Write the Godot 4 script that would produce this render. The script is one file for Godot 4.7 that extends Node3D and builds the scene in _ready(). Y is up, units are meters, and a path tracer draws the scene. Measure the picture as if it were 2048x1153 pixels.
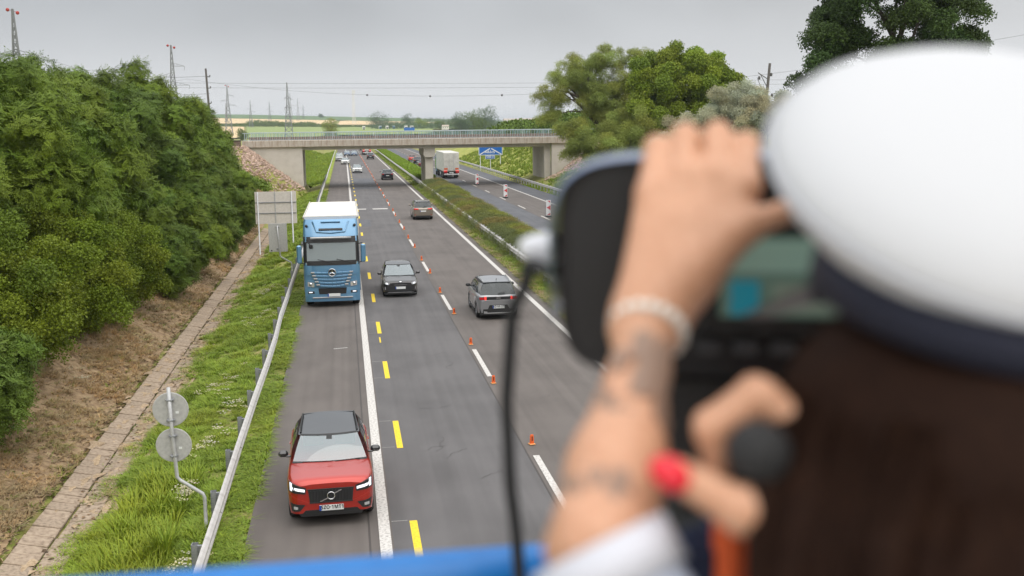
extends Node3D
# A motorway seen from an overpass on an overcast day. x to the right, y up, the road runs towards -z.

var M := {}
var used := {}
var rng := RandomNumberGenerator.new()
var wiggle := FastNoiseLite.new()


class MB:
	var st := SurfaceTool.new()

	func _init() -> void:
		st.begin(Mesh.PRIMITIVE_TRIANGLES)
		st.set_smooth_group(-1)

	func sm(g: int) -> void:
		st.set_smooth_group(g)

	func tri(a: Vector3, b: Vector3, c: Vector3) -> void:
		st.add_vertex(a)
		st.add_vertex(b)
		st.add_vertex(c)

	func quad(a: Vector3, b: Vector3, c: Vector3, d: Vector3) -> void:
		tri(a, b, c)
		tri(a, c, d)

	# box with chamfered edges: centre, size, chamfer, turn
	func box(c: Vector3, s: Vector3, ch := 0.0, b := Basis()) -> void:
		var h := s * 0.5
		if ch <= 0.0:
			var p := []
			for i in 8:
				p.append(c + b * Vector3(h.x if i & 1 else -h.x, h.y if i & 2 else -h.y, h.z if i & 4 else -h.z))
			for f in [[0, 1, 3, 2], [5, 4, 6, 7], [4, 0, 2, 6], [1, 5, 7, 3], [2, 3, 7, 6], [4, 5, 1, 0]]:
				quad(p[f[3]], p[f[2]], p[f[1]], p[f[0]])
			return
		ch = minf(ch, minf(h.x, minf(h.y, h.z)) * 0.95)
		var v := {}
		for i in 8:
			var g := Vector3(1 if i & 1 else -1, 1 if i & 2 else -1, 1 if i & 4 else -1)
			for a in 3:
				var q := h - Vector3(ch, ch, ch)
				q[a] = h[a]
				v[i * 3 + a] = c + b * (q * g)
		for a in 3:
			var u := (a + 1) % 3
			var w := (a + 2) % 3
			for s2 in 2:
				var base := s2 << a
				var i0 := base
				var i1 := base | (1 << u)
				var i2 := base | (1 << u) | (1 << w)
				var i3 := base | (1 << w)
				if s2:
					quad(v[i0 * 3 + a], v[i3 * 3 + a], v[i2 * 3 + a], v[i1 * 3 + a])
				else:
					quad(v[i0 * 3 + a], v[i1 * 3 + a], v[i2 * 3 + a], v[i3 * 3 + a])
			for k in 4:
				var e0 := ((k & 1) << u) | ((k >> 1) << w)
				var e1 := e0 | (1 << a)
				if (k & 1) == (k >> 1):
					quad(v[e0 * 3 + u], v[e0 * 3 + w], v[e1 * 3 + w], v[e1 * 3 + u])
				else:
					quad(v[e0 * 3 + u], v[e1 * 3 + u], v[e1 * 3 + w], v[e0 * 3 + w])
		for i in 8:
			tri(v[i * 3], v[i * 3 + 1], v[i * 3 + 2])

	func bar(a: Vector3, b: Vector3, w: float, h: float, ch := 0.0) -> void:
		var d := (b - a)
		var z := d.normalized()
		var x := Vector3.UP.cross(z)
		x = Vector3.RIGHT if x.length() < 0.01 else x.normalized()
		box((a + b) * 0.5, Vector3(w, h, d.length()), ch, Basis(x, z.cross(x), z))

	func tube(pts: Array, rad, sides := 8, caps := true) -> void:
		var rows := []
		var up := Vector3.UP
		for i in pts.size():
			var t: Vector3 = (pts[mini(i + 1, pts.size() - 1)] - pts[maxi(i - 1, 0)]).normalized()
			var x := up.cross(t)
			if x.length() < 0.05:
				x = Vector3.RIGHT.cross(t)
			x = x.normalized()
			up = t.cross(x)
			var r: float = rad if rad is float else rad[i]
			var row := PackedVector3Array()
			for k in sides:
				var an := TAU * k / sides
				row.append(pts[i] + (x * cos(an) + up * sin(an)) * r)
			rows.append(row)
		loft(rows, true)
		if caps:
			fan(rows[0])
			fan(rows[-1])

	func fan(row: PackedVector3Array) -> void:
		var c := Vector3.ZERO
		for p in row:
			c += p
		c /= row.size()
		for k in row.size():
			tri(c, row[k], row[(k + 1) % row.size()])

	func loft(rows: Array, closed := false) -> void:
		for i in rows.size() - 1:
			var a: PackedVector3Array = rows[i]
			var b: PackedVector3Array = rows[i + 1]
			var n := a.size()
			for k in (n if closed else n - 1):
				quad(a[k], a[(k + 1) % n], b[(k + 1) % n], b[k])

	# profile of (radius, height) turned round the y axis of xf
	func lathe(prof: Array, sides: int, xf := Transform3D()) -> void:
		var rows := []
		for p in prof:
			var row := PackedVector3Array()
			for k in sides:
				var an := TAU * k / sides
				row.append(xf * Vector3(cos(an) * p[0], p[1], sin(an) * p[0]))
			rows.append(row)
		loft(rows, true)

	# a polygon in xy pushed out along z
	func ext(poly: Array, z0: float, z1: float, xf := Transform3D()) -> void:
		var pp := PackedVector2Array(poly)
		var ids := Geometry2D.triangulate_polygon(pp)
		for i in range(0, ids.size(), 3):
			var t := [pp[ids[i]], pp[ids[i + 1]], pp[ids[i + 2]]]
			tri(xf * Vector3(t[0].x, t[0].y, z1), xf * Vector3(t[2].x, t[2].y, z1), xf * Vector3(t[1].x, t[1].y, z1))
			tri(xf * Vector3(t[0].x, t[0].y, z0), xf * Vector3(t[1].x, t[1].y, z0), xf * Vector3(t[2].x, t[2].y, z0))
		for i in pp.size():
			var a := pp[i]
			var b := pp[(i + 1) % pp.size()]
			quad(xf * Vector3(a.x, a.y, z0), xf * Vector3(b.x, b.y, z0), xf * Vector3(b.x, b.y, z1), xf * Vector3(a.x, a.y, z1))

	func done() -> ArrayMesh:
		st.generate_normals()
		return st.commit()


# ---- naming ----
func numbered(n: String) -> String:
	if not used.has(n):
		used[n] = 0
		return n
	used[n] += 1
	return "%s_%03d" % [n, used[n]]


func tag(o: Node, label: String, category: String, group := "", kind := "") -> Node:
	if label:
		o.set_meta("label", label)
	if category:
		o.set_meta("category", category)
	if group:
		o.set_meta("group", group)
	if kind:
		o.set_meta("kind", kind)
	return o


func thing(n: String, label: String, category: String, at := Vector3.ZERO, turn := 0.0, group := "") -> Node3D:
	var o := Node3D.new()
	o.name = numbered(n)
	add_child(o)
	o.position = at
	o.rotation.y = turn
	tag(o, label, category, group)
	return o


func part(parent: Node, n: String, mesh: Mesh, mat: Material, xf := Transform3D()) -> MeshInstance3D:
	var o := MeshInstance3D.new()
	o.name = numbered(n) if parent == self else n
	o.mesh = mesh
	o.material_override = mat
	o.transform = xf
	parent.add_child(o, true)
	return o


func struct(n: String, mesh: Mesh, mat: Material) -> MeshInstance3D:
	var o := part(self, n, mesh, mat)
	o.set_meta("kind", "structure")
	return o


func many(parent: Node, n: String, mesh: Mesh, mat: Material, xfs: Array, cols: Array) -> MultiMeshInstance3D:
	var mm := MultiMesh.new()
	mm.transform_format = MultiMesh.TRANSFORM_3D
	mm.use_colors = not cols.is_empty()
	mm.mesh = mesh
	mm.instance_count = xfs.size()
	for i in xfs.size():
		mm.set_instance_transform(i, xfs[i])
		if not cols.is_empty():
			mm.set_instance_color(i, cols[i])
	var o := MultiMeshInstance3D.new()
	o.name = numbered(n) if parent == self else n
	o.multimesh = mm
	o.material_override = mat
	if parent != self:
		o.set_meta("kind", "stuff")
	parent.add_child(o, true)
	return o


# ---- materials ----
func lin(r: float, g: float, b: float) -> Color:
	return Color(r, g, b).linear_to_srgb()


func mat(n: String, c: Color, rough := 0.8, metal := 0.0, spec := 0.5) -> StandardMaterial3D:
	var m := StandardMaterial3D.new()
	m.resource_name = n
	m.albedo_color = c.linear_to_srgb()
	m.roughness = rough
	m.metallic = metal
	m.metallic_specular = spec
	M[n] = m
	return m


func noise_tex(size: int, freq: float, octaves: int, stops: Array, sd := 1, type := FastNoiseLite.TYPE_SIMPLEX_SMOOTH) -> NoiseTexture2D:
	var f := FastNoiseLite.new()
	f.noise_type = type
	f.frequency = freq
	f.fractal_octaves = octaves
	f.seed = sd
	var t := NoiseTexture2D.new()
	t.width = size
	t.height = size
	t.seamless = true
	t.noise = f
	if stops.size():
		var g := Gradient.new()
		var off := PackedFloat32Array()
		var col := PackedColorArray()
		for s in stops:
			off.append(s[0])
			col.append(s[1].linear_to_srgb() if s[1] is Color else Color(s[1], s[1], s[1]))
		g.offsets = off
		g.colors = col
		t.color_ramp = g
	return t


# world-mapped noise colour (linear stops) with optional relief
func noisy(n: String, stops: Array, metres: float, freq := 0.02, octaves := 5, rough := 0.9, relief := 0.0, sd := 3) -> StandardMaterial3D:
	var m := mat(n, Color.WHITE, rough)
	m.albedo_texture = noise_tex(512, freq, octaves, stops, sd)
	m.uv1_triplanar = true
	m.uv1_world_triplanar = true
	m.uv1_scale = Vector3.ONE / metres
	if relief > 0.0:
		m.heightmap_enabled = true
		m.heightmap_texture = noise_tex(512, freq * 2.0, 5, [], sd + 9)
		m.heightmap_scale = relief
	return m


func paint(n: String, c: Color, metal := 0.35, rough := 0.35) -> StandardMaterial3D:
	var m := mat(n, c, rough, metal)
	m.clearcoat_enabled = true
	m.clearcoat = 1.0
	m.clearcoat_roughness = 0.04
	return m


func glass(n: String, c: Color, alpha: float, metal := 0.0) -> StandardMaterial3D:
	var m := mat(n, c, 0.03, metal, 1.0)
	m.albedo_color.a = alpha
	m.transparency = BaseMaterial3D.TRANSPARENCY_ALPHA
	return m


func leafy(n: String, c: Color, through := 0.5) -> StandardMaterial3D:
	var m := mat(n, c, 0.55, 0.0, 0.35)
	m.vertex_color_use_as_albedo = true
	m.backlight_enabled = true
	m.backlight = Color(through, through, through)
	m.cull_mode = BaseMaterial3D.CULL_DISABLED
	return m


func glow(n: String, c: Color, e: float) -> StandardMaterial3D:
	var m := mat(n, c, 0.2)
	m.emission_enabled = true
	m.emission = c.linear_to_srgb()
	m.emission_energy_multiplier = e
	return m


func materials() -> void:
	mat("white_paint", Color(0.72, 0.71, 0.68), 0.7)
	noisy("line_white", [[0.0, Color(0.24, 0.22, 0.21)], [0.34, Color(0.42, 0.4, 0.38)], [0.46, Color(0.55, 0.53, 0.5)], [1.0, Color(0.64, 0.62, 0.6)]], 2.0, 0.05, 6, 0.8)
	noisy("line_yellow", [[0.0, Color(0.5, 0.36, 0.03)], [0.45, Color(0.78, 0.56, 0.02)], [1.0, Color(0.85, 0.63, 0.03)]], 1.0, 0.03, 5, 0.7)
	noisy("chalk", [[0.0, Color(0.16, 0.15, 0.14)], [0.45, Color(0.2, 0.19, 0.18)], [0.6, Color(0.55, 0.54, 0.52)], [1.0, Color(0.62, 0.6, 0.58)]], 0.3, 0.06, 4, 0.9)
	noisy("concrete", [[0.0, Color(0.5, 0.46, 0.41)], [0.5, Color(0.56, 0.52, 0.465)], [1.0, Color(0.59, 0.55, 0.5)]], 9.0, 0.012, 6, 0.9, 0.3)
	noisy("fascia_concrete", [[0.0, Color(0.22, 0.15, 0.1)], [0.25, Color(0.36, 0.29, 0.235)], [0.5, Color(0.44, 0.385, 0.33)], [1.0, Color(0.5, 0.455, 0.4)]], 8.0, 0.01, 6, 0.9, 0.3, 8)
	M.fascia_concrete.uv1_scale = Vector3(0.5, 0.09, 0.5)
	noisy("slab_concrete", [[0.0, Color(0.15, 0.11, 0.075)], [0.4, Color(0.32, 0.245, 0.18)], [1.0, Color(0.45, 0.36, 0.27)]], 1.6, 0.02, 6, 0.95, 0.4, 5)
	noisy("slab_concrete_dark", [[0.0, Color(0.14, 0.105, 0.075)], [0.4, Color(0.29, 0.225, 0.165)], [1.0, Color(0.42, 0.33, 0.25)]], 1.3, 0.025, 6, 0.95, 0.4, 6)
	noisy("brown_stone", [[0.0, Color(0.1, 0.07, 0.055)], [0.5, Color(0.17, 0.12, 0.1)], [1.0, Color(0.24, 0.17, 0.14)]], 3.0, 0.03, 5, 0.95, 1.0, 7)
	noisy("galvanised", [[0.0, Color(0.4, 0.41, 0.42)], [0.5, Color(0.5, 0.51, 0.52)], [1.0, Color(0.58, 0.59, 0.6)]], 1.4, 0.02, 5, 0.5, 0.0, 11)
	M.galvanised.metallic = 0.35
	noisy("rail_steel", [[0.0, Color(0.38, 0.36, 0.34)], [0.35, Color(0.52, 0.5, 0.48)], [1.0, Color(0.64, 0.62, 0.6)]], 2.2, 0.02, 6, 0.45, 0.0, 12)
	M.rail_steel.metallic = 0.25
	noisy("post_steel", [[0.0, Color(0.2, 0.21, 0.23)], [0.5, Color(0.28, 0.29, 0.31)], [1.0, Color(0.36, 0.37, 0.39)]], 0.8, 0.03, 5, 0.55, 0.0, 13)
	M.post_steel.metallic = 0.3
	noisy("sign_back", [[0.0, Color(0.36, 0.36, 0.36)], [0.5, Color(0.43, 0.43, 0.42)], [1.0, Color(0.48, 0.48, 0.47)]], 1.0, 0.02, 5, 0.6, 0.0, 14)
	noisy("sign_back_warm", [[0.0, Color(0.56, 0.52, 0.48)], [0.5, Color(0.62, 0.58, 0.54)], [1.0, Color(0.66, 0.62, 0.58)]], 2.0, 0.02, 5, 0.65, 0.0, 15)
	mat("sign_blue", Color(0.01, 0.13, 0.5), 0.45)
	mat("sign_white", Color(0.75, 0.76, 0.78), 0.5)
	mat("sign_red", Color(0.6, 0.03, 0.04), 0.45)
	mat("rubber", Color(0.018, 0.018, 0.019), 0.8)
	mat("black_plastic", Color(0.014, 0.014, 0.015), 0.5)
	mat("dark_trim", Color(0.02, 0.021, 0.023), 0.4)
	mat("alloy", Color(0.35, 0.36, 0.38), 0.35, 0.8)
	mat("chrome", Color(0.75, 0.76, 0.78), 0.15, 1.0)
	mat("cabin", Color(0.05, 0.05, 0.052), 0.85)
	mat("seat_cloth", Color(0.09, 0.09, 0.095), 0.9)
	mat("lens", Color(0.55, 0.56, 0.58), 0.12, 0.35)
	glow("lamp_white", Color(0.9, 0.93, 1.0), 0.7)
	mat("tail_red", Color(0.45, 0.012, 0.02), 0.15)
	glow("lamp_red", Color(0.9, 0.05, 0.04), 0.9)
	mat("plate_white", Color(0.72, 0.74, 0.74), 0.5)
	mat("plate_blue", Color(0.01, 0.06, 0.35), 0.5)
	mat("ink", Color(0.012, 0.012, 0.014), 0.6)
	glass("windscreen", Color(0.4, 0.46, 0.48), 0.42, 0.22)
	glass("windscreen_dim", Color(0.4, 0.46, 0.47), 0.5, 0.28)
	glass("window_glass", Color(0.04, 0.05, 0.055), 0.9)
	M.window_glass.metallic_specular = 0.5
	paint("red_paint", Color(0.42, 0.022, 0.012), 0.35)
	paint("black_paint", Color(0.02, 0.021, 0.024), 0.2)
	paint("charcoal_paint", Color(0.03, 0.028, 0.03), 0.3)
	paint("grey_paint", Color(0.27, 0.275, 0.29), 0.55)
	paint("bronze_paint", Color(0.25, 0.215, 0.175), 0.5)
	paint("navy_paint", Color(0.018, 0.02, 0.03), 0.3)
	paint("white_car_paint", Color(0.75, 0.75, 0.74), 0.0)
	paint("blue_car_paint", Color(0.12, 0.19, 0.32), 0.4)
	paint("silver_paint", Color(0.4, 0.41, 0.42), 0.6)
	paint("bright_red_paint", Color(0.62, 0.05, 0.03), 0.1)
	paint("maroon_paint", Color(0.11, 0.03, 0.03), 0.3)
	paint("truck_blue", Color(0.12, 0.28, 0.46), 0.35, 0.3)
	noisy("tarp_white", [[0.0, Color(0.62, 0.58, 0.53)], [0.5, Color(0.76, 0.72, 0.67)], [1.0, Color(0.82, 0.79, 0.75)]], 5.0, 0.01, 5, 0.6, 0.0, 21)
	noisy("box_white", [[0.0, Color(0.5, 0.49, 0.45)], [0.5, Color(0.62, 0.61, 0.57)], [1.0, Color(0.68, 0.67, 0.63)]], 4.0, 0.01, 5, 0.55, 0.0, 22)
	mat("cone_orange", Color(0.72, 0.12, 0.02), 0.55)
	mat("cone_base", Color(0.7, 0.33, 0.12), 0.7)
	mat("lattice_steel", Color(0.24, 0.25, 0.26), 0.6, 0.3)
	mat("ball_red", Color(0.4, 0.035, 0.025), 0.6)
	mat("wire_dark", Color(0.12, 0.12, 0.125), 0.7)
	noisy("pole_wood", [[0.0, Color(0.06, 0.055, 0.05)], [1.0, Color(0.12, 0.11, 0.1)]], 0.6, 0.04, 5, 0.9, 0.5, 23)
	noisy("bark", [[0.0, Color(0.05, 0.04, 0.03)], [0.5, Color(0.1, 0.08, 0.06)], [1.0, Color(0.17, 0.14, 0.11)]], 0.7, 0.03, 6, 0.95, 2.0, 24)
	mat("railing_teal", Color(0.22, 0.35, 0.4), 0.5)
	mat("railing_white", Color(0.4, 0.47, 0.5), 0.5)
	noisy("railing_blue", [[0.0, Color(0.001, 0.13, 0.42)], [0.5, Color(0.002, 0.155, 0.48)], [1.0, Color(0.004, 0.17, 0.51)]], 0.6, 0.02, 5, 0.3, 0.0, 25)
	var nm := noise_tex(512, 0.12, 3, [], 40)
	for q in [["locust_leaf", Color(0.132, 0.2, 0.018)], ["shrub_leaf", Color(0.145, 0.2, 0.014)], ["dark_leaf", Color(0.105, 0.168, 0.02)], ["poplar_leaf", Color(0.06, 0.105, 0.028)], ["willow_leaf", Color(0.27, 0.32, 0.07)], ["maple_leaf", Color(0.22, 0.3, 0.03)], ["olive_leaf", Color(0.43, 0.44, 0.31)], ["hedge_leaf", Color(0.2, 0.21, 0.075)], ["far_leaf", Color(0.1, 0.16, 0.08)], ["grass_green", Color(0.205, 0.29, 0.028)], ["grass_dry", Color(0.42, 0.32, 0.18)], ["clipped_leaf", Color(0.2, 0.3, 0.025)]]:
		leafy(q[0], q[1])
	mat("litter_brown", Color(0.2, 0.13, 0.075), 0.9)
	M.litter_brown.vertex_color_use_as_albedo = true
	mat("flower_white", Color(0.6, 0.59, 0.48), 0.8)
	M.flower_white.vertex_color_use_as_albedo = true


# ---- the lie of the land ----
func far_height(x: float, d: float) -> float:
	var a := x / maxf(d, 1.0)
	var top := lerpf(40.0, 13.0, clampf((a + 0.14) / 0.3, 0.0, 1.0))
	var t := clampf((d - 650.0) / 2000.0, 0.0, 1.0)
	return top * t * t * (3.0 - 2.0 * t) + 1.5 * sin(x * 0.004 + d * 0.003) * t


# the road climbs a little and bends away beyond the fields
func far_road_height(d: float) -> float:
	return 3.7 * smoothstep(600.0, 880.0, d)


func land(x: float, d: float) -> float:
	var y := 0.0
	var n := wiggle.get_noise_2d(x * 6.0, d * 6.0)
	if x < -2.0:
		if x > -3.0:
			y = lerpf(-0.03, -0.08, (-2.0 - x))
		elif x > -5.5:
			y = lerpf(-0.08, -0.78, (-3.0 - x) / 2.5)
		elif x > -7.0:
			y = -0.82
		else:
			var top := 2.8 if d < 110.0 else lerpf(2.8, 4.2, clampf((d - 150.0) / 60.0, 0.0, 1.0))
			y = minf(-0.78 + (-7.0 - x) / 1.9, top)
			y += n * 0.18
	elif x > 8.4 and x < 12.5:
		y = -0.02 + 0.12 * sin((x - 8.4) / 4.1 * PI)
	elif x > 22.5:
		if x < 24.0:
			y = -0.04
		else:
			y = minf(-0.04 + (x - 24.0) / 2.4, 4.6) + n * 0.15
	else:
		y = -0.06
	# side cuttings die out further on
	if d > 260.0 and (x < -7.0 or x > 24.0):
		y = lerpf(y, 0.0, clampf((d - 260.0) / 200.0, 0.0, 1.0))
	# approach embankments of the bridge
	for s in [-1, 1]:
		var edge: float = -12.0 if s < 0 else 32.5
		var out_x: float = maxf(0.0, (x - edge) * -s)
		if out_x < 8.5 and (x < -4.9 or x > 26.3):
			var out_d := maxf(0.0, absf(d - 139.0) - 5.2)
			var e: float = 5.35 - Vector2(out_x, out_d).length() / 1.3
			if out_d <= 0.01 and out_x > 0.0:
				e = minf(e, 5.2)
			y = maxf(y, e)
	# our own overpass
	if d < 12.0:
		if x < -9.0:
			y = maxf(y, minf(6.0, (-9.0 - x) / 1.3))
		elif x > 27.0:
			y = maxf(y, minf(6.0, (x - 27.0) / 1.3))
	if d > 600.0:
		y += far_height(x, d)
		if d < 1150.0 and x > -12.0 and x < 110.0:
			y = maxf(y, far_road_height(d) - 0.08)
	return y


func grid_mesh(xs: Array, ds: Array, lift := 0.0) -> ArrayMesh:
	var st := SurfaceTool.new()
	st.begin(Mesh.PRIMITIVE_TRIANGLES)
	st.set_smooth_group(0)
	for d in ds:
		for x in xs:
			st.add_vertex(Vector3(x, land(x, d) + lift, -d))
	var w := xs.size()
	for j in ds.size() - 1:
		for i in w - 1:
			var a := j * w + i
			for k in [a, a + w, a + 1, a + 1, a + w, a + w + 1]:
				st.add_index(k)
	st.generate_normals()
	return st.commit()


func steps(list: Array) -> Array:
	# [[from, to, step], ...] joined
	var out := []
	for s in list:
		var v: float = s[0]
		while v < s[1] - 0.001:
			out.append(v)
			v += s[2]
	out.append(list[-1][1])
	return out


func view_and_light() -> void:
	var cam := Camera3D.new()
	cam.name = "camera"
	var lens := CameraAttributesPhysical.new()
	lens.frustum_focal_length = 43.7
	lens.frustum_focus_distance = 42.0
	lens.exposure_aperture = 3.5
	lens.frustum_near = 0.05
	lens.frustum_far = 12000.0
	cam.attributes = lens
	add_child(cam)
	cam.current = true
	cam.transform = Transform3D(Basis(Vector3(0.98751, -0.01185, 0.15709), Vector3(0.03585, 0.98791, -0.15082), Vector3(-0.1534, 0.15456, 0.976)).orthonormalized(), Vector3(0, 7.75, 0))
	var e := Environment.new()
	e.background_mode = Environment.BG_SKY
	var sky := Sky.new()
	var pano := PanoramaSkyMaterial.new()
	pano.panorama = ImageTexture.create_from_image(sky_image())
	sky.sky_material = pano
	e.sky = sky
	e.tonemap_mode = Environment.TONE_MAPPER_LINEAR
	e.tonemap_exposure = 1.06
	e.fog_enabled = true
	e.fog_density = 0.00014
	e.fog_light_color = Color(0.86, 0.89, 0.92)
	e.sdfgi_enabled = true
	e.ssao_enabled = true
	e.ssil_enabled = true
	var we := WorldEnvironment.new()
	we.name = "environment"
	we.environment = e
	add_child(we)
	var sun := DirectionalLight3D.new()
	sun.name = "sun"
	sun.light_energy = 0.46
	sun.light_angular_distance = 75.0
	sun.light_color = Color(1.0, 0.96, 0.9)
	sun.shadow_enabled = true
	add_child(sun)
	sun.look_at_from_position(Vector3(0.25, 1.0, 0.65), Vector3.ZERO, Vector3.RIGHT)


# an overcast sky: about three times as bright overhead as at the horizon, with soft uneven cloud
func sky_image() -> Image:
	var w := 768
	var h := 384
	var im := Image.create(w, h, false, Image.FORMAT_RGBF)
	var f := FastNoiseLite.new()
	f.seed = 5
	f.frequency = 0.9
	f.fractal_octaves = 5
	for j in h:
		var el := (0.5 - (j + 0.5) / h) * PI
		for i in w:
			var az := (i + 0.5) / w * TAU - PI * 0.5
			var y := sin(el)
			var c := Color(0.2, 0.19, 0.17)
			if y > 0.0:
				var dir := Vector3(cos(az) * cos(el), y, sin(az) * cos(el))
				var lum := 0.72 * (1.0 + 1.5 * y)
				var cl := f.get_noise_3d(dir.x * 2.0 / (0.35 + y), 1.7, dir.z * 2.0 / (0.35 + y))
				var dip := 0.3 * smoothstep(0.0, 0.12, y) * (1.0 - smoothstep(0.2, 0.6, y))
				lum *= (1.0 + 0.1 * cl * smoothstep(0.01, 0.12, y)) - dip
				# a broad darker, bluer bank of cloud over the fields beyond the locust trees
				var bank := smoothstep(-0.1, 0.75, dir.dot(Vector3(-0.8, 0.0, -0.6))) * smoothstep(0.0, 0.14, y) * (1.0 - smoothstep(0.3, 0.8, y))
				lum *= 1.0 - 0.2 * bank
				c = Color(0.985, 1.0, 1.02).lerp(Color(0.955, 1.0, 1.05), bank) * lum
			im.set_pixel(i, j, Color(c.r, c.g, c.b))
	return im


func setting() -> void:
	# the ground, one sheet to the horizon: fine near the road
	var gm := noisy("ground_soil", [[0.0, Color(0.1, 0.1, 0.025)], [0.4, Color(0.2, 0.24, 0.04)], [0.6, Color(0.27, 0.25, 0.08)], [1.0, Color(0.4, 0.3, 0.15)]], 9.0, 0.02, 6, 1.0, 4.0, 31)
	gm.detail_enabled = false
	var xs := [-9000.0, -5000.0, -2500.0, -1200.0, -700.0, -400.0, -250.0, -160.0, -110.0, -80.0, -60.0, -50.0, -42.0, -36.0, -32.0]
	xs.append_array(steps([[-28.0, -14.0, 2.0], [-14.0, -7.5, 0.5], [-7.5, -2.0, 0.25]]))
	xs.append_array([-2.0, 1.0, 4.0, 8.3])
	xs.append_array(steps([[8.5, 12.5, 0.5], [12.7, 22.3, 4.8], [22.5, 27.0, 0.5], [27.0, 40.0, 1.0]]))
	xs.append_array([43.0, 47.0, 52.0, 58.0, 66.0, 80.0, 110.0, 160.0, 250.0, 400.0, 700.0, 1200.0, 2500.0, 5000.0, 9000.0])
	var uniq := []
	for x in xs:
		if uniq.is_empty() or x > uniq[-1] + 0.01:
			uniq.append(x)
	var ds := steps([[-60.0, -10.0, 10.0], [-10.0, 14.0, 2.0], [14.0, 60.0, 0.8], [60.0, 126.0, 1.5], [126.0, 152.0, 0.6], [152.0, 260.0, 4.0], [260.0, 600.0, 20.0], [600.0, 3200.0, 60.0], [3200.0, 10000.0, 600.0]])
	struct("ground", grid_mesh(uniq, ds), gm)
	slope_cover()
	fields()
	roads()
	gutter()


# the dry cut bank and the worn verge: sheets of soil lying on the ground
func slope_cover() -> void:
	var dry := noisy("dry_earth", [[0.0, Color(0.13, 0.085, 0.05)], [0.35, Color(0.26, 0.175, 0.1)], [0.6, Color(0.36, 0.255, 0.15)], [1.0, Color(0.48, 0.36, 0.22)]], 4.0, 0.025, 6, 1.0, 5.0, 33)
	struct("dry_bank", grid_mesh(steps([[-14.0, -7.1, 0.3]]), steps([[14.0, 60.0, 0.5], [60.0, 100.0, 1.0]]), 0.05), dry)
	var sand := noisy("washed_sand", [[0.0, Color(0.25, 0.17, 0.1)], [0.5, Color(0.42, 0.31, 0.2)], [1.0, Color(0.54, 0.42, 0.29)]], 2.0, 0.03, 6, 1.0, 3.0, 34)
	struct("sand_strip", grid_mesh(steps([[-5.75, -5.3, 0.11]]), steps([[14.0, 100.0, 0.5]]), 0.03), sand)
	var lawn := noisy("bank_grass", [[0.0, Color(0.13, 0.17, 0.03)], [0.4, Color(0.25, 0.29, 0.045)], [0.65, Color(0.36, 0.35, 0.08)], [1.0, Color(0.46, 0.38, 0.16)]], 14.0, 0.02, 6, 1.0, 6.0, 35)
	struct("grass_bank", grid_mesh(steps([[23.2, 40.0, 0.8]]), steps([[145.5, 270.0, 2.5]]), 0.05), lawn)
	var lawn2 := noisy("verge_grass", [[0.0, Color(0.12, 0.18, 0.02)], [0.4, Color(0.22, 0.3, 0.03)], [0.7, Color(0.32, 0.36, 0.05)], [1.0, Color(0.42, 0.38, 0.14)]], 10.0, 0.02, 6, 1.0, 6.0, 36)
	struct("verge_bank", grid_mesh(steps([[-13.0, -2.2, 0.45]]), steps([[145.5, 330.0, 2.5]]), 0.05), lawn2)


# far fields: crops in strips that follow the land
func fields() -> void:
	var kinds := {
		"green_field": noisy("crop_green", [[0.0, Color(0.19, 0.25, 0.07)], [1.0, Color(0.26, 0.32, 0.1)]], 120.0, 0.02, 5, 1.0),
		"wheat_field": noisy("crop_wheat", [[0.0, Color(0.55, 0.4, 0.22)], [1.0, Color(0.68, 0.52, 0.3)]], 150.0, 0.02, 5, 1.0),
		"maize_field": noisy("crop_maize", [[0.0, Color(0.07, 0.13, 0.04)], [1.0, Color(0.1, 0.17, 0.055)]], 90.0, 0.02, 5, 1.0),
	}
	# each field by its four corners: x and distance, near side first
	for f in [["wheat_field", -190.0, 700.0, -63.0, 700.0, -111.0, 1235.0, -330.0, 1235.0], ["green_field", -61.5, 705.0, 60.0, 705.0, 100.0, 1245.0, -109.5, 1245.0], ["wheat_field", -600.0, 1420.0, -22.0, 1420.0, -10.0, 1790.0, -700.0, 1790.0], ["maize_field", -900.0, 1800.0, 700.0, 1800.0, 900.0, 2900.0, -1500.0, 2900.0], ["wheat_field", -8.0, 1420.0, 150.0, 1500.0, 190.0, 1780.0, -5.0, 1780.0], ["green_field", 70.0, 900.0, 420.0, 900.0, 520.0, 1200.0, 105.0, 1240.0]]:
		var st := SurfaceTool.new()
		st.begin(Mesh.PRIMITIVE_TRIANGLES)
		st.set_smooth_group(0)
		var n := 14
		for j in n + 1:
			for i in n + 1:
				var u := float(i) / n
				var v := float(j) / n
				var p := Vector2(f[1], f[2]).lerp(Vector2(f[3], f[4]), u).lerp(Vector2(f[7], f[8]).lerp(Vector2(f[5], f[6]), u), v)
				st.add_vertex(Vector3(p.x, land(p.x, p.y) + 0.9, -p.y))
		for j in n:
			for i in n:
				var a := j * (n + 1) + i
				for k in [a, a + n + 1, a + 1, a + 1, a + n + 1, a + n + 2]:
					st.add_index(k)
		st.generate_normals()
		struct(f[0], st.commit(), kinds[f[0]])


func strip(x0: float, x1: float, d0: float, d1: float, y: float, sub := 1) -> ArrayMesh:
	var st := SurfaceTool.new()
	st.begin(Mesh.PRIMITIVE_TRIANGLES)
	st.set_smooth_group(0)
	for k in sub:
		var a := lerpf(d0, d1, float(k) / sub)
		var b := lerpf(d0, d1, float(k + 1) / sub)
		for v in [Vector3(x0, y, -a), Vector3(x0, y, -b), Vector3(x1, y, -b), Vector3(x0, y, -a), Vector3(x1, y, -b), Vector3(x1, y, -a)]:
			st.set_uv(Vector2(v.x / 16.0, v.z / 64.0))
			st.set_uv2(Vector2(v.x / 16.0, v.z / 64.0))
			st.add_vertex(v)
	st.generate_normals()
	return st.commit()


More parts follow.
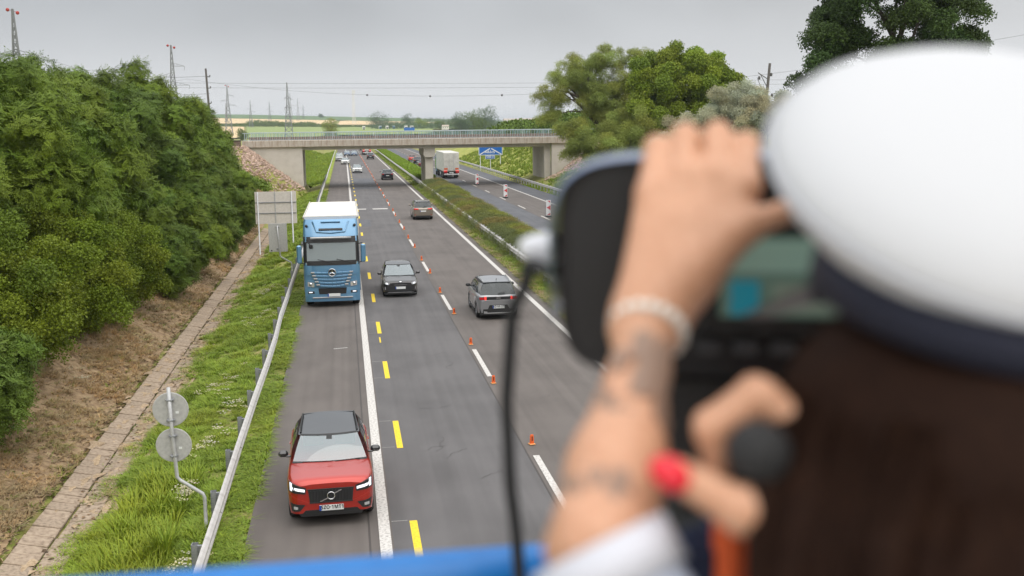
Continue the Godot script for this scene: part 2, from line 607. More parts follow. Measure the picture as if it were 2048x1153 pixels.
func asphalt(n: String, c: Color, sd: int) -> StandardMaterial3D:
	var m := mat(n, Color.WHITE, 0.82, 0.0, 0.4)
	m.albedo_texture = noise_tex(1024, 0.22, 3, [[0.0, c * 0.66], [0.5, c], [1.0, c * 1.34]], sd)
	m.uv1_triplanar = true
	m.uv1_world_triplanar = true
	m.uv1_scale = Vector3.ONE / 1.7
	m.heightmap_enabled = true
	m.heightmap_texture = noise_tex(512, 0.3, 3, [], sd + 3)
	m.heightmap_scale = 0.5
	# long wear streaks, oil tracks and lighter polished bands, with cracks sealed in bitumen
	var im := Image.create(512, 1024, false, Image.FORMAT_RGBA8)
	var f := FastNoiseLite.new()
	f.seed = sd
	f.frequency = 0.02
	f.fractal_octaves = 4
	for j in 1024:
		for i in 512:
			var u := TAU * i / 512.0
			var v := TAU * j / 1024.0
			var streak := f.get_noise_3d(cos(u) * 380.0, sin(u) * 380.0, cos(v) * 40.0 + 7.0)
			var blot := f.get_noise_3d(cos(v) * 170.0 + 300.0, sin(v) * 170.0, sin(u) * 90.0)
			var g := clampf(0.95 + 0.07 * streak + 0.09 * blot, 0.0, 1.0)
			im.set_pixel(i, j, Color(g, g, g, 1.0))
	m.detail_enabled = true
	m.detail_blend_mode = BaseMaterial3D.BLEND_MODE_MUL
	m.detail_albedo = ImageTexture.create_from_image(im)
	m.detail_uv_layer = BaseMaterial3D.DETAIL_UV_2
	return m


func roads() -> void:
	var warm := asphalt("asphalt_brown", Color(0.146, 0.129, 0.119), 51)
	var cool := asphalt("asphalt_grey", Color(0.134, 0.128, 0.129), 52)
	var fresh := asphalt("asphalt_blue", Color(0.124, 0.127, 0.139), 53)
	var road := struct("road", strip(-2.1, 8.55, -60.0, 610.0, 0.0, 40), warm)
	part(road, "lane_surface", strip(0.66, 4.02, -60.0, 610.0, 0.004, 40), cool)
	var far_road := struct("opposite_road", strip(12.3, 22.5, -60.0, 610.0, 0.0, 40), fresh)
	part(far_road, "lane_surface", strip(16.05, 20.0, -60.0, 610.0, 0.004, 40), warm)
	var bend := MB.new()
	bend.sm(0)
	for k in 24:
		var da := 600.0 + 20.0 * k
		var db := da + 20.0
		var oa := 40.0 * pow((da - 600.0) / 300.0, 2.0)
		var ob := 40.0 * pow((db - 600.0) / 300.0, 2.0)
		bend.quad(Vector3(-2.1 + oa, far_road_height(da) + 0.02, -da), Vector3(-2.1 + ob, far_road_height(db) + 0.02, -db), Vector3(22.5 + ob, far_road_height(db) + 0.02, -db), Vector3(22.5 + oa, far_road_height(da) + 0.02, -da))
	struct("far_road", bend.done(), fresh)
	# joint between lanes, tar in it
	var tar := mat("tar", Color(0.06, 0.052, 0.048), 0.7)
	part(road, "joint", strip(4.02, 4.06, -10.0, 420.0, 0.006), tar)
	part(road, "joint", strip(0.2, 0.235, -10.0, 420.0, 0.006), tar)
	part(far_road, "joint", strip(16.0, 16.05, 40.0, 420.0, 0.006), tar)
	part(road, "edge_line", strip(0.4, 0.62, -60.0, 610.0, 0.008, 60), M.line_white)
	part(road, "edge_line", strip(7.9, 8.12, -60.0, 610.0, 0.008, 60), M.line_white)
	part(far_road, "edge_line", strip(12.62, 12.86, -60.0, 610.0, 0.008, 60), M.line_white)
	part(far_road, "edge_line", strip(19.78, 19.98, -60.0, 610.0, 0.008, 60), M.line_white)
	var dash := strip(-0.075, 0.075, 0.0, 4.05, 0.0)
	var k := 0
	while k < 30:
		part(road, "lane_dash", dash, M.line_white, Transform3D(Basis(), Vector3(4.22, 0.009, -(19.45 + 12.05 * (k - 2)))))
		k += 1
	for q in 26:
		part(far_road, "lane_dash", dash, M.line_white, Transform3D(Basis(), Vector3(16.33, 0.009, -(35.2 + 12.05 * q))))
	var yel := strip(-0.075, 0.075, 0.0, 2.4, 0.0)
	var scuffed := strip(-0.025, 0.025, 0.0, 1.0, 0.0)
	for q in 34:
		var d := 10.3 + 7.2 * q
		part(road, "yellow_dash", yel, M.line_yellow, Transform3D(Basis(), Vector3(1.1 - 0.0006 * d, 0.009, -d)))
		if q < 6:
			part(road, "chalk_mark", strip(0.66, 0.98, 0.0, 0.025, 0.0), M.chalk, Transform3D(Basis(), Vector3(0, 0.0085, -d - 2.42)))
			part(road, "chalk_mark", strip(0.66, 0.96, 0.0, 0.02, 0.0), M.chalk, Transform3D(Basis(), Vector3(0, 0.0085, -d - 0.1)))
	part(road, "yellow_remnant", scuffed, M.line_yellow, Transform3D(Basis(), Vector3(1.05, 0.0085, -37.4)))
	part(road, "stop_bar", strip(0.7, 1.85, 99.0, 99.9, 0.0085), M.line_white)
	part(road, "stop_bar", strip(2.45, 3.85, 98.9, 99.9, 0.0085), M.line_white)
	part(road, "repair_patch", strip(0.98, 1.9, 82.0, 88.0, 0.0066), fresh)
	part(road, "repair_patch", strip(0.7, 3.98, 131.0, 158.0, 0.0066), fresh)
	var wipe := strip(0.0, 0.5, 0.0, 0.12, 0.0085)
	part(road, "chalk_mark", wipe, M.chalk, Transform3D(Basis(Vector3.UP, 0.25), Vector3(-0.6, 0, -36.6)))
	# sealed cracks, each its own wandering line
	rng.seed = 77
	for q in 26:
		var x := rng.randf_range(4.5, 7.6) if q < 17 else rng.randf_range(1.4, 3.9)
		var d := rng.randf_range(17.0, 62.0)
		var mb := MB.new()
		var p := Vector2(x, d)
		var an := rng.randf_range(0.0, TAU)
		for s in rng.randi_range(5, 12):
			an += rng.randf_range(-0.9, 0.9)
			var to := p + Vector2(cos(an), sin(an)) * rng.randf_range(0.06, 0.16)
			var nn := (to - p).orthogonal().normalized() * rng.randf_range(0.003, 0.008)
			mb.quad(Vector3(p.x + nn.x, 0.0096, -p.y - nn.y), Vector3(to.x + nn.x, 0.0096, -to.y - nn.y), Vector3(to.x - nn.x, 0.0096, -to.y + nn.y), Vector3(p.x - nn.x, 0.0096, -p.y + nn.y))
			p = to
		part(road, "crack", mb.done(), tar)


# concrete slabs lining the ditch, two rows, each slab apart
func gutter() -> void:
	rng.seed = 9
	var bed := MB.new()
	bed.quad(Vector3(-7.15, -0.86, -14.0), Vector3(-7.15, -0.86, -92.0), Vector3(-5.5, -0.86, -92.0), Vector3(-5.5, -0.86, -14.0))
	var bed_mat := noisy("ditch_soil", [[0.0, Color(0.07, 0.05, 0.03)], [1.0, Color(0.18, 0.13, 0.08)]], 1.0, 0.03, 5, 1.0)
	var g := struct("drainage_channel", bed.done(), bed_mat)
	var kinds := []
	for v in 4:
		for wdt in [0.62, 0.58]:
			var mb := MB.new()
			mb.box(Vector3.ZERO, Vector3(wdt - 0.025, 0.09, 0.48 - 0.012 * v), 0.012)
			kinds.append(mb.done())
	var d := 14.5
	var count := 0
	var rest := MB.new()
	while d < 90.0:
		for row in 2:
			var cx := -6.6 + 0.605 * row
			var at := Vector3(cx + rng.randf_range(-0.015, 0.015), -0.8 + (0.09 if row == 0 else 0.0) + rng.randf_range(-0.012, 0.012), -d)
			var tilt := Basis(Vector3(0, 0, 1), (-0.2 if row == 0 else 0.02) + rng.randf_range(-0.03, 0.03)) * Basis(Vector3.UP, rng.randf_range(-0.03, 0.03))
			if count < 300:
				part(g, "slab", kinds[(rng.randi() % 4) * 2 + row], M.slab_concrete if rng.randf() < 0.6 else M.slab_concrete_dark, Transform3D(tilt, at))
				count += 1
			else:
				rest.box(at, Vector3(0.64, 0.09, 0.47), 0.0, tilt)
		d += 0.5
	# sand washed over the slabs in flat irregular drifts
	var xf := []
	var cols := []
	var blob := MB.new()
	blob.sm(0)
	var rim := []
	for k in 14:
		var a := TAU * k / 14.0
		rim.append(Vector3(cos(a), 0, sin(a)) * (0.75 + 0.25 * sin(a * 3.0 + 1.0) + 0.12 * cos(a * 5.0)))
	for k in 14:
		var q0: Vector3 = rim[k]
		var q1: Vector3 = rim[(k + 1) % 14]
		blob.tri(Vector3(0, 0.05, 0), q0 * 0.6 + Vector3(0, 0.045, 0), q1 * 0.6 + Vector3(0, 0.045, 0))
		blob.quad(q0 * 0.6 + Vector3(0, 0.045, 0), q0, q1, q1 * 0.6 + Vector3(0, 0.045, 0))
	for k in 420:
		var dd := 15.0 + 70.0 * pow(rng.randf(), 1.3)
		var right := rng.randf() < 0.62
		var xx := -5.75 + rng.randfn() * 0.16 if right else rng.randf_range(-7.0, -5.8)
		var s := rng.randf_range(0.06, 0.3)
		xf.append(Transform3D(Basis(Vector3.UP, rng.randf() * 6.0).scaled(Vector3(s * 0.8, 0.3, s * rng.randf_range(1.0, 2.2))), Vector3(xx, -0.757 if xx > -6.28 else -0.757 + (-6.28 - xx) * 0.2 + 0.02, -dd)))
		var t := rng.randf_range(0.75, 1.1)
		cols.append(Color(t, t, t))
	var drift_mat: StandardMaterial3D = M.washed_sand.duplicate()
	drift_mat.vertex_color_use_as_albedo = true
	many(g, "sand_drift", blob.done(), drift_mat, xf, cols)
	if count >= 300:
		var o := part(g, "slab_rest", rest.done(), M.slab_concrete)
		o.set_meta("kind", "stuff")


# ---- bridge over the motorway ----
func bridge() -> void:
	var b := thing("overpass_bridge", "concrete overpass bridge with teal railings across the motorway", "bridge", Vector3(0, 0, -134.0))
	var mb := MB.new()
	mb.box(Vector3(9.9, 5.63, -0.2), Vector3(44.6, 0.8, 0.42), 0.03)
	part(b, "fascia", mb.done(), M.fascia_concrete)
	mb = MB.new()
	mb.box(Vector3(9.9, 5.63, -10.2), Vector3(44.6, 0.8, 0.42), 0.03)
	part(b, "fascia", mb.done(), M.fascia_concrete)
	mb = MB.new()
	mb.box(Vector3(9.9, 5.72, -5.2), Vector3(44.5, 0.5, 9.56))
	part(b, "deck", mb.done(), M.concrete)
	for z in [-1.15, -3.8, -6.5, -9.2]:
		mb = MB.new()
		mb.box(Vector3(10.2, 5.14, z), Vector3(31.0, 0.66, 0.7), 0.03)
		part(b, "girder", mb.done(), M.concrete)
	for z in [-1.9, -8.4]:
		mb = MB.new()
		mb.box(Vector3(10.72, 1.75, z), Vector3(1.02, 3.9, 1.0), 0.05)
		part(b, "pier", mb.done(), M.concrete)
	mb = MB.new()
	mb.sm(-1)
	mb.ext([Vector2(10.02, 4.81), Vector2(10.02, 3.95), Vector2(10.2, 3.69), Vector2(11.24, 3.69), Vector2(11.46, 3.95), Vector2(11.46, 4.81)], -9.6, -0.85)
	part(b, "pier_cap", mb.done(), M.concrete)
	# abutments with wing walls flush under the deck
	mb = MB.new()
	mb.ext([Vector2(-11.6, 5.23), Vector2(-5.14, 5.23), Vector2(-5.14, -0.9), Vector2(-5.7, -0.9)], -0.95, -0.35)
	part(b, "wing_wall", mb.done(), M.concrete)
	mb = MB.new()
	mb.box(Vector3(-5.6, 2.15, -5.3), Vector3(0.9, 6.1, 8.6), 0.03)
	part(b, "abutment", mb.done(), M.concrete)
	mb = MB.new()
	mb.ext([Vector2(26.55, 5.23), Vector2(32.2, 5.23), Vector2(27.0, -0.9), Vector2(26.55, -0.9)], -0.95, -0.35)
	part(b, "wing_wall", mb.done(), M.concrete)
	mb = MB.new()
	mb.box(Vector3(26.1, 2.15, -5.3), Vector3(0.85, 6.1, 8.6), 0.03)
	part(b, "abutment", mb.done(), M.concrete)
	mb = MB.new()
	mb.box(Vector3(9.9, 6.2, -7.6), Vector3(44.0, 0.46, 0.5), 0.02)
	part(b, "kerb", mb.done(), M.brown_stone)
	var post := MB.new()
	post.box(Vector3(0, 0.49, 0), Vector3(0.075, 0.98, 0.075))
	var post_mesh := post.done()
	var stick := MB.new()
	stick.box(Vector3(0, 0.5, 0), Vector3(0.045, 0.84, 0.03))
	var stick_mesh := stick.done()
	for z in [-0.2, -10.2]:
		var r := Node3D.new()
		r.name = "railing"
		b.add_child(r, true)
		r.position = Vector3(0, 6.03, z)
		mb = MB.new()
		mb.box(Vector3(9.9, 0.955, 0), Vector3(44.4, 0.07, 0.09), 0.01)
		part(r, "top_rail", mb.done(), M.railing_white)
		mb = MB.new()
		mb.box(Vector3(9.9, 0.1, 0), Vector3(44.4, 0.05, 0.05))
		part(r, "bottom_rail", mb.done(), M.railing_white)
		for k in 17:
			part(r, "post", post_mesh, M.railing_white, Transform3D(Basis(), Vector3(-12.05 + 2.675 * k, 0, 0)))
			if k < 16:
				for j in range(1, 12):
					part(r, "baluster", stick_mesh, M.railing_teal if z < -1.0 else (M.railing_white if j % 2 else M.railing_teal), Transform3D(Basis(), Vector3(-12.05 + 2.675 * (k + j / 12.0), 0, 0)))
	# wall of stone that holds the track bed beside the bridge end
	var w := thing("retaining_wall", "brown stone retaining wall beside the bridge end above the rubble", "wall", Vector3(-12.6, 0, -134.6))
	mb = MB.new()
	mb.box(Vector3(-8.0, 5.55, 0), Vector3(16.0, 1.0, 0.5), 0.03)
	part(w, "wall_face", mb.done(), M.brown_stone)
	mb = MB.new()
	mb.box(Vector3(-8.0, 6.1, 0), Vector3(16.1, 0.1, 0.62), 0.02)
	part(w, "coping", mb.done(), M.dark_trim)
	mb = MB.new()
	mb.box(Vector3(-8.0, 5.02, 0.1), Vector3(16.0, 0.08, 0.6), 0.02)
	part(w, "footing", mb.done(), M.concrete)
	# loose rubble on the cone beside the wing wall
	rng.seed = 21
	var rocks := []
	for v in 3:
		var rk := MB.new()
		var s := IcoRock(v)
		for t in range(0, s.size(), 3):
			rk.tri(s[t], s[t + 1], s[t + 2])
		rocks.append(rk.done())
	var stone := noisy("rubble_stone", [[0.0, Color(0.3, 0.2, 0.15)], [0.5, Color(0.45, 0.34, 0.28)], [1.0, Color(0.6, 0.5, 0.43)]], 2.0, 0.05, 4, 0.95, 0.0, 61)
	stone.vertex_color_use_as_albedo = true
	for side in 2:
		var xf := []
		var cols := []
		for k in 2600:
			var an := rng.randf_range(0.0, PI * 0.5)
			var u := rng.randf_range(0.0, 7.2)
			var x: float = -12.2 + u * cos(an) if side == 0 else 32.6 - u * cos(an)
			var d := 133.8 - u * sin(an)
			if side == 0 and rng.randf() < 0.45:
				x = rng.randf_range(-19.0, -12.0)
				d = 133.9 - u
			if u > 4.5 and rng.randf() < 0.6 and an > 0.5:
				continue
			var sc := rng.randf_range(0.09, 0.24)
			xf.append(Transform3D(Basis.from_euler(Vector3(rng.randf() * 6.0, rng.randf() * 6.0, rng.randf() * 6.0)).scaled(Vector3(sc, sc * rng.randf_range(0.5, 0.9), sc)), Vector3(x, land(x, d) + sc * 0.2, -d)))
			var t := rng.randf_range(0.7, 1.25)
			cols.append(Color(t, t * 0.97, t * 0.94))
		var o := many(self, "rubble", rocks[side], stone, xf, cols)
		tag(o, "pinkish broken stone rubble on the slope under the bridge" if side == 0 else "broken stone rubble under the bridge end by the trees", "rubble", "", "stuff")


func IcoRock(v: int) -> Array:
	var p := []
	var t := 1.618
	for q in [[-1, t, 0], [1, t, 0], [-1, -t, 0], [1, -t, 0], [0, -1, t], [0, 1, t], [0, -1, -t], [0, 1, -t], [t, 0, -1], [t, 0, 1], [-t, 0, -1], [-t, 0, 1]]:
		p.append(Vector3(q[0], q[1], q[2]).normalized() * (0.8 + 0.35 * sin(v * 3.1 + q[0] * 5.0 + q[1] * 3.0 + q[2] * 7.0)))
	var out := []
	for f in [[0, 11, 5], [0, 5, 1], [0, 1, 7], [0, 7, 10], [0, 10, 11], [1, 5, 9], [5, 11, 4], [11, 10, 2], [10, 7, 6], [7, 1, 8], [3, 9, 4], [3, 4, 2], [3, 2, 6], [3, 6, 8], [3, 8, 9], [4, 9, 5], [2, 4, 11], [6, 2, 10], [8, 6, 7], [9, 8, 1]]:
		for i in f:
			out.append(p[i])
	return out


# ---- the overpass we stand on, with its blue handrail ----
func own_overpass() -> void:
	var mb := MB.new()
	mb.box(Vector3(8.0, 5.75, 4.6), Vector3(60.0, 0.6, 11.6), 0.03)
	var o := struct("walkway_deck", mb.done(), M.concrete)
	mb = MB.new()
	mb.box(Vector3(8.0, 5.62, -1.32), Vector3(60.0, 0.9, 0.24), 0.03)
	part(o, "edge_beam", mb.done(), M.fascia_concrete)
	var r := thing("bridge_railing", "glossy blue tubular handrail of the overpass in front of the officer", "railing", Vector3(0, 6.05, -1.0))
	mb = MB.new()
	mb.sm(0)
	mb.tube([Vector3(-9.0, 1.245, 0), Vector3(0, 1.245, 0), Vector3(9.0, 1.245, 0)], 0.03, 16)
	part(r, "top_rail", mb.done(), M.railing_blue)
	mb = MB.new()
	mb.sm(0)
	mb.tube([Vector3(-9.0, 0.15, 0), Vector3(9.0, 0.15, 0)], 0.02, 10)
	part(r, "bottom_rail", mb.done(), M.railing_blue)
	for k in 10:
		var x := -8.8 + 1.95 * k
		mb = MB.new()
		mb.sm(0)
		mb.tube([Vector3(x, 0.0, 0), Vector3(x, 1.23, 0)], 0.022, 10)
		part(r, "post", mb.done(), M.railing_blue)
	mb = MB.new()
	mb.box(Vector3(0, 0.69, 0), Vector3(0.014, 1.08, 0.014))
	var bm := mb.done()
	for k in 110:
		var x := -8.75 + 0.16 * k
		part(r, "baluster", bm, M.railing_blue, Transform3D(Basis(), Vector3(x, 0, 0)))


# ---- crash barriers ----
func crash_barrier(label: String, x: float, d0: float, d1: float, side: float, post_gap: float, post_to: float, tall_posts: bool) -> void:
	var g := thing("crash_barrier", label, "crash barrier", Vector3(x, 0, -d0), 0.0, "crash barriers along the carriageways")
	var prof := [Vector2(0.0, 0.44), Vector2(0.03, 0.455), Vector2(0.078, 0.5), Vector2(0.078, 0.535), Vector2(0.02, 0.58), Vector2(0.02, 0.61), Vector2(0.078, 0.655), Vector2(0.078, 0.69), Vector2(0.03, 0.735), Vector2(0.0, 0.75)]
	var ring := []
	for p in prof:
		ring.append(p)
	for i in range(prof.size() - 1, -1, -1):
		ring.append(prof[i] + Vector2(-0.014, 0.0))
	rng.seed = int(absf(x) * 100.0)
	var dx := 0.0
	var d := d0
	while d < d1:
		var seg := 4.1 if d < 170.0 else 30.0
		var nx := rng.randf_range(-0.035, 0.035)
		var ny := rng.randf_range(-0.02, 0.02)
		var mb := MB.new()
		mb.sm(-1)
		var a := PackedVector3Array()
		var b := PackedVector3Array()
		for p in ring:
			a.append(Vector3(side * p.x + dx, p.y, d0 - d + 0.02))
			b.append(Vector3(side * p.x + nx, p.y + ny * 0.0, d0 - d - seg))
		mb.loft([a, b], true)
		mb.fan(a)
		mb.fan(b)
		part(g, "beam", mb.done(), M.rail_steel)
		dx = nx
		d += seg
	var pm := MB.new()
	var h := 0.78 if tall_posts else 0.7
	# C-section post behind the beam with a spacer between
	var off := 0.17 if not tall_posts else 0.09
	var hh := h * 0.5 - 0.35
	pm.box(Vector3(-side * (off + 0.05), hh, 0), Vector3(0.012, h + 0.7, 0.13))
	pm.box(Vector3(-side * off, hh, 0.06), Vector3(0.1, h + 0.7, 0.01))
	pm.box(Vector3(-side * off, hh, -0.06), Vector3(0.1, h + 0.7, 0.01))
	pm.box(Vector3(-side * (off - 0.03) * 0.5 - side * 0.008, 0.6, 0), Vector3(off - 0.03, 0.14, 0.06))
	var mesh := pm.done()
	d = d0 + 1.0
	while d < post_to:
		part(g, "post", mesh, M.post_steel if not tall_posts else M.galvanised, Transform3D(Basis(Vector3.UP, rng.randf_range(-0.04, 0.04)), Vector3(0, 0, d0 - d)))
		d += post_gap


func barriers() -> void:
	crash_barrier("pale steel crash barrier beside the hard shoulder and the ditch verge", -2.6, 11.4, 420.0, 1.0, 2.67, 160.0, false)
	crash_barrier("twin-beam steel crash barrier between the brown shrubs and the contraflow lane", 9.4, 20.0, 420.0, -1.0, 1.33, 150.0, true)
	crash_barrier("steel crash barrier on the far side of the median shrubs", 12.05, 30.0, 420.0, 1.0, 2.67, 150.0, false)
	crash_barrier("steel crash barrier below the grassy bank and the blue direction sign", 22.85, 60.0, 420.0, -1.0, 2.0, 190.0, true)


# ---- signs ----
func tube_path(pts: Array, r: float) -> ArrayMesh:
	var mb := MB.new()
	mb.sm(0)
	mb.tube(pts, r, 12)
	return mb.done()


func signs() -> void:
	# two round signs on a cranked pole, seen from behind
	var s := thing("traffic_sign", "two round sign plates seen from behind on a cranked grey pole", "traffic sign", Vector3(-2.95, -0.1, -20.3))
	part(s, "pole", tube_path([Vector3(0.02, -0.2, 0), Vector3(0.02, 0.72, 0), Vector3(-0.01, 0.8, 0), Vector3(-0.42, 1.1, 0), Vector3(-0.47, 1.17, 0), Vector3(-0.51, 2.0, 0), Vector3(-0.53, 2.95, 0)], 0.036), M.galvanised)
	for k in 2:
		var cy := 1.79 if k == 0 else 2.5
		var cx := -0.505 - 0.02 * k
		var mb := MB.new()
		mb.sm(-1)
		var xf := Transform3D(Basis(Vector3.RIGHT, PI / 2), Vector3(cx, cy, -0.06))
		mb.lathe([[0.0, 0.0], [0.325, 0.0], [0.337, -0.006], [0.337, -0.022], [0.325, -0.028], [0.0, -0.028]], 40, xf)
		var plate := part(s, "sign_plate", mb.done(), M.sign_back)
		mb = MB.new()
		mb.box(Vector3(cx + 0.12, cy - 0.06, -0.058), Vector3(0.06, 0.045, 0.004))
		part(plate, "sticker", mb.done(), M.plate_white)
		for dy in [-0.2, 0.2]:
			mb = MB.new()
			mb.box(Vector3(cx, cy + dy, -0.03), Vector3(0.16, 0.035, 0.05), 0.006)
			mb.box(Vector3(cx, cy + dy, 0.022), Vector3(0.1, 0.035, 0.03), 0.006)
			part(s, "clamp", mb.done(), M.post_steel)
	# rectangular sign on a cranked pole
	s = thing("traffic_sign", "plain rectangular sign plate seen from behind on a cranked pole", "traffic sign", Vector3(-2.95, -0.1, -55.8))
	part(s, "pole", tube_path([Vector3(0.02, -0.2, 0), Vector3(0.02, 0.72, 0), Vector3(-0.01, 0.8, 0), Vector3(-0.5, 1.1, 0), Vector3(-0.55, 1.17, 0), Vector3(-0.6, 2.0, 0), Vector3(-0.64, 2.75, 0)], 0.04), M.galvanised)
	var pb := MB.new()
	pb.box(Vector3(-0.63, 2.12, -0.08), Vector3(0.95, 1.5, 0.025), 0.01)
	part(s, "sign_plate", pb.done(), M.sign_back)
	for dy in [1.55, 2.68]:
		pb = MB.new()
		pb.box(Vector3(-0.62, dy, -0.03), Vector3(0.2, 0.05, 0.07), 0.01)
		part(s, "clamp", pb.done(), M.post_steel)
	pb = MB.new()
	pb.box(Vector3(-0.98, 1.45, -0.064), Vector3(0.07, 0.06, 0.006))
	part(s, "sticker", pb.done(), M.ink)
	# large panel sign on two posts with a frame of bars behind it
	s = thing("direction_sign", "large beige panel sign seen from behind on two posts with cross bars", "sign", Vector3(-4.66, 0, -72.0))
	for k in 3:
		pb = MB.new()
		pb.box(Vector3(0, 1.66 + 0.72 * k, -0.06), Vector3(2.72, 0.71, 0.03), 0.008)
		part(s, "panel", pb.done(), M.sign_back_warm)
	for x in [-1.17, 1.06]:
		part(s, "post", tube_path([Vector3(x, -0.9, 0.02), Vector3(x, 3.44, 0.02)], 0.045), M.galvanised)
	pb = MB.new()
	pb.box(Vector3(-0.04, 2.4, -0.02), Vector3(0.06, 2.08, 0.05), 0.005)
	part(s, "frame_bar", pb.done(), M.galvanised)
	for y in [2.02, 2.74]:
		pb = MB.new()
		pb.box(Vector3(0, y, -0.015), Vector3(2.7, 0.055, 0.045), 0.005)
		part(s, "frame_bar", pb.done(), M.post_steel)
	# blue sign beyond the bridge
	s = thing("direction_sign", "blue direction sign lettered in white with a distance plate beyond the bridge", "sign", Vector3(24.3, 0, -176.0))
	pb = MB.new()
	pb.box(Vector3(0, 4.1, 0), Vector3(4.05, 3.0, 0.06), 0.01)
	part(s, "border", pb.done(), M.sign_white)
	pb = MB.new()
	pb.box(Vector3(0, 4.1, 0.035), Vector3(3.85, 2.82, 0.03))
	part(s, "panel", pb.done(), M.sign_blue)
	for sx in [-1, 1]:
		pb = MB.new()
		pb.bar(Vector3(sx * 1.85, 2.72, 0.055), Vector3(sx * 0.1, 3.72, 0.055), 0.012, 0.16)
		part(s, "arrow_line", pb.done(), M.sign_white)
	text_part(s, "lettering", "Adács", 0.62, Vector3(-0.15, 2.86, 0.06), M.sign_white)
	pb = MB.new()
	pb.box(Vector3(-0.1, 2.26, 0.0), Vector3(1.62, 0.6, 0.06), 0.01)
	part(s, "distance_border", pb.done(), M.sign_white)
	pb = MB.new()
	pb.box(Vector3(-0.1, 2.26, 0.035), Vector3(1.48, 0.48, 0.03))
	part(s, "distance_plate", pb.done(), M.sign_blue)
	text_part(s, "lettering", "1000 m", 0.4, Vector3(-0.1, 2.12, 0.06), M.sign_white)
	for x in [-1.75, -0.05, 1.65]:
		part(s, "post", tube_path([Vector3(x, land(24.3 + x, 176.0) - 0.2, -0.06), Vector3(x, 4.6, -0.06)], 0.05), M.galvanised)
	# beacons between the lanes of the opposite road
	for q in [[16.76, 86.4], [16.76, 110.3], [16.84, 135.2], [16.84, 159.5]]:
		beacon(Vector3(q[0], 0, -q[1]))


func beacon(at: Vector3) -> void:
	var b := thing("traffic_beacon", "red and white arrow beacon board on a dark foot between the lanes", "traffic beacon", at, 0.1, "beacon boards between the lanes")
	var mb := MB.new()
	mb.box(Vector3(0, 0.05, 0), Vector3(0.42, 0.1, 0.6), 0.03)
	part(b, "foot", mb.done(), M.rubber)
	mb = MB.new()
	mb.box(Vector3(0, 0.76, 0), Vector3(0.4, 1.3, 0.035), 0.012)
	part(b, "board", mb.done(), M.sign_white)
	var tri := [[Vector2(0.15, 1.36), Vector2(-0.1, 1.36), Vector2(0.15, 1.16)], [Vector2(0.17, 0.98), Vector2(-0.17, 0.78), Vector2(0.17, 0.56)], [Vector2(0.15, 0.34), Vector2(-0.15, 0.16), Vector2(0.15, 0.16)]]
	for t in tri:
		mb = MB.new()
		mb.ext(t, 0.016, 0.024)
		part(b, "red_arrow", mb.done(), M.sign_red)


func text_part(parent: Node, n: String, words: String, size: float, at: Vector3, m: Material, turn := 0.0, squeeze := 1.0) -> MeshInstance3D:
	var f := SystemFont.new()
	f.font_names = PackedStringArray(["Droid Sans"])
	f.font_weight = 600
	var t := TextMesh.new()
	t.text = words
	t.font = f
	t.font_size = 64
	t.pixel_size = size / 64.0
	t.depth = 0.006
	t.vertical_alignment = VERTICAL_ALIGNMENT_BOTTOM
	var o := part(parent, n, t, m)
	o.transform = Transform3D(Basis(Vector3.UP, turn).scaled_local(Vector3(squeeze, 1, 1)), at - Vector3(0, size * 0.12, 0))
	return o


# ---- small orange lane markers on the road ----
func lane_markers() -> void:
	var base := MB.new()
	base.box(Vector3(0, 0.014, 0), Vector3(0.17, 0.028, 0.17), 0.01)
	var base_mesh := base.done()
	var body := MB.new()
	body.sm(0)
	body.loft([rounded(0.065, 0.03, 0.028), rounded(0.06, 0.028, 0.1), rounded(0.052, 0.024, 0.25), rounded(0.045, 0.02, 0.275), rounded(0.02, 0.01, 0.285)], true)
	var body_mesh := body.done()
	var band := MB.new()
	band.box(Vector3(0, 0.165, 0.027), Vector3(0.028, 0.13, 0.004))
	var band_mesh := band.done()
	var proto: Node3D
	rng.seed = 4
	for k in 44:
		var j := k / 2
		var d := (24.3 if k % 2 == 0 else 30.6) + 12.05 * j
		if d > 290.0:
			break
		var o: Node3D
		var at := Vector3(4.26 + rng.randf_range(-0.05, 0.04) - 0.0007 * d, 0.009, -d + rng.randf_range(-0.15, 0.15))
		if proto == null:
			o = thing("lane_marker", "small orange upright lane marker standing along the white dashes", "lane marker", at, 0.0, "orange markers dividing the traffic")
			part(o, "foot", base_mesh, M.cone_base)
			part(o, "body", body_mesh, M.cone_orange)
			part(o, "slot", band_mesh, M.maroon_paint)
			proto = o
		else:
			o = proto.duplicate()
			o.name = numbered("lane_marker")
			add_child(o)
			o.position = at
		o.rotation.y = rng.randf_range(-0.5, 0.5)
		o.scale = Vector3.ONE * 0.88


func rounded(w: float, t: float, y: float) -> PackedVector3Array:
	var row := PackedVector3Array()
	for k in 12:
		var a := TAU * k / 12.0
		row.append(Vector3(signf(cos(a)) * pow(absf(cos(a)), 0.6) * w, y, signf(sin(a)) * pow(absf(sin(a)), 0.6) * t))
	return row


# ---- power lines ----
func lattice(mb: MB, a: float, b: float, h: float, n: int, r: float, y0 := 0.0) -> void:
	var prev := []
	for k in n + 1:
		var t := float(k) / n
		var w := lerpf(a, b, t)
		var y := y0 + h * t
		var now := [Vector3(-w, y, -w), Vector3(w, y, -w), Vector3(w, y, w), Vector3(-w, y, w)]
		if k > 0:
			for i in 4:
				var j := (i + 1) % 4
				mb.bar(prev[i], now[i], r * 1.5, r * 1.5)
				mb.bar(prev[i], now[j], r, r)
				mb.bar(prev[j], now[i], r, r)
				mb.bar(now[i], now[j], r, r)
		prev = now


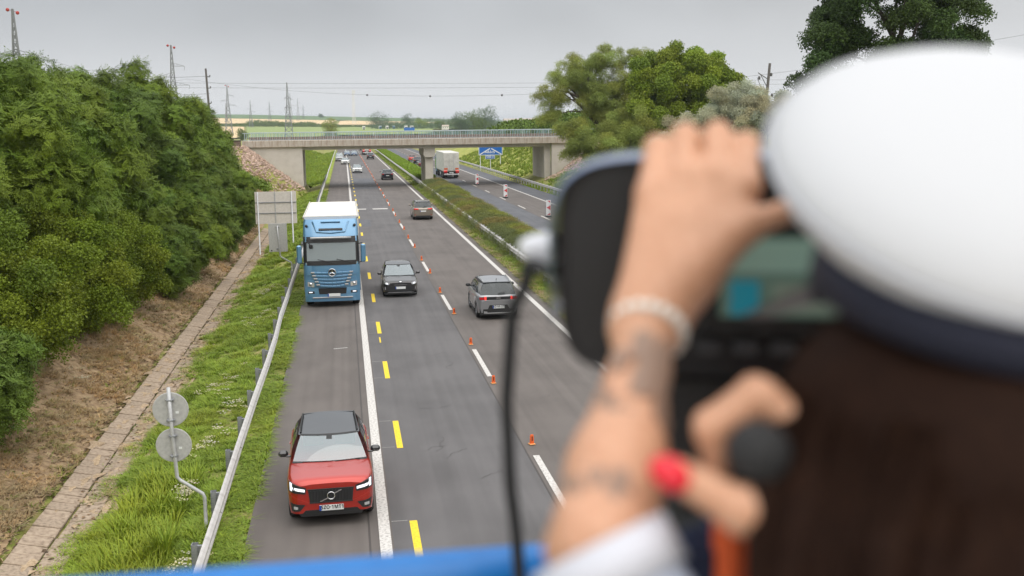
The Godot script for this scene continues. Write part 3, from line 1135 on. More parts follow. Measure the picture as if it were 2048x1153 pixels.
func pylon(label: String, at: Vector3, h: float, arms: Array, r: float, turn: float, m: Material, balls := false) -> Node3D:
	var p := thing("pylon", label, "pylon", at, turn, "power line pylons")
	var mb := MB.new()
	lattice(mb, h * 0.075, h * 0.022, h * 0.62, 8, r)
	lattice(mb, h * 0.022, h * 0.004, h * 0.38, 7, r * 0.8, h * 0.62)
	part(p, "tower", mb.done(), m)
	for a in arms:
		mb = MB.new()
		var y: float = h * a[0]
		var x: float = h * a[1]
		mb.bar(Vector3(0, y, 0), Vector3(x, y, 0), r, r)
		mb.bar(Vector3(0, y + h * 0.035, 0), Vector3(x, y + 0.02, 0), r * 0.8, r * 0.8)
		for k in range(1, 4):
			mb.bar(Vector3(x * k / 4.0, y, 0), Vector3(x * (k - 0.5) / 4.0, y + h * 0.035 * (1.0 - (k - 0.5) / 4.0), 0), r * 0.6, r * 0.6)
		mb.bar(Vector3(x, y, 0), Vector3(x, y - h * 0.04, 0), r * 0.9, r * 0.9)
		part(p, "arm", mb.done(), m)
	if balls:
		for s in [-1, 1]:
			mb = MB.new()
			mb.sm(0)
			var prof := []
			for k in 9:
				prof.append([0.42 * sin(PI * k / 8.0), -0.42 * cos(PI * k / 8.0)])
			mb.lathe(prof, 12, Transform3D(Basis(), Vector3(s * h * 0.031, h * (0.995 - 0.01 * (s + 1)), 0)))
			mb.bar(Vector3(0, h * 0.99, 0), Vector3(s * h * 0.031, h * (0.995 - 0.01 * (s + 1)), 0), 0.08, 0.08)
			part(p, "marker_ball", mb.done(), M.ball_red)
	return p


func sagging(a: Vector3, b: Vector3, sag: float, r: float) -> ArrayMesh:
	var pts := []
	for k in 17:
		var t := k / 16.0
		pts.append(a.lerp(b, t) - Vector3(0, sag * 4.0 * t * (1.0 - t), 0))
	var mb := MB.new()
	mb.tube(pts, r, 4, false)
	return mb.done()


func power_lines() -> void:
	var alt := [[0.79, 0.12], [0.69, -0.13], [0.6, 0.16]]
	var p1 := Vector3(-74.7, 2.0, -265.0)
	var p2 := Vector3(-57.7, 2.0, -384.0)
	var p3 := Vector3(-78.5, 2.0, -760.0)
	pylon("dark lattice pylon with red marker balls rising behind the locust trees", p1, 33.4, [[0.69, 0.13], [0.69, -0.13]], 0.16, 0.1, M.lattice_steel, true)
	pylon("lattice pylon with three staggered arms above the trees near the leaning pole", p2, 34.0, alt, 0.13, 0.05, M.lattice_steel, true)
	pylon("distant lattice pylon with staggered arms above the wheat field", p3, 34.5, alt, 0.14, 0.0, M.lattice_steel, true)
	pylon("lattice pylon with four short paired arms above the bridge", Vector3(-35.6, 0.0, -716.0), 36.4, [[0.72, 0.06], [0.72, -0.06], [0.55, 0.06], [0.55, -0.06], [0.39, 0.06], [0.39, -0.06], [0.22, 0.07], [0.22, -0.07]], 0.2, 0.0, M.lattice_steel)
	var k := 0
	for q in [[512.0, 203.0, 1200.0], [548.0, 206.0, 1350.0], [588.0, 190.0, 1500.0], [602.0, 200.0, 1700.0], [612.0, 212.0, 1900.0], [466.0, 208.0, 1500.0]]:
		var d: float = q[2]
		var x: float = (q[0] - 688.0) / 2110.0 * d
		var top: float = 7.75 + (255.0 - q[1]) / 2152.0 * d
		var base := land(x, d)
		pylon("faint far-off lattice pylon standing in the fields", Vector3(x, base, -d), top - base, alt, 0.14, 0.0, M.lattice_steel)
		k += 1
	# white telecom mast
	var mast := thing("telecom_mast", "tall white telecom mast on the ridge of fields", "mast", Vector3(15.2, land(15.2, 1500.0), -1500.0))
	var mb := MB.new()
	var mh := 7.75 + 71.0 / 2152.0 * 1500.0 - land(15.2, 1500.0)
	lattice(mb, 2.0, 0.8, mh, 14, 0.22)
	part(mast, "tower", mb.done(), M.white_paint)
	mb = MB.new()
	for i in 3:
		var an := TAU * i / 3.0
		mb.box(Vector3(cos(an) * 2.0, mh - 3.0, sin(an) * 2.0), Vector3(1.0, 4.0, 1.0), 0.1)
	part(mast, "antenna", mb.done(), M.white_paint)
	# wooden poles
	var pole := thing("utility_pole", "dark wooden pole rising behind the locust trees", "pole", Vector3(-16.85, 2.5, -140.0))
	mb = MB.new()
	mb.sm(0)
	mb.tube([Vector3(0.25, 0, 0), Vector3(-0.1, 12.65, 0)], [0.19, 0.12], 10)
	part(pole, "shaft", mb.done(), M.pole_wood)
	for y in [11.6, 10.2, 8.3]:
		mb = MB.new()
		mb.box(Vector3(0.12, y, 0), Vector3(0.5, 0.1, 0.12), 0.02)
		mb.sm(0)
		mb.lathe([[0.0, -0.08], [0.09, -0.06], [0.06, 0.0], [0.09, 0.06], [0.0, 0.14]], 8, Transform3D(Basis(), Vector3(0.36, y + 0.12, 0)))
		part(pole, "insulator", mb.done(), M.wire_dark)
	pole = thing("utility_pole", "wooden catenary pole with bracket arm above the silvery bushes", "pole", Vector3(45.4, 4.0, -110.0))
	mb = MB.new()
	mb.sm(0)
	mb.tube([Vector3(-0.35, 0, 0), Vector3(0.42, 9.9, 0)], [0.19, 0.14], 10)
	part(pole, "shaft", mb.done(), M.pole_wood)
	mb = MB.new()
	mb.bar(Vector3(0.25, 8.2, 0), Vector3(-0.9, 8.9, 0), 0.08, 0.08)
	mb.bar(Vector3(0.2, 7.3, 0), Vector3(-0.6, 8.7, 0), 0.06, 0.06)
	mb.bar(Vector3(0.1, 6.6, 0), Vector3(-1.5, 6.7, 0), 0.05, 0.05)
	mb.bar(Vector3(-0.1, 6.4, 0), Vector3(-1.0, 8.4, 0), 0.04, 0.04)
	part(pole, "bracket_arm", mb.done(), M.wire_dark)
	for q in [[-0.75, 8.35], [0.6, 8.7], [0.75, 6.5], [-0.35, 6.4]]:
		mb = MB.new()
		mb.sm(0)
		mb.lathe([[0.0, -0.2], [0.16, -0.15], [0.1, -0.05], [0.18, 0.0], [0.1, 0.06], [0.14, 0.15], [0.0, 0.2]], 8, Transform3D(Basis(), Vector3(q[0], q[1], 0)))
		part(pole, "insulator", mb.done(), M.wire_dark)
	# wires
	for y in [14.6, 12.4]:
		var w := part(self, "overhead_wire", sagging(Vector3(-70.0, y, -141.0), Vector3(-16.6, y - 0.4, -140.0), 0.6, 0.02), M.wire_dark)
		tag(w, "thin overhead wire running to the dark wooden pole", "wire", "overhead wires")
	var slung_a := p2 + Vector3(4.4, 22.5, 0)
	var slung_b := Vector3(150.0, 26.0, -216.0)
	tag(part(self, "overhead_wire", sagging(slung_a, slung_b, 9.3, 0.03), M.wire_dark), "power wire with dark marker balls slung from the pylon across the motorway", "wire", "overhead wires")
	for q in [[20.6, 1.4], [19.2, 1.2]]:
		var w := part(self, "overhead_wire", sagging(Vector3(-90.0, q[0], -300.0), Vector3(182.0, q[0], -300.0), q[1], 0.03), M.wire_dark)
		tag(w, "long thin power wire crossing the grey sky above the motorway", "wire", "overhead wires")
	for a in [0.69]:
		for s in [-1, 1]:
			var w := part(self, "overhead_wire", sagging(p1 + Vector3(s * 4.6, 35.5 * a - 1.4, 0), p2 + Vector3(s * 4.4, 35.5 * (a - 0.02) - 1.4, 0), 3.0, 0.03), M.wire_dark)
			tag(w, "power wire slung between the two lattice pylons behind the trees", "wire", "overhead wires")
	for tt in [0.3, 0.39, 0.485]:
		mb = MB.new()
		mb.sm(0)
		var prof := []
		for i in 9:
			prof.append([0.32 * sin(PI * i / 8.0), -0.32 * cos(PI * i / 8.0)])
		mb.lathe(prof, 10)
		var o := part(self, "marker_ball", mb.done(), M.wire_dark, Transform3D(Basis(), slung_a.lerp(slung_b, tt) - Vector3(0, 9.3 * 4.0 * tt * (1.0 - tt), 0)))
		tag(o, "small dark ball hanging on the power wire above the motorway", "marker ball", "marker balls on the wire")


# ---- vegetation ----
func blade_leaf(mb: MB, at: Vector3, dir: Vector3, side: Vector3, l: float, w: float) -> void:
	var n := dir.cross(side).normalized() * w * 0.25
	var mid := at + dir * l * 0.5
	mb.quad(at, mid + side * w * 0.5 + n, at + dir * l, mid - side * w * 0.5 + n)


func spray(kind: String, sd: int) -> ArrayMesh:
	var r := RandomNumberGenerator.new()
	r.seed = sd
	var mb := MB.new()
	if kind == "locust":
		for k in 6:
			var out := Vector3(r.randf_range(-1, 1), r.randf_range(-0.35, 0.8), r.randf_range(-1, 1)).normalized()
			var side := out.cross(Vector3.UP + Vector3(r.randf_range(-0.3, 0.3), 0, r.randf_range(-0.3, 0.3))).normalized()
			var p := out * 0.05
			var l := r.randf_range(0.26, 0.36)
			for j in 5:
				var q := p + out * l * (j + 0.6) / 5.0 - Vector3(0, 0.05 * pow(j / 5.0, 2.0), 0)
				for s in [-1.0, 1.0]:
					var dr: Vector3 = (side * s + out * 0.35 + Vector3(0, r.randf_range(-0.25, 0.15), 0)).normalized()
					blade_leaf(mb, q, dr, dr.cross(Vector3.UP + out * 0.3).normalized(), r.randf_range(0.085, 0.12), 0.05)
			blade_leaf(mb, p + out * l, out, side, 0.1, 0.05)
	else:
		var cnt: int = {"broad": 22, "slim": 30, "needle": 34}[kind]
		var ll: float = {"broad": 0.13, "slim": 0.12, "needle": 0.16}[kind]
		var ww: float = {"broad": 0.11, "slim": 0.035, "needle": 0.022}[kind]
		for k in cnt:
			var out := Vector3(r.randf_range(-1, 1), r.randf_range(-0.5, 1), r.randf_range(-1, 1)).normalized()
			var p := out * r.randf_range(0.02, 0.24)
			var dr := (out + Vector3(r.randf_range(-0.7, 0.7), r.randf_range(-0.7, 0.4), r.randf_range(-0.7, 0.7))).normalized()
			var side := dr.cross(Vector3(r.randf_range(-1, 1), r.randf_range(0.2, 1), r.randf_range(-1, 1))).normalized()
			var z := r.randf_range(0.75, 1.2)
			blade_leaf(mb, p, dr, side, ll * z, ww * z)
	return mb.done()


func tuft(sd: int, n: int, spread: float, droop: float) -> ArrayMesh:
	var r := RandomNumberGenerator.new()
	r.seed = sd
	var mb := MB.new()
	for k in n:
		var an := r.randf() * TAU
		var b := Vector3(cos(an), 0, sin(an)) * r.randf() * 0.12
		var lean := Vector3(cos(an + r.randf_range(-0.8, 0.8)), 0, sin(an)) * r.randf_range(0.1, spread)
		var h := r.randf_range(0.55, 1.0)
		var side := Vector3(-sin(an), 0, cos(an)) * 0.022
		var mid := b + lean * 0.4 + Vector3(0, h * 0.6, 0)
		var tip := b + lean + Vector3(0, h * (1.0 - droop * r.randf()), 0)
		mb.quad(b - side, b + side, mid + side * 0.7, mid - side * 0.7)
		mb.tri(mid - side * 0.7, mid + side * 0.7, tip)
	return mb.done()


var SP := {}


# lobes: [centre, radii]; sprays gather in clumps near the skin of each lobe
func crown(parent: Node, lobes: Array, count: int, clump: float, kind: String, m: Material, size: float, r: RandomNumberGenerator, skin := 0.45, tint := 0.22) -> Array:
	if not SP.has(kind):
		SP[kind] = spray(kind, 7)
	var xf := []
	var cols := []
	var centres := []
	var vol := 0.0
	for l in lobes:
		vol += pow(l[1].x * l[1].y * l[1].z, 2.0 / 3.0)
	for l in lobes:
		var n := int(count * pow(l[1].x * l[1].y * l[1].z, 2.0 / 3.0) / vol)
		var per := 60
		for c in maxi(1, n / per):
			var dir := Vector3(r.randfn(), r.randfn(), r.randfn()).normalized()
			var deep := 1.0 - skin * pow(r.randf(), 1.6)
			var cc: Vector3 = l[0] + dir * l[1] * deep * r.randf_range(0.88, 1.1)
			centres.append(cc)
			var t := r.randf_range(1.0 - tint, 1.0 + tint)
			var yel := r.randf_range(-0.08, 0.12)
			for k in per:
				# a billow: sprays sit on the rounded outside of the clump and point outwards
				var o2 := Vector3(r.randfn(), r.randfn() + 0.45, r.randfn()).normalized()
				var off := o2 * Vector3(1.0, 0.8, 1.0) * clump * r.randf_range(0.45, 1.05)
				var yb := (o2 + Vector3(r.randf_range(-0.5, 0.5), 0.5 + r.randf_range(-0.3, 0.3), r.randf_range(-0.5, 0.5))).normalized()
				var xb := yb.cross(Vector3(r.randfn(), r.randfn(), r.randfn())).normalized()
				var b := Basis(xb, yb, xb.cross(yb)) * (size * r.randf_range(0.7, 1.25))
				xf.append(Transform3D(b, cc + off))
				var tt := t * r.randf_range(0.88, 1.12)
				cols.append(Color(tt * (1.0 + yel), tt, tt * (1.0 - yel)))
	many(parent, "crown", SP[kind], m, xf, cols)
	return centres


func tree(n: String, label: String, at: Vector3, h: float, lobes: Array, count: int, kind: String, leaf: String, size: float, sd: int, group := "", clump := 0.6, trunk_r := 0.14, limbs := 9, skin := 0.45, cat := "tree") -> Node3D:
	var t := thing(n, label, cat, at, 0.0, group)
	var r := RandomNumberGenerator.new()
	r.seed = sd
	var centres := crown(t, lobes, count, clump, kind, M[leaf], size, r, skin)
	var mb := MB.new()
	mb.sm(0)
	var lean := Vector3(r.randf_range(-0.3, 0.3), 0, r.randf_range(-0.3, 0.3))
	var mid: Vector3 = lobes[0][0]
	var fork := Vector3(mid.x * 0.45, maxf(h * 0.3, 0.3), mid.z * 0.45) + lean
	mb.tube([Vector3(0, -0.4, 0), fork * 0.5 + lean * 0.2, fork, Vector3(mid.x, h * 0.72, mid.z)], [trunk_r * 1.25, trunk_r, trunk_r * 0.85, trunk_r * 0.3], 9)
	part(t, "trunk", mb.done(), M.bark)
	mb = MB.new()
	mb.sm(0)
	for k in limbs:
		var c: Vector3 = centres[r.randi() % centres.size()]
		var st := fork.lerp(Vector3(mid.x, h * 0.7, mid.z), r.randf() * 0.8)
		var via := st.lerp(c, 0.5) + Vector3(r.randf_range(-0.3, 0.3), 0.3, r.randf_range(-0.3, 0.3))
		mb.tube([st, via, c], [trunk_r * 0.5, trunk_r * 0.3, trunk_r * 0.08], 6, false)
	if limbs:
		part(t, "branches", mb.done(), M.bark)
	return t


func lobe(x: float, y: float, z: float, rx: float, ry: float, rz: float) -> Array:
	return [Vector3(x, y, z), Vector3(rx, ry, rz)]


func trees() -> void:
	rng.seed = 5
	# black locusts along the cut bank: x, d, top height above sea of road, crown radius
	var names := ["locust tree with feathery leaves, first of the row, above the yellow-green shrub", "locust tree with feathery leaves behind the row, under the pylon with balls", "dense locust tree second in the row, beside the yellow-green shrubs", "locust tree with ragged top third in the row on the cut bank", "dense dark locust tree fourth in the row on the cut bank", "locust tree with a thin sprig on top, fifth in the row", "locust tree with loose crown sixth in the row, before the leaning pole", "last locust tree of the row, beside the bridge rubble", "locust tree filling the gap behind the second and third of the row", "locust tree filling the gap behind the fourth and fifth of the row"]
	var row := [[-14.0, 33.5, 10.2, 3.2], [-15.5, 43.0, 12.2, 3.6], [-12.4, 41.0, 10.3, 3.3], [-12.6, 50.0, 10.2, 3.3], [-12.2, 59.0, 10.3, 3.3], [-12.0, 69.0, 10.4, 3.1], [-12.0, 80.0, 9.7, 3.1], [-12.3, 92.0, 9.2, 2.9], [-17.0, 56.0, 11.0, 3.6], [-17.5, 74.0, 11.4, 3.8]]
	for i in row.size():
		var q: Array = row[i]
		var y := land(q[0], q[1])
		var h: float = q[2] - y
		var w: float = q[3]
		var lobes := [lobe(0, h * 0.52, 0, w * 0.9, h * 0.36, w * 0.95), lobe(w * 0.45, h * 0.3, w * 0.3, w * 0.62, h * 0.28, w * 0.7), lobe(w * 0.3, h * 0.36, -w * 0.6, w * 0.6, h * 0.28, w * 0.6), lobe(-w * 0.3, h * 0.7, w * 0.4, w * 0.5, h * 0.22, w * 0.55), lobe(w * 0.1, h * 0.78, -w * 0.35, w * 0.45, h * 0.2, w * 0.5), lobe(-w * 0.1, h * 0.9, 0, w * 0.28, h * 0.12, w * 0.3)]
		if i == 5:
			lobes.append(lobe(-0.3, h * 1.08, 0, 0.5, 0.7, 0.5))
		if i == 6:
			lobes.append(lobe(0.9, h * 0.98, 0, 0.6, 0.6, 0.6))
		tree("locust_tree", names[i], Vector3(q[0], y, -q[1]), h, lobes, 8200, "locust", "locust_leaf" if i != 4 else "dark_leaf", 1.0 if q[1] > 45.0 else 0.9, 100 + i, "locust trees on the cut bank", 0.95, 0.14, 9, 0.5)
	var shr := [[-10.7, 32.5, 5.3, 2.8, "shrub_leaf", "wide yellow-green shrub overhanging the dry bank"], [-9.9, 39.0, 4.6, 2.4, "shrub_leaf", "yellow-green shrub second along the dry bank with arching twigs"], [-9.8, 45.0, 4.4, 2.2, "shrub_leaf", "yellow-green shrub third along the dry bank before the darker ones"], [-9.9, 26.5, 3.3, 1.8, "dark_leaf", "dark green shrub at the near end of the dry bank"], [-9.0, 51.0, 3.6, 1.8, "dark_leaf", "dark shrub at the foot of the locusts, touching the dry bank"], [-8.8, 58.5, 4.2, 1.9, "locust_leaf", "leafy shrub under the fifth locust, leaning towards the gutter"], [-8.7, 67.0, 4.5, 1.9, "dark_leaf", "dark tall shrub close to the gutter before the panel sign"], [-8.4, 77.0, 4.6, 1.8, "dark_leaf", "dark shrub beside the panel sign at the end of the gutter"], [-8.9, 86.0, 4.4, 1.9, "locust_leaf", "bright shrub under the last locust before the rubble"]]
	for i in shr.size():
		var q: Array = shr[i]
		var y := land(q[0], q[1])
		var h: float = q[2] - y
		var w: float = q[3]
		tree("shrub", q[5], Vector3(q[0], y, -q[1]), h, [lobe(0, h * 0.5, 0, w, h * 0.5, w), lobe(w * 0.45, h * 0.32, w * 0.55, w * 0.55, h * 0.34, w * 0.6), lobe(w * 0.3, h * 0.35, -w * 0.6, w * 0.6, h * 0.36, w * 0.6), lobe(-w * 0.4, h * 0.75, 0.2, w * 0.5, h * 0.3, w * 0.6)], 5200 if i < 4 else 3200, "broad" if q[4] == "shrub_leaf" else "locust", q[4], 0.62 if q[4] == "shrub_leaf" else 0.75, 140 + i, "shrubs at the foot of the bank", 0.6, 0.06, 7, 0.5, "shrub")
	# trees at the right-hand bridge end
	var y := land(31.0, 118.0)
	tree("willow_tree", "airy pale green willow with open branches leaning over the bridge end", Vector3(31.0, y, -118.0), 12.5, [lobe(-4.6, 10.2 , 0, 2.6, 1.9, 2.2), lobe(-7.8, 7.6, 0.5, 1.9, 1.5, 1.7), lobe(-8.2, 5.4, 0.5, 1.5, 1.1, 1.4), lobe(-1.2, 11.6, 0, 2.0, 1.6, 2.0), lobe(-3.0, 7.2, 0.6, 2.3, 1.6, 2.0), lobe(-1.0, 8.6, 0, 2.4, 2.0, 2.2), lobe(1.6, 12.0, 0, 1.8, 1.4, 1.8), lobe(-3.6, 8.9, 0.3, 2.2, 1.4, 2.0), lobe(1.2, 9.6, 0, 2.2, 1.6, 2.0), lobe(-6.2, 9.2, 0.3, 2.0, 1.6, 1.8), lobe(-2.4, 5.6, 0.5, 2.6, 1.8, 2.2), lobe(2.6, 8.0, 0, 2.6, 2.4, 2.2), lobe(0.4, 6.2, 0.4, 2.6, 2.0, 2.2)], 10500, "slim", "willow_leaf", 1.25, 160, "", 0.9, 0.28, 26, 0.9)
	y = land(36.5, 111.0)
	tree("maple_tree", "large rounded bright green tree beside the willow", Vector3(36.2, y, -111.0), 11.5, [lobe(0, 6.6, 0, 5.2, 3.8, 4.5), lobe(3.4, 5.8, 1.5, 3.2, 3.0, 3.2), lobe(-3.0, 5.2, 1.5, 3.2, 3.2, 3.2), lobe(-0.5, 9.3, 0.5, 3.0, 1.7, 3.0), lobe(2.2, 8.6, 0.5, 2.6, 1.6, 2.4), lobe(-3.5, 8.3, 0.5, 2.0, 1.5, 2.0)], 12000, "broad", "maple_leaf", 1.5, 161, "", 0.85, 0.25, 12, 0.4)
	y = land(28.5, 108.0)
	tree("leafy_shrub", "loose green shrub hanging over the wing wall of the bridge end", Vector3(28.6, y, -109.0), 6.5, [lobe(-3.2, 3.3, 1.0, 2.9, 1.9, 2.4), lobe(0.6, 4.4, 0, 3.2, 2.4, 2.6), lobe(-1.6, 2.0, 1.5, 2.4, 1.5, 2.0), lobe(3.0, 3.2, 1.0, 2.6, 2.2, 2.2), lobe(-4.6, 4.6, 0.5, 1.7, 1.3, 1.5), lobe(2.0, 5.4, 0, 2.8, 2.2, 2.4)], 8600, "slim", "willow_leaf", 1.5, 162, "", 0.8, 0.12, 10, 0.5, "shrub")
	for q in [[32.6, 96.0, 3.0, "silvery bush hanging over the speed camera case"], [36.2, 95.0, 4.4, "tallest silvery bush with bare twigs, below the catenary pole"], [30.2, 92.0, 2.0, "low silvery bush in front of the large green tree"], [38.6, 93.0, 3.6, "silvery bush next to the white cap"]]:
		y = land(q[0], q[1])
		var hh: float = q[2] + 1.6
		tree("silver_bush", q[3], Vector3(q[0], y, -q[1]), hh, [lobe(0, hh * 0.55, 0, 2.6, hh * 0.5, 2.2), lobe(1.5, hh * 0.8, 0.3, 1.5, hh * 0.32, 1.5), lobe(-1.6, hh * 0.65, 0.3, 1.6, hh * 0.35, 1.5)], 4200, "slim", "olive_leaf", 1.25, 170 + int(q[0]), "silvery bushes on the bank", 0.7, 0.07, 12, 0.5, "shrub")
	y = land(33.5, 61.0)
	tree("poplar_tree", "tall dark green poplar rising above the white cap", Vector3(33.4, y, -61.0), 15.5, [lobe(0, 10.2, 0, 5.2, 4.2, 4.6), lobe(-4.6, 6.6, 0.6, 1.7, 1.3, 1.6), lobe(-4.2, 9.4, 0.4, 1.9, 1.5, 1.8), lobe(4.4, 7.6, 0, 2.4, 1.8, 2.0), lobe(1.0, 6.0, 0, 4.2, 2.2, 3.4), lobe(-1.5, 13.4, 0, 3.4, 2.2, 3.0), lobe(2.5, 12.5, 0, 3.6, 2.4, 3.0)], 13000, "broad", "poplar_leaf", 1.05, 165, "", 0.85, 0.25, 12, 0.45)
	# far trees
	for q in [[663.0, 262.0, 24.0, 13.0, 520.0, "willow_leaf", "pale round tree standing alone beyond the bridge railing"], [645.0, 241.0, 8.0, 5.0, 2100.0, "far_leaf", "tiny lone tree on the skyline of the fields"], [845.0, 262.0, 20.0, 12.0, 960.0, "maple_leaf", "small bright tree beyond the bridge, a little apart from the white farmhouse"], [882.0, 262.0, 16.0, 9.0, 940.0, "dark_leaf", "small darker tree beyond the bridge, touching the white farmhouse"], [760.0, 258.0, 26.0, 22.0, 1080.0, "far_leaf", "broad far tree behind the distant lorries"], [818.0, 256.0, 22.0, 14.0, 1100.0, "far_leaf", "far tree with rounded top between the lorries and the small bright tree"], [948.0, 264.0, 34.0, 30.0, 620.0, "dark_leaf", "large far tree with a domed crown behind the bridge"], [975.0, 264.0, 44.0, 22.0, 640.0, "far_leaf", "tallest far tree with a tufted top behind the bridge"], [925.0, 264.0, 30.0, 20.0, 600.0, "far_leaf", "grey-green far tree beside the domed one behind the bridge"], [490.0, 268.0, 12.0, 9.0, 620.0, "dark_leaf", "small dark tree at the edge of the wheat field by the railing"]]:
		var d: float = q[4]
		var x: float = (q[0] - 688.0) / 2152.0 * d
		var hh: float = q[2] / 2152.0 * d
		var base: float = maxf(land(x, d), 7.75 + (253.0 - q[1]) / 2152.0 * d - 3.0)
		base = land(x, d)
		hh = maxf(hh, 7.75 + (253.0 - (q[1] - q[2])) / 2152.0 * d - base)
		var ww: float = q[3] / 2152.0 * d
		tree("far_tree", q[6], Vector3(x, base, -d), hh, [lobe(0, hh * 0.5, 0, ww, hh * 0.5, ww), lobe(ww * 0.5, hh * 0.4, 0, ww * 0.6, hh * 0.4, ww * 0.6), lobe(-ww * 0.4, hh * 0.6, 0, ww * 0.6, hh * 0.35, ww * 0.6)], 2000, "broad", q[5], 0.1 * ww + 0.7, 180 + int(q[0]), "far trees beyond the bridge", 0.5 * ww + 0.6, 0.2, 3, 0.7)
	# far hedgerows and woods that read as one mass
	woods("hedgerow", "dark line of trees between the wheat field and the green field", [[-260.0, -5.0, 1250.0, 1320.0, 4.0, 900], [-110.0, -30.0, 1245.0, 1300.0, 7.5, 420], [-15.0, 60.0, 1250.0, 1300.0, 2.5, 200]], "dark_leaf", 2.0)
	woods("woodland", "far woods along the skyline behind the bridge", [[60.0, 420.0, 900.0, 1250.0, 7.0, 1300], [120.0, 520.0, 1300.0, 1900.0, 8.0, 1400], [30.0, 90.0, 1000.0, 1200.0, 7.0, 260], [55.0, 150.0, 560.0, 700.0, 3.5, 600]], "far_leaf", 2.4)
	woods("thicket", "dark green thicket on top of the bank beyond the bridge", [[34.0, 60.0, 160.0, 235.0, 4.5, 1800]], "dark_leaf", 1.9)
	woods("weedy_scrub", "low green scrub beside the rubble at the bridge end", [[-19.0, -13.5, 126.0, 131.0, 0.9, 260], [-14.0, -9.5, 120.0, 126.0, 0.4, 160]], "locust_leaf", 0.9)


func woods(n: String, label: String, areas: Array, leaf: String, size: float) -> void:
	if not SP.has("broad"):
		SP["broad"] = spray("broad", 7)
	var xf := []
	var cols := []
	rng.seed = n.length()
	for a in areas:
		for k in a[5]:
			var x := rng.randf_range(a[0], a[1])
			var d := rng.randf_range(a[2], a[3])
			var hh: float = a[4] * (0.75 + 0.5 * wiggle.get_noise_2d(x * 0.9, d * 0.4))
			for j in 3:
				xf.append(Transform3D(Basis.from_euler(Vector3(rng.randf(), rng.randf() * 6.0, rng.randf())) * (size * rng.randf_range(1.4, 2.8)), Vector3(x + rng.randf_range(-2, 2) * size * 0.5, land(x, d) + hh * sqrt(rng.randf()), -d)))
				var t := rng.randf_range(0.75, 1.2)
				cols.append(Color(t, t, t * 0.95))
	var o := many(self, n, SP.broad, M[leaf], xf, cols)
	tag(o, label, "trees" if n != "weedy_scrub" else "scrub", "", "stuff")


func scatter(n: String, label: String, m: String, meshes: Array, areas: Array, sd: int) -> void:
	# areas: x0, x1, d0, d1, per square metre, height low, height high
	var xf := []
	var cols := []
	var r := RandomNumberGenerator.new()
	r.seed = sd
	for a in areas:
		var count := int((a[1] - a[0]) * (a[3] - a[2]) * a[4])
		for k in count:
			var x := r.randf_range(a[0], a[1])
			var d := r.randf_range(a[2], a[3])
			var patch := wiggle.get_noise_2d(x * 22.0 + 90.0, d * 14.0)
			if patch < -0.12 and r.randf() < 0.7:
				continue
			var h: float = lerpf(a[5], a[6], r.randf()) * (1.0 + 0.9 * patch)
			var wide := 0.42 + 0.5 * h
			xf.append(Transform3D(Basis(Vector3.UP, r.randf() * TAU).scaled(Vector3(wide, h, wide)), Vector3(x, land(x, d) + (0.05 if n == "dry_grass" else 0.0), -d)))
			var t := r.randf_range(0.75, 1.2) * (1.0 + 0.25 * wiggle.get_noise_2d(x * 9.0 - 40.0, d * 9.0))
			var yel := (0.12 if m == "grass_dry" else 0.18) * maxf(0.0, wiggle.get_noise_2d(x * 15.0 + 300.0, d * 12.0 + 50.0)) + r.randf_range(-0.06, 0.08)
			cols.append(Color(t * (1.0 + yel * 1.4), t, t * (1.0 - yel)))
	var o := many(self, n, meshes[0], M[m], xf, cols)
	tag(o, label, "grass", "", "stuff")


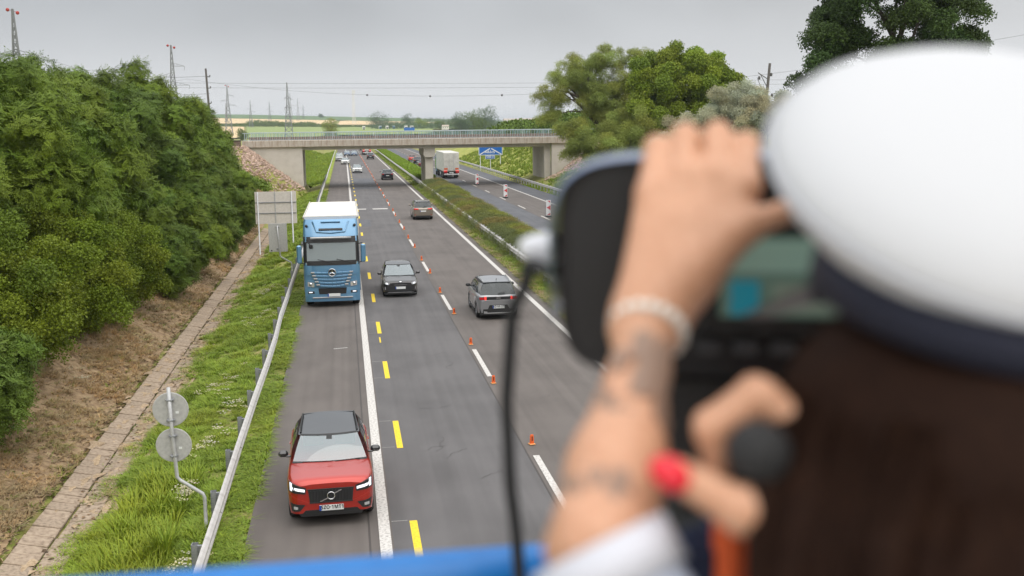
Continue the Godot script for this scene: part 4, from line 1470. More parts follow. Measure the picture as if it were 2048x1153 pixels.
func grasses() -> void:
	var t1 := tuft(1, 16, 0.5, 0.35)
	var t2 := tuft(2, 12, 0.8, 0.6)
	scatter("verge_grass_tufts", "bright green uncut grass between the crash barrier and the gutter", "grass_green", [t1], [[-5.6, -2.75, 14.0, 34.0, 130.0, 0.06, 0.26], [-5.6, -2.75, 34.0, 62.0, 84.0, 0.08, 0.28], [-5.6, -2.75, 62.0, 132.0, 40.0, 0.12, 0.32], [-4.9, -3.5, 17.5, 24.0, 60.0, 0.4, 0.75], [-6.0, -5.4, 15.0, 60.0, 75.0, 0.05, 0.17], [-6.4, -5.6, 15.0, 34.0, 9.0, 0.05, 0.16], [-7.3, -6.9, 15.0, 60.0, 5.0, 0.08, 0.2], [-13.0, -2.8, 146.0, 220.0, 10.0, 0.25, 0.6], [-13.0, -2.8, 220.0, 320.0, 5.0, 0.4, 0.8]], 201)
	scatter("short_grass", "short yellowing grass strip along the asphalt edge under the barrier", "grass_green", [t2], [[-2.75, -2.08, 14.0, 50.0, 150.0, 0.05, 0.14], [-2.75, -2.08, 50.0, 130.0, 60.0, 0.07, 0.16], [8.55, 9.5, 24.0, 70.0, 90.0, 0.06, 0.22], [8.55, 9.5, 70.0, 140.0, 40.0, 0.1, 0.26], [11.6, 12.3, 40.0, 130.0, 30.0, 0.08, 0.2], [22.5, 24.5, 85.0, 134.0, 22.0, 0.1, 0.3], [8.55, 9.6, 140.0, 300.0, 10.0, 0.12, 0.3]], 202)
	scatter("dry_grass", "dry straw-coloured grass on the brown bank above the gutter", "grass_dry", [t2], [[-9.6, -7.05, 14.0, 42.0, 60.0, 0.05, 0.18], [-9.2, -7.05, 42.0, 90.0, 28.0, 0.08, 0.2], [8.5, 8.95, 24.0, 110.0, 60.0, 0.04, 0.12], [-6.2, -5.3, 24.0, 75.0, 9.0, 0.06, 0.15], [-12.0, -7.0, 95.0, 130.0, 16.0, 0.15, 0.35]], 203)
	scatter("bank_weeds", "scattered green weeds on the dry brown bank and gutter edge", "grass_green", [t2], [[-9.4, -7.1, 16.0, 60.0, 5.0, 0.04, 0.2], [-7.2, -6.95, 16.0, 60.0, 5.0, 0.05, 0.18], [-8.6, -7.2, 26.0, 29.0, 14.0, 0.08, 0.22]], 206)
	scatter("bank_tufts", "long yellow-green grass on the bank below the blue sign", "grass_green", [t1], [[23.6, 40.0, 146.0, 230.0, 7.0, 0.25, 0.6], [24.0, 30.0, 96.0, 132.0, 14.0, 0.2, 0.45]], 204)
	# dead leaves and twigs on the gutter and the bank
	var lf := MB.new()
	lf.quad(Vector3(-0.03, 0, -0.012), Vector3(0.0, 0.012, -0.02), Vector3(0.035, 0, 0.0), Vector3(0.0, 0.01, 0.018))
	var lx := []
	var lc := []
	rng.seed = 66
	for k in 5200:
		var d := 15.0 + 60.0 * pow(rng.randf(), 1.4)
		var x := -6.98 + rng.randfn() * 0.14 if rng.randf() < 0.55 else rng.randf_range(-8.4, -5.3)
		var yy := land(x, d) + 0.075
		if x > -7.0 and x < -5.6:
			yy = -0.72 if x < -6.3 else -0.745
		lx.append(Transform3D(Basis.from_euler(Vector3(rng.randf_range(-0.3, 0.3), rng.randf() * 6.0, rng.randf_range(-0.3, 0.3))) * rng.randf_range(0.7, 2.2), Vector3(x, yy, -d)))
		var tn := rng.randf_range(0.3, 1.3)
		lc.append(Color(tn, tn, tn))
	tag(many(self, "leaf_litter", lf.done(), M.litter_brown, lx, lc), "brown dead leaves and twigs along the gutter edge", "leaf litter", "", "stuff")
	# small white-flowered weeds
	var mb := MB.new()
	for k in 7:
		var an := k * 2.4
		var p := Vector3(cos(an), 0, sin(an)) * 0.05 * sqrt(k)
		mb.box(p + Vector3(0, 0.02 * (k % 3), 0), Vector3(0.03, 0.012, 0.03))
	var fl := mb.done()
	var xf := []
	var cols := []
	rng.seed = 15
	for q in [[-3.6, 22.3, 0.22, 34, 0.42], [-3.1, 18.4, 0.4, 16, 0.2], [-3.3, 29.5, 0.5, 12, 0.22], [-4.2, 33.0, 0.7, 26, 0.25], [-3.6, 26.5, 0.6, 22, 0.22], [-4.0, 52.0, 1.0, 30, 0.3], [-3.6, 44.0, 0.9, 26, 0.28], [-8.4, 34.0, 0.5, 12, 0.12], [-9.0, 24.5, 1.2, 26, 0.1], [-7.9, 41.0, 0.9, 18, 0.12]]:
		for k in q[3]:
			var x: float = q[0] + rng.randfn() * q[2] * 0.5
			var d: float = q[1] + rng.randfn() * q[2]
			xf.append(Transform3D(Basis(Vector3.UP, rng.randf() * 6.0) * rng.randf_range(0.6, 1.2), Vector3(x, land(x, d) + q[4] * rng.randf_range(0.6, 1.1), -d)))
			var t := rng.randf_range(0.8, 1.1)
			cols.append(Color(t, t * rng.randf_range(0.9, 1.0), t * rng.randf_range(0.55, 1.0)))
	tag(many(self, "wild_flowers", fl, M.flower_white, xf, cols), "small white and cream wild flowers in the verge", "flowers", "", "stuff")


func median() -> void:
	var r := RandomNumberGenerator.new()
	r.seed = 300
	var protos := []
	var tone := [Color(0.95, 1.0, 0.8), Color(1.25, 1.02, 0.9), Color(0.75, 0.85, 0.8), Color(1.2, 1.25, 0.6)]
	var words := ["low dull green shrub in the median hedge between the barriers", "low brownish shrub in the median hedge between the barriers", "low dark shrub in the median hedge between the barriers", "low yellow-green shrub in the median hedge between the barriers"]
	SP["slim"] = SP.get("slim", spray("slim", 7))
	for v in 4:
		var xf := []
		var cols := []
		for k in 420:
			var p := Vector3(r.randfn() * 0.5, 0, r.randfn() * 0.55)
			p.y = maxf(0.05, 0.85 * sqrt(maxf(0.02, 1.0 - p.length_squared() * 0.55)) * r.randf_range(0.45, 1.12))
			xf.append(Transform3D(Basis.from_euler(Vector3(r.randf_range(-0.5, 0.5), r.randf() * 6.0, r.randf_range(-0.5, 0.5))) * r.randf_range(0.45, 0.75), p))
			var t := r.randf_range(0.7, 1.25)
			cols.append(tone[v] * t)
		protos.append([xf, cols])
	var made := {}
	var d := 26.0
	var i := 0
	while d < 132.0:
		for side in 2:
			var v := int(absf(wiggle.get_noise_2d(d * 9.0, side * 40.0)) * 9.0 + i) % 4
			var x := 10.25 + 1.05 * side + r.randf_range(-0.15, 0.15)
			var at := Vector3(x, land(x, d), -d + r.randf_range(-0.3, 0.3))
			var o: Node3D
			if not made.has(v):
				o = thing("median_shrub", words[v], "shrub", at, 0.0, "low shrubs in the median")
				many(o, "foliage", SP.slim, M.hedge_leaf, protos[v][0], protos[v][1])
				var mb := MB.new()
				for k in 5:
					mb.tube([Vector3.ZERO, Vector3(r.randf_range(-0.4, 0.4), 0.5, r.randf_range(-0.4, 0.4))], 0.015, 5, false)
				part(o, "stem", mb.done(), M.bark)
				made[v] = o
			else:
				o = made[v].duplicate()
				o.name = numbered("median_shrub")
				add_child(o)
				o.position = at
			o.rotation.y = r.randf() * TAU
			o.scale = Vector3.ONE * r.randf_range(0.85, 1.2)
			i += 1
		d += 1.7
	# clipped hedge beyond the bridge
	var h := thing("hedge", "bright green clipped hedge in the median beyond the bridge", "hedge", Vector3(0, 0, 0))
	SP["broad"] = SP.get("broad", spray("broad", 7))
	var xf := []
	var cols := []
	for k in 9000:
		var dd := 144.0 + 190.0 * pow(r.randf(), 1.3)
		var x := r.randf_range(9.9, 12.0)
		var top := r.randf() < 0.6
		xf.append(Transform3D(Basis.from_euler(Vector3(r.randf_range(-0.4, 0.4), r.randf() * 6.0, r.randf_range(-0.4, 0.4))) * r.randf_range(0.8, 1.3), Vector3(x if top else (9.9 if r.randf() < 0.7 else 12.0), 0.75 if top else r.randf_range(0.1, 0.75), -dd)))
		var t := r.randf_range(0.8, 1.2)
		cols.append(Color(t, t, t))
	many(h, "foliage", SP.broad, M.clipped_leaf, xf, cols)
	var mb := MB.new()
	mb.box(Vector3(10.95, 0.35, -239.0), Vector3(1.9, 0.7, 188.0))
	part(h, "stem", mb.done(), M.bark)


# ---- vehicles: built with the front towards +z ----
func curve(a: Array, d: float) -> float:
	if d <= a[0][0]:
		return a[0][1]
	for i in a.size() - 1:
		if d <= a[i + 1][0]:
			return lerpf(a[i][1], a[i + 1][1], (d - a[i][0]) / maxf(a[i + 1][0] - a[i][0], 1e-5))
	return a[-1][1]


func patch(mb: MB, f: Callable, u0: float, u1: float, v0: float, v1: float, nu: int, nv: int) -> void:
	var rows := []
	for i in nu + 1:
		var row := PackedVector3Array()
		for j in nv + 1:
			row.append(f.call(lerpf(u0, u1, float(i) / nu), lerpf(v0, v1, float(j) / nv)))
		rows.append(row)
	mb.loft(rows)


# a raised piece on the nose or tail: corners (x, y) tl, tr, br, bl, following the bodywork's plan
func face_piece(s: Dictionary, c: Array, out: float, rear := false, lean := 0.0) -> ArrayMesh:
	var mb := MB.new()
	mb.sm(-1)
	var n := 8
	var rows := [[], [], [], []]
	for i in n + 1:
		var u := float(i) / n
		var top: Vector2 = c[0].lerp(c[1], u)
		var bot: Vector2 = c[3].lerp(c[2], u)
		var k := 0
		for p in [top, top, bot, bot]:
			var z: float = face_z(s, absf(p.x), rear) + (out if k == 1 or k == 2 else -0.04)
			z -= lean * p.y
			rows[k].append(Vector3(p.x, p.y, -z if rear else z))
			k += 1
	for k in 3:
		mb.loft([PackedVector3Array(rows[k]), PackedVector3Array(rows[k + 1])])
	mb.quad(rows[0][0], rows[1][0], rows[2][0], rows[3][0])
	mb.quad(rows[3][n], rows[2][n], rows[1][n], rows[0][n])
	return mb.done()


func face_z(s: Dictionary, x: float, rear: bool) -> float:
	var half: float = s.W * 0.5
	var prev := 0.0
	for k in 40:
		var d := k * 0.02
		if half * curve(s.plan, (s.L - d) if rear else d) >= x:
			return s.L * 0.5 - (d + prev) * 0.5
		prev = d
	return s.L * 0.5 - 0.75


var wheel_cache := {}


func add_wheel(t: Node3D, at: Vector3, r: float, w: float, rim_mat: Material, right: bool) -> void:
	var key := "%.2f %.2f" % [r, w]
	if not wheel_cache.has(key):
		var ty := MB.new()
		ty.sm(0)
		ty.lathe([[r * 0.62, -w * 0.45], [r * 0.9, -w * 0.5], [r * 0.985, -w * 0.38], [r, -w * 0.2], [r, w * 0.2], [r * 0.985, w * 0.38], [r * 0.9, w * 0.5], [r * 0.66, w * 0.49], [r * 0.62, w * 0.42]], 28)
		var rm := MB.new()
		rm.sm(-1)
		rm.lathe([[r * 0.64, w * 0.44], [r * 0.6, w * 0.4], [r * 0.56, w * 0.1], [0.0, w * 0.08]], 28)
		for k in 5:
			var an := TAU * k / 5.0
			var dir := Vector3(cos(an), 0, sin(an))
			rm.bar(Vector3(0, w * 0.3, 0) + dir * r * 0.08, Vector3(0, w * 0.36, 0) + dir * r * 0.6, w * 0.1, r * 0.13)
		rm.lathe([[r * 0.14, w * 0.2], [r * 0.14, w * 0.36], [r * 0.1, w * 0.4], [0.0, w * 0.4]], 14)
		wheel_cache[key] = [ty.done(), rm.done()]
	var wn := Node3D.new()
	wn.name = "wheel"
	t.add_child(wn, true)
	wn.transform = Transform3D(Basis(Vector3(0, 0, 1), -PI / 2 if right else PI / 2), at)
	part(wn, "tyre", wheel_cache[key][0], M.rubber)
	part(wn, "rim", wheel_cache[key][1], rim_mat)


func plate(t: Node3D, s: Dictionary, x: float, y: float, w: float, h: float, rear: bool, words := "") -> void:
	var z: float = s.L * 0.5 + 0.012
	var hold := MB.new()
	var sg := -1.0 if rear else 1.0
	hold.box(Vector3(x, y, sg * (z + 0.008)), Vector3(w, h, 0.02), 0.004)
	var p := part(t, "number_plate", hold.done(), M.plate_white)
	hold = MB.new()
	hold.box(Vector3(x - sg * w * 0.455, y, sg * (z + 0.0195)), Vector3(w * 0.09, h * 0.96, 0.005))
	part(p, "country_band", hold.done(), M.plate_blue)
	if words:
		text_part(p, "lettering", words, h * 0.95, Vector3(x + sg * w * 0.04, y - h * 0.33, sg * (z + 0.02)), M.ink, PI if rear else 0.0, 0.92)


func car(n: String, label: String, s: Dictionary, at: Vector3, away: bool, yaw := 0.0, group := "") -> Node3D:
	var L: float = s.L
	var W: float = s.W
	var H: float = s.H
	var t := thing(n, label, "car", at, (PI if away else 0.0) + yaw, group)
	if not s.has("plan"):
		s.plan = [[0.0, 0.76], [0.03, 0.84], [0.09, 0.9], [0.2, 0.955], [0.45, 1.0], [L - 0.45, 1.0], [L - 0.18, 0.965], [L - 0.06, 0.92], [L, 0.84]]
	var R: float = s.get("R", 0.32)
	var axles := [s.get("fa", 0.8), s.get("ra", L - 0.75)]
	var half := W * 0.5
	var arch := R + 0.055
	# lower body
	var rows := []
	var ds := [0.0, 0.03, 0.06, 0.1, 0.15, 0.2, 0.28, 0.36]
	var d := 0.42
	while d < L - 0.4:
		ds.append(d)
		d += 0.055
	for q in [0.36, 0.28, 0.2, 0.14, 0.09, 0.05, 0.025, 0.0]:
		ds.append(L - q)
	for dd in ds:
		var w: float = half * curve(s.plan, dd)
		var yt: float = curve(s.top, dd)
		var ys: float = minf(yt - 0.015, curve(s.get("shoulder", s.top), dd) - s.get("drop", 0.06))
		var yb := curve([[0.0, 0.29], [0.3, 0.24], [L - 0.5, 0.22], [L, 0.3]], dd)
		for ax in axles:
			var e := absf(dd - ax)
			if e < arch:
				yb = maxf(yb, R + sqrt(arch * arch - e * e) - 0.005)
		yb = minf(yb, ys - 0.06)
		var z: float = L * 0.5 - dd
		var side := [Vector3(w * 0.965, yb, z), Vector3(w * 0.995, lerpf(yb, ys, 0.25), z), Vector3(w, lerpf(yb, ys, 0.5), z), Vector3(w * 0.985, lerpf(yb, ys, 0.8), z), Vector3(w * 0.965, ys, z), Vector3(w * 0.9, lerpf(ys, yt, 0.7), z), Vector3(w * 0.7, lerpf(ys, yt, 0.95), z), Vector3(w * 0.6, yt + 0.008, z)]
		var row := PackedVector3Array(side)
		row.append(Vector3(0, yt + 0.016, z))
		for k in range(side.size() - 1, -1, -1):
			row.append(Vector3(-side[k].x, side[k].y, z))
		rows.append(row)
	var mb := MB.new()
	mb.sm(0)
	mb.loft(rows)
	mb.sm(-1)
	mb.fan(rows[0])
	mb.fan(rows[-1])
	var body := part(t, "body", mb.done(), s.paint)
	# floor and wheel wells
	mb = MB.new()
	mb.box(Vector3(0, 0.36, 0), Vector3(W * 0.84, 0.3, L * 0.9))
	part(t, "underbody", mb.done(), M.black_plastic)
	# greenhouse
	var wa: float = s.wsb
	var rf: float = s.rf
	var rr: float = s.rr
	var rg: float = s.rgb
	var yB := func(dd: float) -> float: return curve(s.top, dd) - 0.01
	var wB := half * 0.93
	var wR: float = half * s.get("roof_w", 0.7)
	var side_pt := func(u: float, v: float, sg: float, off: float) -> Vector3:
		var db := lerpf(wa, rg, u)
		var dt := lerpf(rf, rr, u)
		var vv := v
		var p := Vector3(wB, yB.call(db), L * 0.5 - db).lerp(Vector3(wR + 0.03, H - 0.03, L * 0.5 - dt), vv)
		p.x += 0.035 * sin(PI * vv) + off
		p.x -= 0.1 * pow(maxf(0.0, u - 0.6) / 0.4, 2.0) * half
		p.x *= sg
		return p
	var frame: Material = s.get("frame", M.black_plastic)
	for sg in [-1.0, 1.0]:
		var pil: Array = s.get("pillars", [0.05, 0.45, 0.49, 0.84])
		for pr in [[0.0, pil[0]], [pil[1], pil[2]], [pil[3], 1.0]]:
			mb = MB.new()
			mb.sm(0)
			patch(mb, func(u, v): return side_pt.call(u, v, sg, 0.006), pr[0], pr[1], -0.04, 1.0, 3, 8)
			part(t, "pillar", mb.done(), s.paint if pr[1] == 1.0 and s.get("body_pillar", true) else frame)
		mb = MB.new()
		mb.sm(0)
		patch(mb, func(u, v): return side_pt.call(u, v, sg, 0.008), 0.0, 1.0, 0.88, 1.02, 12, 2)
		part(t, "window_frame", mb.done(), frame)
		for pr in [[pil[0], pil[1]], [pil[2], pil[3]]]:
			mb = MB.new()
			mb.sm(0)
			patch(mb, func(u, v): return side_pt.call(u, v, sg, 0.0), pr[0], pr[1], -0.03, 0.9, 4, 6)
			part(t, "side_window", mb.done(), M.window_glass)
	var screen := func(u: float, v: float, front: bool) -> Vector3:
		var db := wa if front else rg
		var dt := rf if front else rr
		var p := Vector3(wB * 0.985, yB.call(db), L * 0.5 - db).lerp(Vector3(wR * 1.0, H - 0.025, L * 0.5 - dt), v)
		var bulge := 0.11 * (1.0 - u * u)
		p.x *= u
		if not front:
			p.x *= 0.93
		p.z += bulge if front else -bulge * 0.6
		p.y += 0.02 * sin(PI * v)
		return p
	mb = MB.new()
	mb.sm(0)
	patch(mb, func(u, v): return screen.call(u, v, true), -0.96, 0.96, 0.0, 1.0, 12, 8)
	part(t, "windshield", mb.done(), s.get("glass", M.windscreen))
	mb = MB.new()
	mb.sm(0)
	patch(mb, func(u, v): return screen.call(u, v, false), -1.0, 1.0, 0.0, 1.0, 12, 8)
	part(t, "rear_window", mb.done(), M.window_glass)
	# roof
	mb = MB.new()
	mb.sm(0)
	patch(mb, func(u, v): return Vector3(u * (wR + 0.035 - 0.06 * v), H - 0.028 - 0.02 * absf(u) * absf(u) + 0.028 * sin(PI * clampf(v * 0.9 + 0.05, 0, 1)), L * 0.5 - lerpf(rf - 0.1 * (1.0 - u * u), rr + s.get("spoiler", 0.12) * (1.0 - 0.2 * u * u), v)), -1.0, 1.0, 0.0, 1.0, 12, 10)
	patch(mb, func(u, v): return Vector3(u * (wR + 0.03 - 0.06 * v), H - 0.07, L * 0.5 - lerpf(rf + 0.06, rr + s.get("spoiler", 0.12) - 0.03, v)), -1.0, 1.0, 0.0, 1.0, 2, 2)
	part(t, "roof", mb.done(), s.get("roof", s.paint))
	if s.has("rails"):
		for sg in [-1.0, 1.0]:
			mb = MB.new()
			mb.sm(0)
			var x: float = sg * (wR - 0.01)
			mb.tube([Vector3(x, H - 0.03, L * 0.5 - rf - 0.1), Vector3(x, H + 0.025, L * 0.5 - rf - 0.25), Vector3(x * 0.98, H + 0.03, L * 0.5 - (rf + rr) * 0.5), Vector3(x * 0.95, H + 0.02, L * 0.5 - rr + 0.15), Vector3(x * 0.95, H - 0.03, L * 0.5 - rr + 0.02)], 0.017, 8)
			part(t, "roof_rail", mb.done(), s.rails)
	mb = MB.new()
	mb.sm(0)
	patch(mb, func(u, v): return screen.call(u, v, true) + Vector3(0, 0.004, 0.006), -0.97, 0.97, 0.0, 0.055, 12, 1)
	patch(mb, func(u, v): return screen.call(u, v, true) + Vector3(0, 0.004, 0.006), -0.97, 0.97, 0.94, 1.0, 12, 1)
	patch(mb, func(u, v): return screen.call(u, v, true) + Vector3(0, 0.004, 0.006), -0.09, 0.09, 0.8, 0.95, 3, 2)
	part(t, "screen_border", mb.done(), M.black_plastic)
	# seats, dashboard
	mb = MB.new()
	mb.box(Vector3(0, yB.call(wa) - 0.12, L * 0.5 - wa - 0.25), Vector3(W * 0.8, 0.22, 0.45), 0.06)
	part(t, "dashboard", mb.done(), M.cabin)
	for q in [[-0.36, 0.36], [0.36, 0.36]]:
		for row in 2:
			mb = MB.new()
			var zz: float = L * 0.5 - lerpf(wa, rg, 0.4 + 0.33 * row)
			mb.box(Vector3(q[0] * W * 0.55, yB.call(wa) - 0.05, zz), Vector3(0.42, 0.6, 0.14), 0.05, Basis(Vector3.RIGHT, -0.2))
			mb.box(Vector3(q[0] * W * 0.55, yB.call(wa) + 0.3, zz - 0.07), Vector3(0.22, 0.16, 0.09), 0.03)
			part(t, "seat", mb.done(), M.seat_cloth)
	# mirrors
	for sg in [-1.0, 1.0]:
		mb = MB.new()
		mb.sm(-1)
		mb.box(Vector3(sg * (half + 0.09), yB.call(wa) + 0.09, L * 0.5 - wa - 0.38), Vector3(0.2, 0.13, 0.13), 0.045)
		mb.box(Vector3(sg * (half - 0.01), yB.call(wa) + 0.04, L * 0.5 - wa - 0.36), Vector3(0.12, 0.04, 0.07), 0.015)
		part(t, "side_mirror", mb.done(), s.get("mirror", s.paint))
	for dd in axles:
		for sg in [-1.0, 1.0]:
			add_wheel(t, Vector3(sg * (half - 0.12), R, L * 0.5 - dd), R, 0.21, s.get("rim", M.alloy), sg > 0.0)
	# sill cladding
	for sg in [-1.0, 1.0]:
		mb = MB.new()
		mb.box(Vector3(sg * (half * 0.975), 0.24, L * 0.5 - (axles[0] + axles[1]) * 0.5), Vector3(0.05, 0.14, axles[1] - axles[0] - 2.0 * arch), 0.015)
		part(t, "sill", mb.done(), M.black_plastic)
		for k in 2:
			mb = MB.new()
			mb.box(Vector3(sg * (half * 0.985 + 0.015), yB.call(wa) - 0.16, L * 0.5 - lerpf(wa, rg, 0.38 + 0.36 * k)), Vector3(0.03, 0.03, 0.17), 0.01)
			part(t, "door_handle", mb.done(), s.paint)
	mb = MB.new()
	mb.tube([Vector3(-0.55, yB.call(wa) + 0.02, L * 0.5 - wa + 0.05), Vector3(0.05, yB.call(wa) + 0.03, L * 0.5 - wa + 0.115)], 0.008, 5)
	mb.tube([Vector3(0.1, yB.call(wa) + 0.02, L * 0.5 - wa + 0.115), Vector3(0.6, yB.call(wa) + 0.03, L * 0.5 - wa + 0.03)], 0.008, 5)
	part(t, "wiper", mb.done(), M.black_plastic)
	match s.get("style", "plain"):
		"wide_grille":
			front_wide_grille(t, s)
		"slim_grille":
			front_slim_grille(t, s)
		_:
			front_plain(t, s)
	match s.get("tail", "plain"):
		"bar":
			tail_bar(t, s)
		"wide":
			tail_wide(t, s)
		_:
			tail_plain(t, s)
	return t


func V(x: float, y: float) -> Vector2:
	return Vector2(x, y)


func piece(t: Node, n: String, s: Dictionary, c: Array, out: float, m: Material, rear := false) -> MeshInstance3D:
	return part(t, n, face_piece(s, c, out, rear), m)


# both sides of the car at once
func pieces(t: Node, n: String, s: Dictionary, c: Array, out: float, m: Material, rear := false) -> void:
	piece(t, n, s, c, out, m, rear)
	piece(t, n, s, [V(-c[1].x, c[1].y), V(-c[0].x, c[0].y), V(-c[3].x, c[3].y), V(-c[2].x, c[2].y)], out, m, rear)


func front_wide_grille(t: Node3D, s: Dictionary) -> void:
	var z: float = s.L * 0.5
	var g := piece(t, "grille", s, [V(-0.44, 0.76), V(0.44, 0.76), V(0.41, 0.5), V(-0.41, 0.5)], 0.012, M.dark_trim)
	var rim := MB.new()
	rim.bar(Vector3(-0.45, 0.765, z + 0.014), Vector3(0.45, 0.765, z + 0.014), 0.02, 0.02, 0.004)
	rim.bar(Vector3(-0.42, 0.495, z + 0.014), Vector3(0.42, 0.495, z + 0.014), 0.02, 0.02, 0.004)
	part(g, "grille_frame", rim.done(), M.black_plastic)
	for k in 14:
		var x := -0.39 + 0.06 * k
		var mb := MB.new()
		mb.box(Vector3(x, 0.63, z + 0.018), Vector3(0.014, 0.22, 0.02), 0.003)
		part(g, "slat", mb.done(), M.black_paint)
	var ring := MB.new()
	ring.sm(0)
	var xf := Transform3D(Basis(Vector3.RIGHT, PI / 2), Vector3(0, 0.63, z + 0.034))
	var prof := []
	for k in 9:
		var an := TAU * k / 8.0
		prof.append([0.072 + 0.011 * cos(an), 0.011 * sin(an)])
	ring.lathe(prof, 28, xf)
	var b := part(g, "badge", ring.done(), M.chrome)
	ring = MB.new()
	ring.bar(Vector3(-0.21, 0.52, z + 0.03), Vector3(-0.055, 0.59, z + 0.032), 0.012, 0.022)
	ring.bar(Vector3(0.055, 0.67, z + 0.032), Vector3(0.2, 0.74, z + 0.03), 0.012, 0.022)
	part(b, "badge_bar", ring.done(), M.chrome)
	pieces(t, "headlight_housing", s, [V(0.47, 0.8), V(0.8, 0.92), V(0.81, 0.72), V(0.49, 0.68)], 0.014, M.dark_trim)
	pieces(t, "headlight", s, [V(0.5, 0.775), V(0.775, 0.84), V(0.775, 0.785), V(0.5, 0.725)], 0.022, M.lamp_white)
	pieces(t, "headlight", s, [V(0.745, 0.9), V(0.785, 0.91), V(0.785, 0.75), V(0.745, 0.745)], 0.024, M.lamp_white)
	pieces(t, "fog_light_recess", s, [V(0.5, 0.46), V(0.79, 0.5), V(0.76, 0.33), V(0.6, 0.34)], 0.008, M.dark_trim)
	pieces(t, "fog_light", s, [V(0.64, 0.43), V(0.74, 0.44), V(0.74, 0.38), V(0.64, 0.38)], 0.016, M.lens)
	piece(t, "lower_intake", s, [V(-0.5, 0.35), V(0.5, 0.35), V(0.58, 0.26), V(-0.58, 0.26)], 0.014, M.black_plastic)
	piece(t, "bumper_trim", s, [V(-0.62, 0.29), V(0.62, 0.29), V(0.58, 0.23), V(-0.58, 0.23)], 0.02, M.black_plastic)
	# bumper crease above the intake
	pieces(t, "bumper_crease", s, [V(0.4, 0.49), V(0.8, 0.66), V(0.8, 0.6), V(0.42, 0.43)], 0.016, s.paint)
	plate(t, s, 0.0, 0.385, 0.47, 0.11, false, s.get("words", ""))


func front_slim_grille(t: Node3D, s: Dictionary) -> void:
	var z: float = s.L * 0.5
	piece(t, "grille", s, [V(-0.46, 0.645), V(0.46, 0.645), V(0.3, 0.585), V(-0.3, 0.585)], 0.012, M.dark_trim)
	piece(t, "grille_trim", s, [V(-0.3, 0.585), V(0.3, 0.585), V(0.3, 0.57), V(-0.3, 0.57)], 0.018, M.chrome)
	pieces(t, "headlight", s, [V(0.48, 0.66), V(0.74, 0.76), V(0.76, 0.63), V(0.52, 0.585)], 0.016, M.lens)
	pieces(t, "headlight_bulb", s, [V(0.56, 0.665), V(0.68, 0.7), V(0.68, 0.63), V(0.56, 0.61)], 0.022, M.lamp_white)
	piece(t, "lower_intake", s, [V(-0.58, 0.51), V(0.58, 0.51), V(0.5, 0.25), V(-0.5, 0.25)], 0.01, M.dark_trim)
	pieces(t, "fog_light", s, [V(0.65, 0.5), V(0.71, 0.5), V(0.7, 0.37), V(0.66, 0.37)], 0.014, M.chrome)
	piece(t, "lip", s, [V(-0.6, 0.245), V(0.6, 0.245), V(0.58, 0.22), V(-0.58, 0.22)], 0.016, M.chrome)
	piece(t, "bumper_trim", s, [V(-0.74, 0.2), V(0.74, 0.2), V(0.72, 0.15), V(-0.72, 0.15)], 0.012, M.black_plastic)
	var ring := MB.new()
	ring.sm(0)
	ring.lathe([[0.075, 0.0], [0.075, 0.012], [0.0, 0.016]], 20, Transform3D(Basis(Vector3.RIGHT, PI / 2).scaled_local(Vector3(1, 1, 0.5)), Vector3(0, 0.7, z - 0.01)))
	part(t, "badge", ring.done(), M.chrome)
	plate(t, s, 0.0, 0.44, 0.46, 0.105, false)


func front_plain(t: Node3D, s: Dictionary) -> void:
	var y := curve(s.top, 0.05)
	var w: float = s.W * 0.5
	piece(t, "grille", s, [V(-w * 0.5, y - 0.08), V(w * 0.5, y - 0.08), V(w * 0.42, y - 0.24), V(-w * 0.42, y - 0.24)], 0.012, M.dark_trim)
	pieces(t, "headlight", s, [V(w * 0.56, y - 0.05), V(w * 0.9, y + 0.0), V(w * 0.9, y - 0.13), V(w * 0.6, y - 0.17)], 0.014, M.lens)
	piece(t, "lower_intake", s, [V(-w * 0.66, 0.4), V(w * 0.66, 0.4), V(w * 0.6, 0.22), V(-w * 0.6, 0.22)], 0.012, M.dark_trim)
	plate(t, s, 0.0, 0.46, 0.46, 0.11, false)


